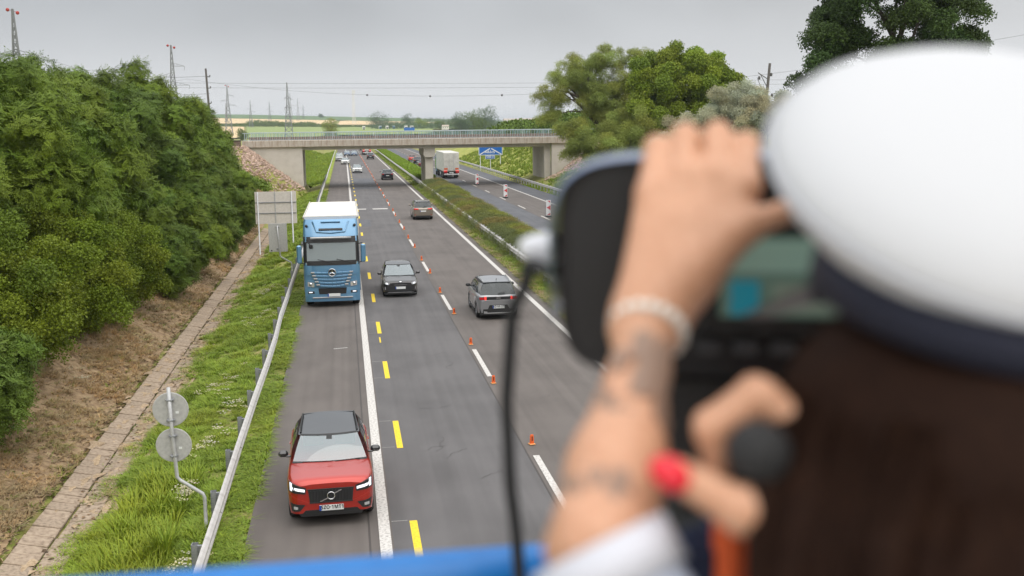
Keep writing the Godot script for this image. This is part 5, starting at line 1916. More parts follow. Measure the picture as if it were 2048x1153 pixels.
func tail_bar(t: Node3D, s: Dictionary) -> void:
	var z: float = -s.L * 0.5
	piece(t, "light_bar", s, [V(-0.74, 0.93), V(0.74, 0.93), V(0.74, 0.81), V(-0.74, 0.81)], 0.01, M.dark_trim, true)
	pieces(t, "tail_light", s, [V(0.5, 0.915), V(0.76, 0.92), V(0.76, 0.825), V(0.5, 0.83)], 0.018, M.tail_red, true)
	pieces(t, "tail_lamp", s, [V(0.49, 0.94), V(0.56, 0.94), V(0.56, 0.815), V(0.49, 0.815)], 0.026, M.lamp_red, true)
	var mb := MB.new()
	for k in 2:
		for sg in [-1.0, 1.0]:
			mb.bar(Vector3(0, 0.93 - 0.05 * k, z - 0.02), Vector3(sg * 0.09, 0.885 - 0.05 * k, z - 0.02), 0.012, 0.018)
	part(t, "badge", mb.done(), M.chrome)
	piece(t, "plate_recess", s, [V(-0.36, 0.6), V(0.36, 0.6), V(0.44, 0.42), V(-0.44, 0.42)], 0.004, M.black_plastic, true)
	plate(t, s, 0.0, 0.52, 0.48, 0.11, true, s.get("words", ""))
	piece(t, "bumper", s, [V(-0.76, 0.44), V(0.76, 0.44), V(0.74, 0.2), V(-0.74, 0.2)], 0.012, M.black_plastic, true)
	piece(t, "skid_plate", s, [V(-0.52, 0.3), V(0.52, 0.3), V(0.52, 0.26), V(-0.52, 0.26)], 0.026, M.silver_paint, true)
	pieces(t, "skid_end", s, [V(0.46, 0.34), V(0.6, 0.36), V(0.6, 0.27), V(0.46, 0.265)], 0.03, M.silver_paint, true)
	mb = MB.new()
	mb.sm(0)
	mb.tube([Vector3(0, s.H + 0.0, -s.L * 0.5 + s.L - s.rr + 0.12), Vector3(0, s.H + 0.09, -s.L * 0.5 + s.L - s.rr + 0.03)], 0.012, 6)
	part(t, "antenna", mb.done(), M.black_plastic)
	rear_wiper(t, s)


func rear_wiper(t: Node3D, s: Dictionary) -> void:
	var mb := MB.new()
	var y := curve(s.top, s.rgb) + 0.05
	var z: float = s.L * 0.5 - s.rgb - 0.09
	mb.tube([Vector3(0.0, y, z), Vector3(-0.3, y + 0.05, z + 0.02)], 0.014, 5)
	part(t, "wiper", mb.done(), M.black_plastic)


func tail_wide(t: Node3D, s: Dictionary) -> void:
	pieces(t, "tail_light", s, [V(0.36, 0.93), V(0.74, 0.97), V(0.76, 0.85), V(0.38, 0.87)], 0.016, M.tail_red, true)
	pieces(t, "tail_lamp", s, [V(0.4, 0.92), V(0.72, 0.945), V(0.72, 0.905), V(0.4, 0.885)], 0.022, M.lamp_red, true)
	piece(t, "chrome_strip", s, [V(-0.36, 0.875), V(0.36, 0.875), V(0.36, 0.85), V(-0.36, 0.85)], 0.016, M.chrome, true)
	piece(t, "bumper_step", s, [V(-0.77, 0.56), V(0.77, 0.56), V(0.76, 0.5), V(-0.76, 0.5)], 0.03, s.paint, true)
	piece(t, "bumper_trim", s, [V(-0.62, 0.36), V(0.62, 0.36), V(0.6, 0.22), V(-0.6, 0.22)], 0.012, M.dark_trim, true)
	pieces(t, "reflector", s, [V(0.58, 0.44), V(0.72, 0.44), V(0.72, 0.41), V(0.58, 0.41)], 0.014, M.tail_red, true)
	plate(t, s, 0.0, 0.72, 0.48, 0.11, true)
	rear_wiper(t, s)


func tail_plain(t: Node3D, s: Dictionary) -> void:
	var w: float = s.W * 0.5
	var y := curve(s.top, s.L - 0.03) - 0.03
	pieces(t, "tail_light", s, [V(w * 0.55, y), V(w * 0.92, y + 0.02), V(w * 0.92, y - 0.13), V(w * 0.6, y - 0.1)], 0.014, M.tail_red, true)
	piece(t, "bumper_trim", s, [V(-w * 0.8, 0.38), V(w * 0.8, 0.38), V(w * 0.76, 0.22), V(-w * 0.76, 0.22)], 0.012, M.dark_trim, true)
	plate(t, s, 0.0, 0.62, 0.48, 0.11, true)


func spec(kind: String, more := {}) -> Dictionary:
	var s := {}
	match kind:
		"suv":
			s = {"L": 3.85, "W": 1.7, "H": 1.46, "R": 0.34, "fa": 0.74, "ra": 3.1, "top": [[0.0, 0.86], [0.05, 0.92], [0.12, 0.95], [0.5, 0.985], [1.0, 1.02], [2.5, 1.03], [3.55, 1.04], [3.75, 0.99], [3.85, 0.9]], "wsb": 0.98, "rf": 1.58, "rr": 3.12, "rgb": 3.66}
		"hatch":
			s = {"L": 3.7, "W": 1.6, "H": 1.34, "R": 0.3, "fa": 0.72, "ra": 3.05, "top": [[0.0, 0.66], [0.05, 0.71], [0.15, 0.75], [0.5, 0.82], [0.95, 0.88], [2.2, 0.9], [3.4, 0.94], [3.6, 0.9], [3.7, 0.8]], "wsb": 0.92, "rf": 1.68, "rr": 3.05, "rgb": 3.5}
		"cross":
			s = {"L": 3.85, "W": 1.68, "H": 1.5, "R": 0.33, "fa": 0.75, "ra": 3.1, "top": [[0.0, 0.8], [0.06, 0.88], [0.5, 0.95], [0.98, 1.0], [2.5, 1.01], [3.5, 1.03], [3.72, 1.0], [3.79, 0.95], [3.85, 0.78]], "wsb": 0.98, "rf": 1.65, "rr": 3.35, "rgb": 3.7}
		"mpv":
			s = {"L": 4.0, "W": 1.68, "H": 1.52, "R": 0.31, "fa": 0.78, "ra": 3.2, "top": [[0.0, 0.74], [0.06, 0.82], [0.5, 0.92], [0.95, 1.0], [2.5, 1.02], [3.7, 1.04], [3.9, 1.0], [4.0, 0.85]], "wsb": 0.9, "rf": 1.75, "rr": 3.5, "rgb": 3.85}
		"sedan":
			s = {"L": 4.2, "W": 1.66, "H": 1.36, "R": 0.31, "fa": 0.8, "ra": 3.35, "top": [[0.0, 0.66], [0.06, 0.74], [0.6, 0.84], [1.15, 0.9], [2.6, 0.92], [3.5, 0.96], [4.05, 0.95], [4.2, 0.82]], "wsb": 1.12, "rf": 1.85, "rr": 3.0, "rgb": 3.6, "spoiler": 0.02}
		"van":
			s = {"L": 4.6, "W": 1.75, "H": 1.85, "R": 0.33, "fa": 0.85, "ra": 3.75, "top": [[0.0, 0.8], [0.06, 0.9], [0.5, 1.05], [0.85, 1.12], [2.6, 1.14], [4.4, 1.16], [4.55, 1.1], [4.6, 0.95]], "wsb": 0.8, "rf": 1.5, "rr": 4.4, "rgb": 4.5, "roof_w": 0.82}
	s.merge(more, true)
	return s


func cars() -> void:
	car("suv_car", "red compact suv with black roof driving on the hard shoulder", spec("suv", {"paint": M.red_paint, "roof": M.black_paint, "mirror": M.black_paint, "rails": M.black_plastic, "style": "wide_grille", "words": "SZO·1MT1", "body_pillar": false}), Vector3(-0.53, 0.008, -21.85), false, 0.02)
	car("hatchback_car", "charcoal hatchback with lit headlamps driving beside the blue lorry", spec("hatch", {"paint": M.charcoal_paint, "style": "slim_grille", "frame": M.black_plastic}), Vector3(2.31, 0.008, -49.2), false, 0.0)
	car("crossover_car", "grey crossover seen from behind with red tail lamps beside the orange markers", spec("cross", {"paint": M.grey_paint, "tail": "bar", "rails": M.silver_paint, "mirror": M.black_plastic, "words": "AO·HR·272", "body_pillar": true}), Vector3(5.88, 0.008, -42.85), true, 0.0)
	car("estate_car", "bronze estate car seen from behind with lit tail lamps near the median", spec("mpv", {"paint": M.bronze_paint, "tail": "wide", "rails": M.silver_paint}), Vector3(6.26, 0.008, -88.5), true, 0.0)
	car("suv_car", "navy suv seen from behind just beyond the bridge shade", spec("suv", {"paint": M.navy_paint, "rails": M.silver_paint}), Vector3(6.02, 0.008, -154.0), true)
	car("hatchback_car", "white hatchback with a dark grille coming from under the bridge", spec("hatch", {"paint": M.white_car_paint, "H": 1.38}), Vector3(2.05, 0.008, -178.0), false)
	car("saloon_car", "white saloon behind the white hatchback on the shoulder lane", spec("sedan", {"paint": M.white_car_paint}), Vector3(0.15, 0.008, -219.0), false)
	car("van_car", "silver people carrier on the shoulder behind the white saloon", spec("van", {"paint": M.silver_paint}), Vector3(-1.1, 0.008, -239.0), false)
	car("saloon_car", "blue car far beyond the bridge behind the silver people carrier", spec("sedan", {"paint": M.blue_car_paint}), Vector3(0.75, 0.008, -280.0), false)
	car("hatchback_car", "pale blue car far beyond the bridge in the middle lane", spec("hatch", {"paint": M.blue_car_paint}), Vector3(2.55, 0.008, -279.0), false)
	car("suv_car", "black suv seen from behind ahead of the navy suv", spec("suv", {"paint": M.black_paint}), Vector3(6.0, 0.008, -249.0), true)
	car("hatchback_car", "small dark car far ahead of the black suv", spec("hatch", {"paint": M.navy_paint}), Vector3(5.6, 0.008, -335.0), true)
	car("hatchback_car", "bright red car beyond the bridge pier on the opposite road", spec("hatch", {"paint": M.bright_red_paint}), Vector3(14.45, 0.008, -230.0), true)
	car("suv_car", "black suv beyond the bridge pier behind the red car", spec("suv", {"paint": M.black_paint}), Vector3(14.4, 0.008, -212.0), true)
	car("saloon_car", "dark maroon car half hidden by the bridge pier", spec("sedan", {"paint": M.maroon_paint}), Vector3(14.1, 0.008, -194.5), true)


# ---- lorries ----
func lorry_front() -> void:
	var t := thing("lorry", "blue articulated lorry with a white trailer driving on the hard shoulder", "lorry", Vector3(-0.7, 0.008, -45.4))
	t.scale = Vector3(1.07, 1.09, 1.0)
	var w := 1.13
	var mb := MB.new()
	# cab shell: rows from the bottom up, slightly raked
	var rows := []
	for q in [[0.62, 1.0, 0.0], [0.95, 1.0, 0.02], [1.45, 1.0, 0.02], [1.72, 0.995, 0.0], [2.62, 0.985, -0.16], [2.75, 0.98, -0.2], [3.3, 0.965, -0.5], [3.45, 0.93, -0.62]]:
		var y: float = q[0]
		var ww: float = w * q[1]
		var zf: float = q[2]
		rows.append(PackedVector3Array([Vector3(-ww, y, -1.9), Vector3(-ww, y, zf - 0.32), Vector3(-ww * 0.975, y, zf - 0.14), Vector3(-ww * 0.9, y, zf - 0.05), Vector3(-ww * 0.5, y, zf), Vector3(0, y, zf + 0.02), Vector3(ww * 0.5, y, zf), Vector3(ww * 0.9, y, zf - 0.05), Vector3(ww * 0.975, y, zf - 0.14), Vector3(ww, y, zf - 0.32), Vector3(ww, y, -1.9)]))
	mb.sm(0)
	mb.loft([rows[0], rows[1], rows[2], rows[3]])
	mb.loft([rows[4], rows[5], rows[6], rows[7]])
	mb.sm(-1)
	mb.fan(rows[7])
	# sides beside the windscreen
	for k in [[0, 3], [7, 10]]:
		mb.loft([rows[3].slice(k[0], k[1] + 1), rows[4].slice(k[0], k[1] + 1)])
	mb.quad(Vector3(-w, 0.6, -1.9), Vector3(w, 0.6, -1.9), Vector3(w * 0.93, 3.45, -1.9), Vector3(-w * 0.93, 3.45, -1.9))
	var cab := part(t, "cab", mb.done(), M.truck_blue)
	var f := func(x: float, y: float, o: float) -> Vector3:
		var zf := curve([[0.6, 0.0], [0.95, 0.02], [1.45, 0.02], [1.72, 0.0], [2.62, -0.16], [2.75, -0.2], [3.3, -0.5], [3.45, -0.62]], y)
		var ax := absf(x) / w
		zf += 0.02 - (0.02 if ax < 0.5 else 0.0) * ax * 2.0 - (0.02 if ax >= 0.5 else 0.0) - (0.05 * (ax - 0.5) / 0.4 if ax > 0.5 else 0.0) - (0.09 * maxf(0.0, ax - 0.9) / 0.075)
		return Vector3(x, y, zf + o)
	# windscreen with its black surround
	mb = MB.new()
	mb.sm(0)
	patch(mb, func(u, v): return f.call(u, v, 0.0), -w * 0.9, w * 0.9, 1.72, 2.62, 12, 6)
	part(t, "windscreen", mb.done(), M.windscreen_dim)
	for b in [[-w * 0.97, w * 0.97, 1.68, 1.86], [-w * 0.97, w * 0.97, 2.56, 2.8]]:
		mb = MB.new()
		mb.sm(0)
		patch(mb, func(u, v): return f.call(u, v, 0.02), b[0], b[1], b[2], b[3], 14, 2)
		part(t, "screen_surround", mb.done(), M.black_plastic)
	for sg in [-1.0, 1.0]:
		mb = MB.new()
		mb.sm(0)
		patch(mb, func(u, v): return f.call(u * sg, v, 0.012), w * 0.86, w * 0.975, 1.8, 2.6, 3, 4)
		part(t, "pillar", mb.done(), M.black_plastic)
	# sun visor
	mb = MB.new()
	mb.sm(0)
	mb.tube([Vector3(-0.8, 2.76, -0.02), Vector3(-0.4, 2.77, 0.05), Vector3(0.4, 2.77, 0.05), Vector3(0.8, 2.76, -0.02)], 0.045, 8)
	part(t, "sun_visor", mb.done(), M.silver_paint)
	# roof fairing: raised shield with a dark slot
	mb = MB.new()
	mb.sm(0)
	mb.tube([f.call(-0.72, 3.36, 0.02), f.call(-0.56, 2.98, 0.03), f.call(0.0, 2.94, 0.03), f.call(0.56, 2.98, 0.03), f.call(0.72, 3.36, 0.02)], 0.035, 8)
	part(t, "roof_trim", mb.done(), M.truck_blue)
	mb = MB.new()
	mb.box(f.call(0, 3.07, 0.02), Vector3(0.95, 0.085, 0.04), 0.01, Basis(Vector3.RIGHT, -0.48))
	part(t, "roof_slot", mb.done(), M.dark_trim)
	mb = MB.new()
	mb.box(f.call(0, 3.36, 0.04), Vector3(0.78, 0.06, 0.08), 0.02)
	part(t, "roof_lip", mb.done(), M.truck_blue)
	for sg in [-1.0, 1.0]:
		mb = MB.new()
		mb.sm(0)
		mb.lathe([[0.055, 0.0], [0.055, 0.05], [0.0, 0.06]], 12, Transform3D(Basis(Vector3.RIGHT, 1.1), f.call(sg * 0.96, 3.2, 0.0)))
		part(t, "roof_lamp", mb.done(), M.dark_trim)
	# grille of five slats with bright ends
	mb = MB.new()
	mb.sm(0)
	patch(mb, func(u, v): return f.call(u, v, 0.008), -0.76, 0.76, 0.86, 1.46, 8, 4)
	part(t, "grille_backing", mb.done(), M.truck_blue)
	for k in 5:
		var y := 1.4 - 0.122 * k
		var ww := 0.83 - 0.05 * k
		mb = MB.new()
		var sag := 0.02 + 0.012 * k
		for j in 8:
			var x0 := -ww + ww * 2.0 * j / 8.0
			var x1 := -ww + ww * 2.0 * (j + 1) / 8.0
			var a: Vector3 = f.call(x0, y - sag * (1.0 - pow(x0 / ww, 2.0)), 0.06)
			var b2: Vector3 = f.call(x1, y - sag * (1.0 - pow(x1 / ww, 2.0)), 0.06)
			mb.bar(a, b2, 0.05, 0.075, 0.012)
		var sl := part(t, "grille_slat", mb.done(), M.truck_blue)
		mb = MB.new()
		for sg in [-1.0, 1.0]:
			mb.bar(f.call(sg * (ww - 0.14), y + 0.005, 0.075), f.call(sg * (ww + 0.01), y + 0.01, 0.075), 0.05, 0.06, 0.01)
		part(sl, "slat_end", mb.done(), M.silver_paint)
	# three-pointed emblem in a ring
	var ez := 0.13
	mb = MB.new()
	mb.sm(0)
	var prof := []
	for k in 9:
		prof.append([0.145 + 0.016 * cos(TAU * k / 8.0), 0.016 * sin(TAU * k / 8.0)])
	mb.lathe(prof, 28, Transform3D(Basis(Vector3.RIGHT, PI / 2), Vector3(0, 1.4, ez)))
	var em := part(t, "emblem", mb.done(), M.chrome)
	mb = MB.new()
	mb.sm(-1)
	mb.lathe([[0.0, 0.0], [0.14, 0.0]], 24, Transform3D(Basis(Vector3.RIGHT, PI / 2), Vector3(0, 1.4, ez - 0.01)))
	part(em, "emblem_disc", mb.done(), M.dark_trim)
	mb = MB.new()
	for k in 3:
		var an := PI / 2 + TAU * k / 3.0
		var tip := Vector3(cos(an), sin(an), 0) * 0.14
		var side := Vector3(-sin(an), cos(an), 0) * 0.028
		var c := Vector3(0, 1.4, ez + 0.005)
		mb.tri(c + side, c + tip, c + Vector3(0, 0, 0.02))
		mb.tri(c - side, c + Vector3(0, 0, 0.02), c + tip)
	part(em, "emblem_star", mb.done(), M.chrome)
	# corner panels, headlights, bumper
	for sg in [-1.0, 1.0]:
		mb = MB.new()
		mb.sm(0)
		patch(mb, func(u, v): return f.call(u * sg, v, 0.02), 0.78, 1.1, 1.3, 1.68, 5, 3)
		part(t, "corner_deflector", mb.done(), M.truck_blue)
		mb = MB.new()
		mb.sm(0)
		patch(mb, func(u, v): return f.call(u * sg, v - (u - 0.7) * -0.12, 0.02), 0.7, 1.06, 0.86, 1.12, 5, 3)
		part(t, "headlight_housing", mb.done(), M.truck_blue)
		mb = MB.new()
		mb.sm(0)
		patch(mb, func(u, v): return f.call(u * sg, v - (u - 0.7) * -0.16, 0.035), 0.72, 0.98, 0.82, 1.0, 5, 3)
		var hl := part(t, "headlight", mb.done(), M.lens)
		mb = MB.new()
		mb.sm(0)
		mb.lathe([[0.0, 0.0], [0.07, 0.0], [0.05, 0.02], [0.0, 0.025]], 14, Transform3D(Basis(Vector3.RIGHT, PI / 2), f.call(sg * 0.86, 0.94, 0.035)))
		part(hl, "bulb", mb.done(), M.chrome)
		mb = MB.new()
		mb.sm(0)
		patch(mb, func(u, v): return f.call(u * sg, v, 0.03), 0.72, 0.98, 0.56, 0.66, 4, 2)
		part(t, "fog_light_recess", mb.done(), M.dark_trim)
		mb = MB.new()
		mb.sm(0)
		patch(mb, func(u, v): return f.call(u * sg, v, 0.04), 0.8, 0.94, 0.6, 0.64, 3, 2)
		part(t, "fog_light", mb.done(), M.lamp_white)
	mb = MB.new()
	mb.sm(0)
	patch(mb, func(u, v): return f.call(u, v, 0.0 + 0.03 * sin(PI * (v - 0.24) / 0.54)), -w * 0.97, w * 0.97, 0.24, 0.78, 16, 5)
	part(t, "bumper", mb.done(), M.truck_blue)
	mb = MB.new()
	mb.sm(0)
	patch(mb, func(u, v): return f.call(u * (1.0 - 0.2 * (0.76 - v)), v, 0.045), -0.56, 0.56, 0.54, 0.78, 8, 3)
	part(t, "lower_intake", mb.done(), M.dark_trim)
	mb = MB.new()
	mb.bar(Vector3(-0.8, 0.4, 0.05), Vector3(0.8, 0.4, 0.05), 0.04, 0.05, 0.01)
	part(t, "bumper_strip", mb.done(), M.silver_paint)
	mb = MB.new()
	mb.box(Vector3(0.05, 0.5, 0.07), Vector3(0.5, 0.115, 0.02), 0.004)
	var pl := part(t, "number_plate", mb.done(), M.plate_white)
	mb = MB.new()
	mb.box(Vector3(-0.18, 0.5, 0.082), Vector3(0.045, 0.11, 0.005))
	part(pl, "country_band", mb.done(), M.plate_blue)
	# mirrors
	for sg in [-1.0, 1.0]:
		mb = MB.new()
		mb.box(Vector3(sg * (w + 0.14), 2.12, -0.16), Vector3(0.2, 0.72, 0.16), 0.05)
		var mi := part(t, "side_mirror", mb.done(), M.truck_blue)
		mb = MB.new()
		mb.tube([Vector3(sg * (w - 0.05), 2.5, -0.2), Vector3(sg * (w + 0.12), 2.52, -0.16)], 0.022, 6)
		mb.tube([Vector3(sg * (w - 0.05), 1.74, -0.2), Vector3(sg * (w + 0.14), 1.8, -0.16)], 0.022, 6)
		part(mi, "mirror_arm", mb.done(), M.black_plastic)
	mb = MB.new()
	mb.sm(0)
	mb.tube([f.call(-0.98, 2.66, 0.05), f.call(-0.9, 2.58, 0.16), f.call(-0.82, 2.5, 0.18)], 0.018, 6)
	mb.sm(-1)
	mb.box(f.call(-0.8, 2.44, 0.16), Vector3(0.15, 0.17, 0.06), 0.03)
	part(t, "kerb_mirror", mb.done(), M.black_plastic)
	for q in [[-0.55, 0.0], [0.2, 0.75]]:
		mb = MB.new()
		mb.tube([f.call(q[1] + 0.05, 1.78, 0.05), f.call(q[0], 1.92, 0.03)], 0.014, 5)
		part(t, "wiper", mb.done(), M.black_plastic)
	# cab interior
	mb = MB.new()
	mb.box(Vector3(0, 1.6, -0.5), Vector3(1.9, 0.3, 0.5), 0.05)
	part(t, "dashboard", mb.done(), M.cabin)
	mb = MB.new()
	mb.box(Vector3(0, 2.0, -1.5), Vector3(1.95, 1.4, 0.1))
	part(t, "cabin_wall", mb.done(), M.seat_cloth)
	for x in [-0.6, 0.6]:
		mb = MB.new()
		mb.box(Vector3(x, 1.9, -1.05), Vector3(0.5, 0.9, 0.16), 0.06)
		part(t, "seat", mb.done(), M.seat_cloth)
	mb = MB.new()
	mb.box(Vector3(0, 0.62, -2.6), Vector3(0.9, 0.25, 5.0))
	part(t, "chassis", mb.done(), M.black_plastic)
	for q in [[-0.95, 0.5], [-4.2, 0.5], [-9.0, 0.48], [-10.2, 0.48], [-11.4, 0.48]]:
		for sg in [-1.0, 1.0]:
			add_wheel(t, Vector3(sg * 0.93, q[1], q[0]), q[1], 0.3, M.alloy, sg > 0.0)
	trailer(t, -2.5, 9.6, 3.4, M.tarp_white)


func trailer(t: Node3D, z: float, l: float, top: float, m: Material) -> void:
	var w := 1.14
	var mb := MB.new()
	mb.box(Vector3(0, (top + 1.05) * 0.5, z - l * 0.5), Vector3(w * 2.0, top - 1.05, l), 0.05)
	var b := part(t, "trailer_box", mb.done(), m)
	mb = MB.new()
	mb.box(Vector3(0, top + 0.0, z + 0.01), Vector3(w * 2.0 + 0.02, 0.1, 0.1), 0.02)
	part(b, "roof_edge", mb.done(), M.box_white)
	for sg in [-1.0, 1.0]:
		mb = MB.new()
		mb.box(Vector3(sg * (w + 0.003), top - 0.02, z - l * 0.5), Vector3(0.05, 0.11, l - 0.02), 0.02)
		part(b, "roof_edge", mb.done(), M.box_white)
	mb = MB.new()
	mb.box(Vector3(0, 0.92, z - l * 0.5), Vector3(w * 1.9, 0.22, l - 0.1))
	part(t, "trailer_frame", mb.done(), M.black_plastic)


func lorry_rear(n: String, label: String, at: Vector3, away: bool, m: Material, cab_mat: Material, group := "") -> void:
	var t := thing(n, label, "lorry", at, PI if away else 0.0, group)
	# origin under the front of the cab; the trailer runs back
	var mb := MB.new()
	mb.box(Vector3(0, 1.9, -1.0), Vector3(2.25, 2.7, 1.9), 0.12)
	part(t, "cab", mb.done(), cab_mat)
	mb = MB.new()
	mb.box(Vector3(0, 2.2, -0.03), Vector3(1.95, 0.85, 0.05), 0.02)
	part(t, "windscreen", mb.done(), M.window_glass)
	mb = MB.new()
	mb.box(Vector3(0, 1.1, -0.02), Vector3(1.5, 0.6, 0.05), 0.02)
	part(t, "grille", mb.done(), M.dark_trim)
	trailer(t, -2.4, 12.2, 3.75, m)
	mb = MB.new()
	mb.box(Vector3(0, 0.75, -5.0), Vector3(0.9, 0.25, 9.0))
	part(t, "chassis", mb.done(), M.black_plastic)
	for q in [-1.1, -4.3, -10.2, -11.4, -12.6]:
		for sg in [-1.0, 1.0]:
			add_wheel(t, Vector3(sg * 0.95, 0.5, q), 0.5, 0.3, M.alloy, sg > 0.0)
	var zr := -14.6
	for sg in [-1.0, 1.0]:
		mb = MB.new()
		mb.box(Vector3(sg * 0.54, 2.42, zr - 0.02), Vector3(1.04, 2.5, 0.04), 0.01)
		var dr := part(t, "rear_door", mb.done(), M.box_white)
		mb = MB.new()
		mb.tube([Vector3(sg * 0.3, 1.25, zr - 0.06), Vector3(sg * 0.3, 3.6, zr - 0.06)], 0.02, 6)
		part(dr, "lock_rod", mb.done(), M.galvanised)
		mb = MB.new()
		mb.box(Vector3(sg * 0.8, 1.42, zr - 0.05), Vector3(0.5, 0.22, 0.02))
		part(dr, "marker_board", mb.done(), M.cone_orange)
		mb = MB.new()
		mb.box(Vector3(sg * 0.86, 0.86, zr - 0.03), Vector3(0.5, 0.16, 0.06), 0.01)
		part(t, "tail_light", mb.done(), M.tail_red)
		mb = MB.new()
		mb.box(Vector3(sg * 0.78, 0.4, zr + 0.5), Vector3(0.5, 0.45, 0.02))
		part(t, "mud_flap", mb.done(), M.rubber)
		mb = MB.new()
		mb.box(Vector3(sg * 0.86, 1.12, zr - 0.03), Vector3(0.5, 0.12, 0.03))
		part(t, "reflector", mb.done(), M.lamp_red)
	mb = MB.new()
	mb.box(Vector3(0, 0.62, zr + 0.05), Vector3(2.2, 0.16, 0.1), 0.02)
	part(t, "under_run_bar", mb.done(), M.sign_white)
	mb = MB.new()
	mb.box(Vector3(0, 0.86, zr - 0.02), Vector3(0.6, 0.14, 0.03))
	part(t, "number_plate", mb.done(), M.plate_white)


func lorries() -> void:
	lorry_front()
	lorry_rear("lorry", "white box lorry seen from behind beside the bridge pier", Vector3(15.25, 0.008, -166.8), true, M.box_white, M.truck_blue)
	lorry_rear("lorry", "white lorry with dark rear far ahead of the black suv", Vector3(6.0, 0.008, -300.0), true, M.silver_paint, M.black_paint)
	for q in [[729.0, 900.0, "far white lorry in the lane towards us above the railing", "box_white", "white_car_paint"], [762.0, 980.0, "far lorry with white cab, second above the railing", "tarp_white", "truck_blue"], [776.0, 960.0, "far lorry with cream roof, third above the railing", "tarp_white", "white_car_paint"], [789.0, 990.0, "far lorry with dark blue cab above the railing", "silver_paint", "truck_blue"], [814.0, 870.0, "far white lorry beside the far blue sign above the railing", "box_white", "white_car_paint"], [826.0, 850.0, "far pale lorry behind the far blue sign above the railing", "box_white", "silver_paint"]]:
		var d: float = q[1]
		lorry_rear("far_lorry", q[2], Vector3((q[0] - 688.0) / 2152.0 * d, far_road_height(d) + 0.03, -d), false, M[q[3]], M[q[4]], "far lorries beyond the bridge")
	# far blue sign above the road
	var s := thing("gantry_sign", "far blue arched sign board above the bridge railing", "sign", Vector3(49.0, 1.3, -800.0))
	var mb := MB.new()
	mb.box(Vector3(0, 3.0, 0), Vector3(8.0, 3.2, 0.2), 0.1)
	part(s, "panel", mb.done(), M.sign_blue)
	for x in [-3.0, 3.0]:
		mb = MB.new()
		mb.box(Vector3(x, 1.0, -0.3), Vector3(0.25, 4.0, 0.25))
		part(s, "post", mb.done(), M.galvanised)
	# far buildings
	for q in [[1045.0, 243.0, 40.0, 1500.0, 5.0, "far long white warehouse among the woods"], [893.0, 256.0, 9.0, 900.0, 4.0, "small white farmhouse beyond the bridge"]]:
		var d: float = q[3]
		var x: float = (q[0] - 688.0) / 2152.0 * d
		var base := land(x, d)
		var roof_y: float = 7.75 + (250.0 - q[1]) / 2152.0 * d
		var wd: float = q[2] / 2152.0 * d * 1.6
		var b := thing("far_building", q[5], "building", Vector3(x, base, -d))
		mb = MB.new()
		var hh := maxf(roof_y - base, 3.0)
		mb.box(Vector3(0, hh * 0.5, 0), Vector3(wd, hh, wd * 0.4))
		part(b, "wall", mb.done(), M.white_paint)
		mb = MB.new()
		mb.ext([V(-wd * 0.2 - 0.4, 0), V(wd * 0.2 + 0.4, 0), V(0, hh * 0.35)], -wd * 0.5, wd * 0.5, Transform3D(Basis(Vector3.UP, PI / 2), Vector3(0, hh, 0)))
		part(b, "roof", mb.done(), M.fascia_concrete)
		for k in 3:
			mb = MB.new()
			mb.box(Vector3(wd * (k - 1) * 0.3, hh * 0.6, wd * 0.2), Vector3(wd * 0.08, hh * 0.2, 0.1))
			part(b, "window", mb.done(), M.window_glass)


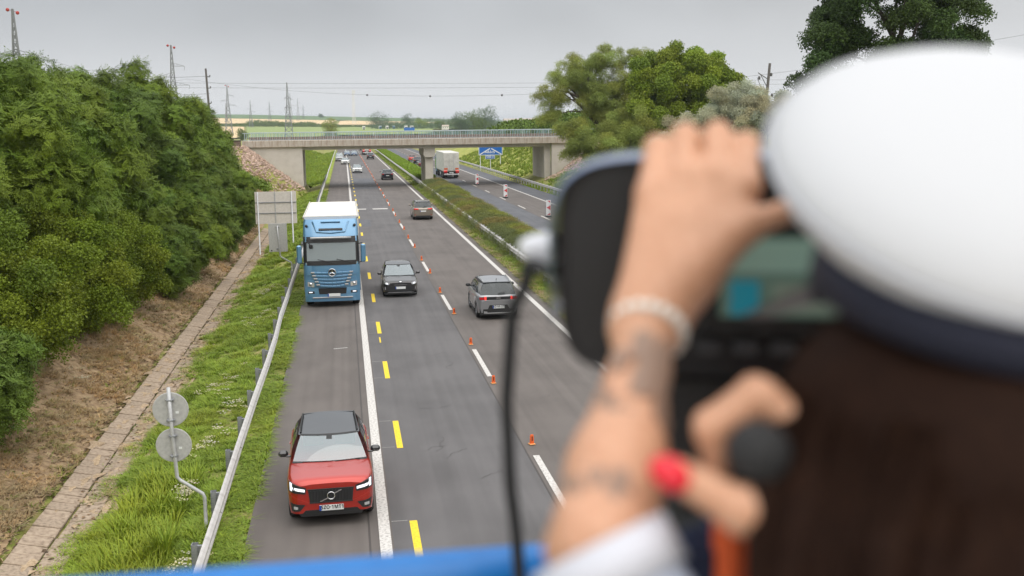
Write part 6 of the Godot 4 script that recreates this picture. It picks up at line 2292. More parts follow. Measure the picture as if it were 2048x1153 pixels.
# ---- the officer on the overpass ----
class Field:
	var o: Vector3
	var nx: int
	var ny: int
	var nz: int
	var c: float
	var f := PackedFloat32Array()

	func _init(lo: Vector3, hi: Vector3, cell: float) -> void:
		o = lo
		c = cell
		nx = int((hi.x - lo.x) / cell) + 2
		ny = int((hi.y - lo.y) / cell) + 2
		nz = int((hi.z - lo.z) / cell) + 2
		f.resize(nx * ny * nz)
		f.fill(1.0)

	func bone(a: Vector3, b: Vector3, ra: float, rb: float, k: float, flat := Vector3.ONE) -> void:
		var m := maxf(ra, rb) * maxf(flat.x, maxf(flat.y, flat.z)) + k + c * 2.0
		var lo := a.min(b) - Vector3(m, m, m) - o
		var hi := a.max(b) + Vector3(m, m, m) - o
		var ab := b - a
		var l2 := maxf(ab.length_squared(), 1e-8)
		for z in range(maxi(0, int(lo.z / c)), mini(nz, int(hi.z / c) + 1)):
			for y in range(maxi(0, int(lo.y / c)), mini(ny, int(hi.y / c) + 1)):
				var at := (z * ny + y) * nx
				for x in range(maxi(0, int(lo.x / c)), mini(nx, int(hi.x / c) + 1)):
					var p := o + Vector3(x, y, z) * c - a
					var t := clampf(p.dot(ab) / l2, 0.0, 1.0)
					var d := ((p - ab * t) / flat).length() - lerpf(ra, rb, t)
					var e := f[at + x]
					var h := maxf(k - absf(d - e), 0.0) / k
					f[at + x] = minf(d, e) - h * h * k * 0.25

	func cut_below(y0: float) -> void:
		for z in nz:
			for y in ny:
				var d := y0 - (o.y + y * c)
				for x in nx:
					var i := (z * ny + y) * nx + x
					f[i] = maxf(f[i], d)

	func cut(at: Vector3, n: Vector3) -> void:
		for z in nz:
			for y in ny:
				for x in nx:
					var i := (z * ny + y) * nx + x
					f[i] = maxf(f[i], (o + Vector3(x, y, z) * c - at).dot(n))

	func add_to(st: SurfaceTool) -> void:
		var id := {}
		var pts := []
		var sx := nx
		var sy := nx * ny
		for z in nz - 1:
			for y in ny - 1:
				for x in nx - 1:
					var i := z * sy + y * sx + x
					var v := [f[i], f[i + 1], f[i + sx], f[i + sx + 1], f[i + sy], f[i + sy + 1], f[i + sy + sx], f[i + sy + sx + 1]]
					var neg := 0
					for q in v:
						if q < 0.0:
							neg += 1
					if neg == 0 or neg == 8:
						continue
					var s := Vector3.ZERO
					var n := 0
					for e in [[0, 1], [2, 3], [4, 5], [6, 7], [0, 2], [1, 3], [4, 6], [5, 7], [0, 4], [1, 5], [2, 6], [3, 7]]:
						var a: float = v[e[0]]
						var b: float = v[e[1]]
						if (a < 0.0) != (b < 0.0):
							var t := a / (a - b)
							var pa := Vector3(e[0] & 1, (e[0] >> 1) & 1, e[0] >> 2)
							var pb := Vector3(e[1] & 1, (e[1] >> 1) & 1, e[1] >> 2)
							s += pa.lerp(pb, t)
							n += 1
					id[i] = pts.size()
					pts.append(o + (Vector3(x, y, z) + s / n) * c)
		for z in range(1, nz - 1):
			for y in range(1, ny - 1):
				for x in range(1, nx - 1):
					var i := z * sy + y * sx + x
					var a := f[i] < 0.0
					for q in [[1, sx, sy], [sx, sy, 1], [sy, 1, sx]]:
						if a != (f[i + q[0]] < 0.0):
							var k := [i, i - q[1], i - q[1] - q[2], i - q[2]]
							if not (id.has(k[0]) and id.has(k[1]) and id.has(k[2]) and id.has(k[3])):
								continue
							if not a:
								k.reverse()
							for j in [0, 1, 2, 0, 2, 3]:
								st.add_vertex(pts[id[k[j]]])


func start() -> SurfaceTool:
	var st := SurfaceTool.new()
	st.begin(Mesh.PRIMITIVE_TRIANGLES)
	st.set_smooth_group(0)
	return st


func finish(st: SurfaceTool) -> ArrayMesh:
	st.generate_normals()
	st.index()
	return st.commit()


func officer() -> void:
	var base := Vector3(0.38, 6.05, -0.4)
	var skin := noisy("skin", [[0.0, Color(0.46, 0.225, 0.125)], [0.5, Color(0.55, 0.29, 0.175)], [1.0, Color(0.62, 0.35, 0.23)]], 0.12, 0.02, 4, 0.5, 0.0, 71)
	skin.subsurf_scatter_enabled = true
	skin.subsurf_scatter_strength = 0.06
	var person := thing("person", "person in white peaked cap with long dark hair working the speed camera", "person", base)
	var fwd := Vector3(-0.25, 0, -0.968)
	var rgt := Vector3(0.968, 0, -0.25)
	var up := Vector3.UP
	var P := func(v: Vector3) -> Vector3: return v - base
	# joints in the world
	var head := Vector3(0.362, 7.595, -0.545)
	var neck := Vector3(0.372, 7.455, -0.5)
	var chest := Vector3(0.365, 7.28, -0.43)
	var waist := Vector3(0.375, 7.05, -0.41)
	var hip := Vector3(0.38, 6.9, -0.4)
	var sl := neck - rgt * 0.165 - up * 0.12
	var sr := neck + rgt * 0.165 - up * 0.085
	var el := Vector3(0.137, 7.509, -0.556)
	var wl := Vector3(0.207, 7.614, -0.697)
	var er := Vector3(0.44, 7.34, -0.27)
	var wr := Vector3(0.26, 7.55, -0.5)
	var body := start()
	var fd := Field.new(P.call(Vector3(0.0, 6.04, -0.95)), P.call(Vector3(0.8, 7.75, -0.1)), 0.013)
	for q in [[head, head - up * 0.03 + fwd * 0.01, 0.086, 0.078, 0.03], [head - up * 0.04, neck, 0.06, 0.052, 0.03], [neck, chest, 0.055, 0.1, 0.05], [sl, sr, 0.055, 0.055, 0.05], [chest - rgt * 0.06, chest + rgt * 0.06, 0.1, 0.1, 0.06], [chest, waist, 0.115, 0.1, 0.07], [waist - rgt * 0.05, hip - rgt * 0.06, 0.09, 0.115, 0.06], [waist + rgt * 0.05, hip + rgt * 0.06, 0.09, 0.115, 0.06],
			[sl, el, 0.045, 0.0285, 0.03], [el, el.lerp(wl, 0.3), 0.0285, 0.0285, 0.02], [el.lerp(wl, 0.3), wl, 0.0285, 0.0185, 0.02], [sr, er, 0.05, 0.042, 0.03], [er, er.lerp(wr, 0.35), 0.042, 0.041, 0.02], [er.lerp(wr, 0.35), wr, 0.036, 0.022, 0.02]]:
		fd.bone(P.call(q[0]), P.call(q[1]), q[2], q[3], q[4])
	for sg in [-1.0, 1.0]:
		var h2: Vector3 = hip + rgt * 0.085 * sg
		var kn: Vector3 = Vector3(h2.x, 6.5, h2.z) + rgt * 0.015 * sg + fwd * 0.03
		var an: Vector3 = Vector3(h2.x, 6.13, h2.z) + rgt * 0.02 * sg
		fd.bone(P.call(h2), P.call(kn), 0.085, 0.055, 0.05)
		fd.bone(P.call(kn), P.call(an), 0.055, 0.038, 0.03)
	fd.add_to(body)
	# face and ears on a finer grid
	var hf := Field.new(P.call(head - Vector3(0.14, 0.17, 0.14)), P.call(head + Vector3(0.14, 0.15, 0.14)), 0.005)
	hf.bone(P.call(head), P.call(head - up * 0.03 + fwd * 0.012), 0.087, 0.08, 0.03)
	hf.bone(P.call(head + fwd * 0.03 - up * 0.05), P.call(head + fwd * 0.045 - up * 0.095), 0.05, 0.03, 0.03)
	hf.bone(P.call(head + fwd * 0.088 + up * 0.005), P.call(head + fwd * 0.104 - up * 0.035), 0.009, 0.014, 0.015)
	for sg in [-1.0, 1.0]:
		hf.bone(P.call(head + rgt * 0.086 * sg + up * 0.015), P.call(head + rgt * 0.088 * sg - up * 0.03), 0.014, 0.01, 0.01)
		hf.bone(P.call(head + fwd * 0.083 + rgt * 0.02 * sg + up * 0.018), P.call(head + fwd * 0.078 + rgt * 0.045 * sg + up * 0.02), 0.008, 0.007, 0.012)
	hf.bone(P.call(head + fwd * 0.088 - up * 0.062 - rgt * 0.02), P.call(head + fwd * 0.088 - up * 0.062 + rgt * 0.02), 0.009, 0.009, 0.008)
	hf.add_to(body)
	# left hand laid over the top of the case
	var mcp := [Vector3(0.285, 7.703, -0.725), Vector3(0.267, 7.710, -0.737), Vector3(0.245, 7.708, -0.745), Vector3(0.222, 7.698, -0.746)]
	var pip := [Vector3(0.298, 7.732, -0.757), Vector3(0.280, 7.740, -0.769), Vector3(0.257, 7.739, -0.777), Vector3(0.236, 7.730, -0.779)]
	var hl := Field.new(P.call(Vector3(0.16, 7.58, -0.85)), P.call(Vector3(0.36, 7.77, -0.66)), 0.0032)
	hl.bone(P.call(wl + (wl - el).normalized() * -0.03), P.call(wl), 0.0195, 0.0185, 0.02)
	var nails := MB.new()
	nails.sm(0)
	for k in 4:
		hl.bone(P.call(wl + Vector3(0.01, 0.005, -0.005) * (1.5 - k)), P.call(mcp[k]), 0.0138, 0.0118, 0.014)
		hl.bone(P.call(mcp[k]), P.call(pip[k]), 0.0115, 0.0098, 0.006)
		var dip: Vector3 = pip[k] + Vector3(0.011, -0.004, -0.027) * [0.9, 1.05, 1.0, 0.8][k]
		var tip: Vector3 = dip + Vector3(0.006, -0.016, -0.016)
		hl.bone(P.call(pip[k]), P.call(dip), 0.0095, 0.0086, 0.005)
		hl.bone(P.call(dip), P.call(tip), 0.0086, 0.0072, 0.005)
		nail(nails, P.call(tip + Vector3(0.002, 0.003, -0.006)), Vector3(0.006, -0.016, -0.016))
	hl.bone(P.call(wl), P.call(Vector3(0.242, 7.665, -0.724)), 0.0185, 0.022, 0.02)
	var tb := Vector3(0.236, 7.643, -0.702)
	var tm := Vector3(0.279, 7.675, -0.708)
	var tt := Vector3(0.314, 7.687, -0.71)
	hl.bone(P.call(wl), P.call(tb), 0.0175, 0.0165, 0.018)
	hl.bone(P.call(tb), P.call(tm), 0.0175, 0.0125, 0.014)
	hl.bone(P.call(tm), P.call(tt), 0.0118, 0.0085, 0.006)
	nail(nails, P.call(tt + Vector3(0.004, 0.004, 0.004)), tt - tm)
	hl.add_to(body)
	# right hand closed round the pan handle
	var bc := Vector3(0.219, 7.570, -0.529)
	var ax := Vector3(-0.31, 0.2, 0.93).normalized()
	var uu := ax.cross(Vector3.UP).normalized() * -1.0
	var vv := ax.cross(uu).normalized()
	if vv.y < 0.0:
		vv = -vv
	if uu.x < 0.0:
		uu = -uu
	var hr := Field.new(P.call(bc - Vector3(0.1, 0.09, 0.15)), P.call(bc + Vector3(0.13, 0.09, 0.09)), 0.0033)
	var around := func(a: float, rad: float, along: float) -> Vector3:
		return bc + uu * cos(deg_to_rad(a)) * rad + vv * sin(deg_to_rad(a)) * rad + ax * along
	for k in 4:
		var al := -0.012 - 0.019 * k
		var j: Array = [around.call(5.0, 0.036, al), around.call(85.0, 0.03, al), around.call(160.0, 0.027, al - 0.002), around.call(215.0, 0.025, al - 0.004)]
		hr.bone(P.call(j[0]), P.call(j[1]), 0.0112, 0.0098, 0.006)
		hr.bone(P.call(j[1]), P.call(j[2]), 0.0097, 0.0088, 0.005)
		hr.bone(P.call(j[2]), P.call(j[3]), 0.0087, 0.0072, 0.005)
		hr.bone(P.call(j[0]), P.call(wr), 0.0125, 0.017, 0.015)
		nail(nails, P.call(j[3] + (j[3] - bc).normalized() * 0.005), j[3] - j[2])
	var t0: Vector3 = around.call(-50.0, 0.04, 0.0)
	var t1: Vector3 = around.call(-105.0, 0.032, 0.012)
	var t2: Vector3 = around.call(195.0, 0.047, 0.008)
	hr.bone(P.call(wr), P.call(t0), 0.017, 0.016, 0.015)
	hr.bone(P.call(t0), P.call(t1), 0.0155, 0.0125, 0.012)
	hr.bone(P.call(t1), P.call(t2), 0.0122, 0.009, 0.006)
	nail(nails, P.call(t2 + ax * 0.007 - uu * 0.002), t2 - t1, 1.5)
	hr.add_to(body)
	part(person, "body", finish(body), skin)
	part(person, "nails", nails.done(), mat("nail_red", Color(0.72, 0.012, 0.03), 0.2))
	# tattoo: ink lines under the skin of the forearm, thin patches lying on it
	var ink := MB.new()
	rng.seed = 90
	for k in 34:
		var t := rng.randf_range(0.12, 0.82)
		var c := el.lerp(wl, t)
		var r := lerpf(0.0296, 0.0192, t)
		var axis := (wl - el).normalized()
		var to_us := Vector3(-0.35, 0.3, 1.0)
		var e1 := (to_us - axis * to_us.dot(axis)).normalized()
		var e2 := axis.cross(e1)
		var a0 := rng.randf_range(-1.0, 1.0)
		var sz := rng.randf_range(0.35, 0.95)
		var rows := []
		for i in 4:
			var row := PackedVector3Array()
			for j in 4:
				var a := a0 + (i - 1.5) * rng.randf_range(0.12, 0.26) * sz
				row.append(P.call(c + axis * (j - 1.5) * 0.011 * sz + (e1 * cos(a) + e2 * sin(a)) * (r + 0.0022)))
			rows.append(row)
		ink.loft(rows)
	part(person, "tattoo", ink.done(), mat("tattoo_ink", Color(0.26, 0.17, 0.125), 0.6))
	# bracelet
	var br := MB.new()
	br.sm(0)
	var wa := (wl - el).normalized()
	var w1 := wa.cross(Vector3.UP).normalized()
	var w2 := wa.cross(w1)
	var wc := wl - wa * 0.012
	for k in 18:
		var a := TAU * k / 18.0
		var prof := []
		for i in 7:
			prof.append([0.0048 * sin(PI * i / 6.0), -0.0048 * cos(PI * i / 6.0)])
		br.lathe(prof, 8, Transform3D(Basis(), P.call(wc + (w1 * cos(a) + w2 * sin(a)) * 0.0238)))
	part(person, "bracelet", br.done(), mat("pearl", Color(0.72, 0.68, 0.62), 0.3))
	# shirt with short sleeves, trousers, shoes
	var shirt := start()
	var sf := Field.new(P.call(Vector3(0.03, 6.8, -0.8)), P.call(Vector3(0.8, 7.62, -0.15)), 0.013)
	for q in [[neck - up * 0.03, chest, 0.07, 0.115, 0.05], [sl, sr, 0.07, 0.07, 0.05], [chest - rgt * 0.06, chest + rgt * 0.06, 0.115, 0.115, 0.06], [chest, waist, 0.13, 0.115, 0.07], [waist - rgt * 0.05, hip - rgt * 0.06, 0.105, 0.13, 0.06], [waist + rgt * 0.05, hip + rgt * 0.06, 0.105, 0.13, 0.06], [sl, el + (el - sl).normalized() * -0.005, 0.055, 0.037, 0.03], [sr, sr.lerp(er, 0.8), 0.065, 0.055, 0.03]]:
		sf.bone(P.call(q[0]), P.call(q[1]), q[2], q[3], q[4])
	sf.cut(P.call(el + (el - sl).normalized() * 0.002), (el - sl).normalized())
	sf.add_to(shirt)
	part(person, "shirt", finish(shirt), noisy("shirt_cloth", [[0.0, Color(0.36, 0.42, 0.56)], [0.5, Color(0.46, 0.51, 0.63)], [1.0, Color(0.54, 0.58, 0.68)]], 0.3, 0.02, 4, 0.85, 0.2, 72))
	var cuff := MB.new()
	cuff.sm(0)
	var sd := (el - sl).normalized()
	var s1 := sd.cross(Vector3.UP).normalized()
	var s2 := sd.cross(s1)
	var rows2 := []
	for q in [[-0.025, 0.04], [-0.025, 0.043], [0.003, 0.042], [0.003, 0.037]]:
		var row := PackedVector3Array()
		for k in 24:
			row.append(P.call(el + sd * q[0] + (s1 * cos(TAU * k / 24.0) + s2 * sin(TAU * k / 24.0)) * q[1]))
		rows2.append(row)
	cuff.loft(rows2, true)
	part(person, "cuff", cuff.done(), mat("cuff_cloth", Color(0.58, 0.59, 0.65), 0.85))
	var badge := MB.new()
	badge.box(P.call(el - sd * 0.045 + Vector3(-0.015, 0.01, 0.04)), Vector3(0.022, 0.022, 0.005), 0.002, Basis(Vector3.RIGHT, -0.6))
	part(person, "sleeve_badge", badge.done(), mat("badge_gold", Color(0.5, 0.38, 0.12), 0.6))
	var vest := start()
	var vf := Field.new(P.call(Vector3(0.1, 6.95, -0.8)), P.call(Vector3(0.8, 7.5, -0.15)), 0.014)
	for q in [[chest - rgt * 0.05 + up * 0.03, chest + rgt * 0.05 + up * 0.03, 0.128, 0.128, 0.06], [chest, waist, 0.145, 0.13, 0.07]]:
		vf.bone(P.call(q[0]), P.call(q[1]), q[2], q[3], q[4])
	vf.add_to(vest)
	part(person, "vest", finish(vest), mat("navy_cloth", Color(0.012, 0.018, 0.045), 0.9))
	var legs := start()
	var lf := Field.new(P.call(Vector3(0.2, 6.06, -0.75)), P.call(Vector3(0.75, 7.0, -0.15)), 0.014)
	for sg in [-1.0, 1.0]:
		var h2: Vector3 = hip + rgt * 0.085 * sg
		var kn: Vector3 = Vector3(h2.x, 6.5, h2.z) + rgt * 0.015 * sg + fwd * 0.03
		var an: Vector3 = Vector3(h2.x, 6.12, h2.z) + rgt * 0.02 * sg
		lf.bone(P.call(h2), P.call(kn), 0.1, 0.07, 0.05)
		lf.bone(P.call(kn), P.call(an), 0.07, 0.06, 0.03)
	lf.bone(P.call(hip - rgt * 0.06), P.call(hip + rgt * 0.06), 0.125, 0.125, 0.05)
	lf.add_to(legs)
	part(person, "trousers", finish(legs), M.navy_cloth)
	for sg in [-1.0, 1.0]:
		var sh := start()
		var an: Vector3 = Vector3(hip.x, 6.09, hip.z) + rgt * 0.105 * sg
		var ff := Field.new(P.call(an - Vector3(0.2, 0.05, 0.25)), P.call(an + Vector3(0.15, 0.1, 0.12)), 0.008)
		ff.bone(P.call(an), P.call(an + fwd * 0.15 - up * 0.01), 0.042, 0.034, 0.03)
		ff.cut_below(0.003)
		ff.add_to(sh)
		part(person, "shoe", finish(sh), M.black_plastic)
	# hair: an under-layer and many separate locks down the back
	var hair := start()
	var hv := Field.new(P.call(head + Vector3(-0.2, -0.5, -0.2)), P.call(head + Vector3(0.25, 0.16, 0.3)), 0.01)
	hv.bone(P.call(head - fwd * 0.008 - up * 0.025), P.call(head - fwd * 0.012 - up * 0.05), 0.1, 0.102, 0.02)
	hv.bone(P.call(head - fwd * 0.01 - up * 0.06), P.call(head - fwd * 0.1 - rgt * 0.08 - up * 0.26), 0.085, 0.09, 0.03)
	hv.bone(P.call(head - fwd * 0.05 - rgt * 0.06 - up * 0.05), P.call(head - fwd * 0.1 - rgt * 0.16 - up * 0.4), 0.06, 0.055, 0.05)
	hv.bone(P.call(head - fwd * 0.05 + rgt * 0.06 - up * 0.05), P.call(head - fwd * 0.08 + rgt * 0.07 - up * 0.4), 0.055, 0.045, 0.05)
	hv.bone(P.call(head - rgt * 0.062 + fwd * 0.02 - up * 0.01), P.call(head - rgt * 0.075 + fwd * 0.015 - up * 0.12), 0.052, 0.05, 0.03)
	hv.bone(P.call(head - rgt * 0.075 + fwd * 0.015 - up * 0.1), P.call(head - rgt * 0.085 - fwd * 0.05 - up * 0.36), 0.052, 0.05, 0.04)
	hv.bone(P.call(head + rgt * 0.055 - up * 0.03), P.call(head + rgt * 0.07 - fwd * 0.05 - up * 0.35), 0.05, 0.05, 0.04)
	hv.cut(P.call(head + fwd * 0.068), fwd)
	hv.add_to(hair)
	var hm := noisy("hair_brown", [[0.0, Color(0.007, 0.003, 0.002)], [0.5, Color(0.014, 0.006, 0.0035)], [1.0, Color(0.05, 0.023, 0.013)]], 0.08, 0.03, 4, 0.7, 0.0, 73)
	hm.metallic_specular = 0.2
	hm.uv1_scale = Vector3(30.0, 2.0, 30.0)
	var hp := part(person, "hair", finish(hair), hm)
	var locks := MB.new()
	locks.sm(0)
	for k in 130:
		var a := rng.randf_range(-1.9, 1.9)
		var dirv := (-fwd * cos(a) + rgt * sin(a)).normalized()
		var r0 := 0.104 + rng.randf_range(-0.006, 0.008)
		var pts := []
		var rad := []
		var dr := rng.randf_range(0.36, 0.46)
		var sway := rng.randf_range(-0.02, 0.02)
		for i in 9:
			var t := i / 8.0
			var w := r0 * (0.95 + 0.22 * t)
			var pnt := head + up * (0.0 - dr * t) + Vector3(-0.08, 0, 0.05) * pow(t, 0.4) + Vector3(dirv.x, 0, dirv.z) * w - fwd * 0.075 * t + rgt * sway * sin(t * 4.0 + k)
			if absf(a) > 1.3:
				pnt -= fwd * 0.03 * t
			pts.append(P.call(pnt))
			rad.append(lerpf(0.011, 0.004, t * t))
		locks.tube(pts, rad, 6)
	part(hp, "lock", locks.done(), hm)
	# white peaked cap, crown tipped back
	var tilt := 0.52
	var back := Vector3(-0.08, 0, 0.997)
	var cy := (up * cos(tilt) + back * sin(tilt)).normalized()
	var cx := cy.cross(back).normalized()
	var cz := cx.cross(cy)
	var cap_c := Vector3(0.388, 7.718, -0.566)
	var cb := Basis(cx, cy, cz)
	var crown_mb := MB.new()
	crown_mb.sm(0)
	crown_mb.lathe([[0.0, 0.036], [0.04, 0.0355], [0.08, 0.032], [0.108, 0.024], [0.127, 0.012], [0.134, 0.0], [0.13, -0.012], [0.118, -0.026], [0.103, -0.042], [0.096, -0.05]], 56, Transform3D(cb.scaled_local(Vector3(1.06, 1.0, 1.08)), P.call(cap_c)))
	var white := mat("cap_white", Color(0.52, 0.53, 0.55), 0.85)
	var cap := Node3D.new()
	cap.name = "cap"
	person.add_child(cap)
	part(cap, "crown_cover", crown_mb.done(), white)
	var piping := MB.new()
	piping.sm(0)
	var ring := []
	for k in 49:
		var a := TAU * k / 48.0
		ring.append(P.call(cap_c + cb * Vector3(cos(a) * 0.1345 * 1.06, 0.0, sin(a) * 0.1345 * 1.08)))
	piping.tube(ring, 0.0022, 6, false)
	part(cap, "piping", piping.done(), mat("piping_grey", Color(0.4, 0.41, 0.44), 0.8))
	var seam := MB.new()
	seam.sm(0)
	var arc := []
	for q in [[0.0, 0.0365], [0.04, 0.036], [0.08, 0.0325], [0.108, 0.0245], [0.127, 0.0125], [0.134, 0.0]]:
		arc.append(P.call(cap_c + cb * Vector3(0.0, q[1], q[0] * 1.08)))
	seam.tube(arc, 0.0012, 5, false)
	part(cap, "seam", seam.done(), M.piping_grey)
	var band := MB.new()
	band.sm(0)
	var band_c := head + up * 0.045
	var rows3 := []
	for q in [[0.008, 0.1], [0.008, 0.103], [0.03, 0.099], [0.036, 0.088]]:
		var row := PackedVector3Array()
		for k in 40:
			var a := TAU * k / 40.0
			var out := rgt * cos(a) * 0.94 + fwd * sin(a)
			row.append(P.call(band_c + up * (q[0] - 0.006 + 0.022 * sin(a)) + out * q[1]))
		rows3.append(row)
	band.loft(rows3, true)
	part(cap, "band", band.done(), mat("band_navy", Color(0.008, 0.01, 0.025), 0.8))
	var peak := MB.new()
	peak.sm(0)
	var pr := []
	for i in 6:
		var row := PackedVector3Array()
		for k in 17:
			var a := deg_to_rad(25.0 + 130.0 * k / 16.0)
			var out := rgt * cos(a) * 0.94 + fwd * sin(a)
			var ext := (i / 5.0) * 0.06 * pow(sin((a - deg_to_rad(25.0)) / deg_to_rad(130.0) * PI), 0.6)
			row.append(P.call(band_c + up * (0.012 * sin(a) - ext * 0.55) + out * (0.103 + ext)))
		pr.append(row)
	peak.loft(pr)
	part(cap, "peak", peak.done(), M.black_plastic)


func nail(mb: MB, at: Vector3, dir: Vector3, big := 1.0) -> void:
	var prof := []
	for i in 9:
		prof.append([0.0062 * sin(PI * i / 8.0) * big, -0.0085 * cos(PI * i / 8.0) * big])
	var y := dir.normalized()
	var x := y.cross(Vector3.UP)
	x = Vector3.RIGHT if x.length() < 0.01 else x.normalized()
	mb.lathe(prof, 10, Transform3D(Basis(x, y, x.cross(y)), at))


func speed_camera() -> void:
	var back := Vector3(0.277, 7.637, -0.772)
	var t := thing("speed_camera", "black speed camera case with a lit screen on a tripod behind the railing", "speed camera", Vector3(back.x, 6.05, back.z))
	t.rotation.y = -0.3
	var y0 := back.y - 6.05
	# case: rounded hood, deep behind; local x right, z towards the viewer
	var mb := MB.new()
	mb.sm(0)
	var rows := []
	for q in [[0.0, 0.94], [0.004, 0.985], [-0.012, 1.0], [-0.15, 1.0], [-0.165, 0.96]]:
		var row := PackedVector3Array()
		for k in 40:
			var a := TAU * k / 40.0
			var cx := signf(cos(a)) * pow(absf(cos(a)), 0.42)
			var cy := signf(sin(a)) * pow(absf(sin(a)), 0.42)
			row.append(Vector3(cx * 0.118 * q[1], y0 + cy * 0.086 * q[1], q[0]))
		rows.append(row)
	mb.loft(rows, true)
	mb.sm(-1)
	mb.fan(rows[0])
	mb.fan(rows[4])
	part(t, "case", mb.done(), mat("case_black", Color(0.011, 0.011, 0.013), 0.45))
	# glossy blue-grey shell over the top and the side
	mb = MB.new()
	mb.sm(0)
	rows = []
	for q in [[0.012, 1.03], [0.006, 1.06], [-0.14, 1.07], [-0.15, 1.03]]:
		var row := PackedVector3Array()
		for k in 25:
			var a := PI * (0.14 + 0.94 * k / 24.0)
			row.append(Vector3(signf(cos(a)) * pow(absf(cos(a)), 0.45) * 0.118 * q[1], y0 + signf(sin(a)) * pow(absf(sin(a)), 0.45) * 0.084 * q[1] , q[0]))
		rows.append(row)
	mb.loft(rows)
	part(t, "hood", mb.done(), paint("hood_blue", Color(0.12, 0.18, 0.33), 0.6, 0.3))
	# screen at the back
	mb = MB.new()
	mb.box(Vector3(0.052, y0 - 0.005, 0.004), Vector3(0.12, 0.09, 0.016), 0.004)
	part(t, "screen_frame", mb.done(), M.black_plastic)
	mb = MB.new()
	mb.box(Vector3(0.057, y0 - 0.004, 0.0125), Vector3(0.1, 0.062, 0.003))
	var sc := part(t, "screen", mb.done(), glow("screen_glow", Color(0.1, 0.16, 0.13), 0.3))
	for q in [[0.0, 0.018, 0.1, 0.028, Color(0.2, 0.3, 0.25)], [-0.035, -0.018, 0.024, 0.03, Color(0.02, 0.22, 0.3)], [0.018, -0.018, 0.06, 0.026, Color(0.16, 0.2, 0.16)]]:
		mb = MB.new()
		mb.box(Vector3(0.057 + q[0] * 0.9, y0 - 0.004 + q[1] * 0.88, 0.0145), Vector3(q[2] * 0.9, q[3] * 0.88, 0.001))
		part(sc, "screen_field", mb.done(), glow("screen_field_%d" % int(q[4].r * 1000.0), q[4], 0.3))
	for k in 4:
		mb = MB.new()
		mb.box(Vector3(0.0 + 0.028 * k, y0 - 0.06, 0.006), Vector3(0.018, 0.01, 0.01), 0.002)
		part(t, "button", mb.done(), mat("button_grey", Color(0.05, 0.05, 0.055), 0.6))
	# lens in front
	mb = MB.new()
	mb.sm(0)
	mb.lathe([[0.05, 0.0], [0.052, 0.06], [0.046, 0.065], [0.04, 0.03], [0.0, 0.028]], 28, Transform3D(Basis(Vector3.RIGHT, -PI / 2), Vector3(-0.02, y0, -0.16)))
	part(t, "lens", mb.done(), M.black_paint)
	# white plug on the side
	mb = MB.new()
	mb.sm(0)
	mb.lathe([[0.0, 0.0], [0.012, 0.002], [0.014, 0.02], [0.011, 0.036], [0.006, 0.044], [0.0, 0.045]], 14, Transform3D(Basis(Vector3(0, 0, 1), PI / 2), Vector3(-0.117, y0 + 0.005, -0.09)))
	part(t, "plug", mb.done(), mat("plug_white", Color(0.7, 0.71, 0.75), 0.4))
	# lower battery block and tripod
	mb = MB.new()
	mb.box(Vector3(0.0, y0 - 0.125, -0.07), Vector3(0.17, 0.09, 0.12), 0.012)
	part(t, "battery_block", mb.done(), M.black_plastic)
	mb = MB.new()
	mb.box(Vector3(0.01, y0 - 0.19, -0.07), Vector3(0.09, 0.06, 0.09), 0.015)
	mb.sm(0)
	mb.lathe([[0.05, -0.05], [0.05, 0.0], [0.04, 0.02], [0.0, 0.02]], 20, Transform3D(Basis(), Vector3(0.01, y0 - 0.22, -0.07)))
	part(t, "tripod_head", mb.done(), M.black_plastic)
	mb = MB.new()
	mb.sm(0)
	mb.tube([Vector3(0.01, 0.5, -0.07), Vector3(0.01, y0 - 0.25, -0.07)], 0.018, 12)
	part(t, "centre_column", mb.done(), M.black_plastic)
	for k in 3:
		var a := TAU * k / 3.0 + PI / 2
		mb = MB.new()
		mb.sm(0)
		var out := Vector3(cos(a), 0, sin(a))
		mb.tube([Vector3(0.01, y0 - 0.3, -0.07) + out * 0.03, Vector3(0.01, 0.65, -0.07) + out * 0.17, Vector3(0.01, 0.015, -0.07) + out * 0.3], [0.017, 0.014, 0.011], 10)
		var lg := part(t, "leg", mb.done(), M.black_plastic)
		mb = MB.new()
		mb.sm(0)
		mb.lathe([[0.0, 0.0], [0.02, 0.0], [0.02, 0.02], [0.012, 0.03]], 12, Transform3D(Basis(), Vector3(0.01, 0.0, -0.07) + out * 0.3))
		part(lg, "rubber_foot", mb.done(), M.rubber)
	# pan handle that the hand holds, from the head towards the operator
	var inv := t.transform.affine_inverse()
	mb = MB.new()
	mb.sm(0)
	var h0: Vector3 = inv * Vector3(0.292, 7.455, -0.80)
	var h1: Vector3 = inv * Vector3(0.245, 7.553, -0.607)
	var h2: Vector3 = inv * Vector3(0.213, 7.574, -0.511)
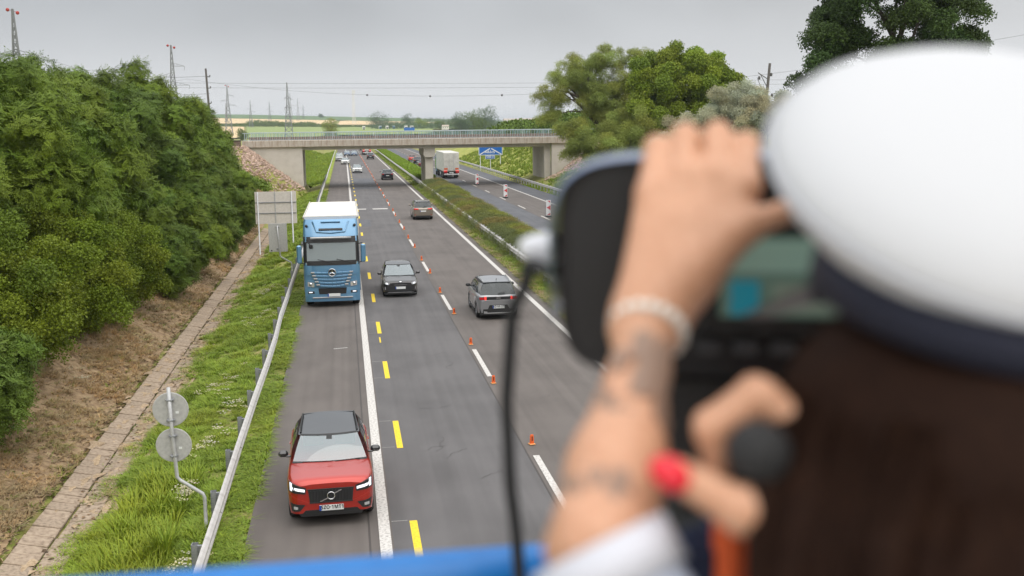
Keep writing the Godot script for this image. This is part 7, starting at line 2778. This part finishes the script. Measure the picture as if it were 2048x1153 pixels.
	mb.tube([h0, h1], 0.008, 10)
	part(t, "pan_rod", mb.done(), M.black_plastic)
	mb = MB.new()
	mb.sm(0)
	mb.tube([h1, h1.lerp(h2, 0.1), h1.lerp(h2, 0.9), h2], [0.012, 0.0165, 0.0175, 0.015], 16)
	part(t, "handle_grip", mb.done(), M.rubber)
	# orange strap with a navy pad hung on the tripod head
	mb = MB.new()
	mb.box(inv * Vector3(0.262, 7.448, -0.625), Vector3(0.062, 0.1, 0.03), 0.012)
	part(t, "strap_pad", mb.done(), mat("strap_orange", Color(0.8, 0.12, 0.02), 0.7))
	mb = MB.new()
	mb.box(inv * Vector3(0.228, 7.44, -0.645), Vector3(0.04, 0.08, 0.03), 0.012)
	mb.tube([inv * Vector3(0.245, 7.42, -0.66), inv * Vector3(0.285, 7.43, -0.77)], 0.012, 8)
	part(t, "strap", mb.done(), mat("strap_navy", Color(0.02, 0.03, 0.07), 0.9))
	# cable
	mb = MB.new()
	mb.sm(0)
	var pts := []
	var c := Curve3D.new()
	for p in [Vector3(0.168, 7.637, -0.83), Vector3(0.15, 7.625, -0.87), Vector3(0.14, 7.58, -0.895), Vector3(0.135, 7.507, -0.898), Vector3(0.136, 7.441, -0.892), Vector3(0.142, 7.37, -0.89), Vector3(0.15, 7.25, -0.9), Vector3(0.17, 6.9, -0.9), Vector3(0.2, 6.5, -0.88), Vector3(0.3, 6.07, -0.86)]:
		c.add_point(p, Vector3(0, 0.02, 0), Vector3(0, -0.02, 0))
	for p in c.tessellate(4, 3.0):
		pts.append(p)
	mb.tube(pts, 0.0058, 10)
	var cable := part(self, "camera_cable", mb.done(), M.rubber)
	tag(cable, "black cable hanging from the speed camera past the blue handrail", "cable")


func _ready() -> void:
	wiggle.seed = 12
	wiggle.frequency = 0.02
	wiggle.fractal_octaves = 3
	view_and_light()
	materials()
	setting()
	bridge()
	own_overpass()
	barriers()
	signs()
	lane_markers()
	power_lines()
	cars()
	lorries()
	trees()
	median()
	grasses()
	speed_camera()
	officer()
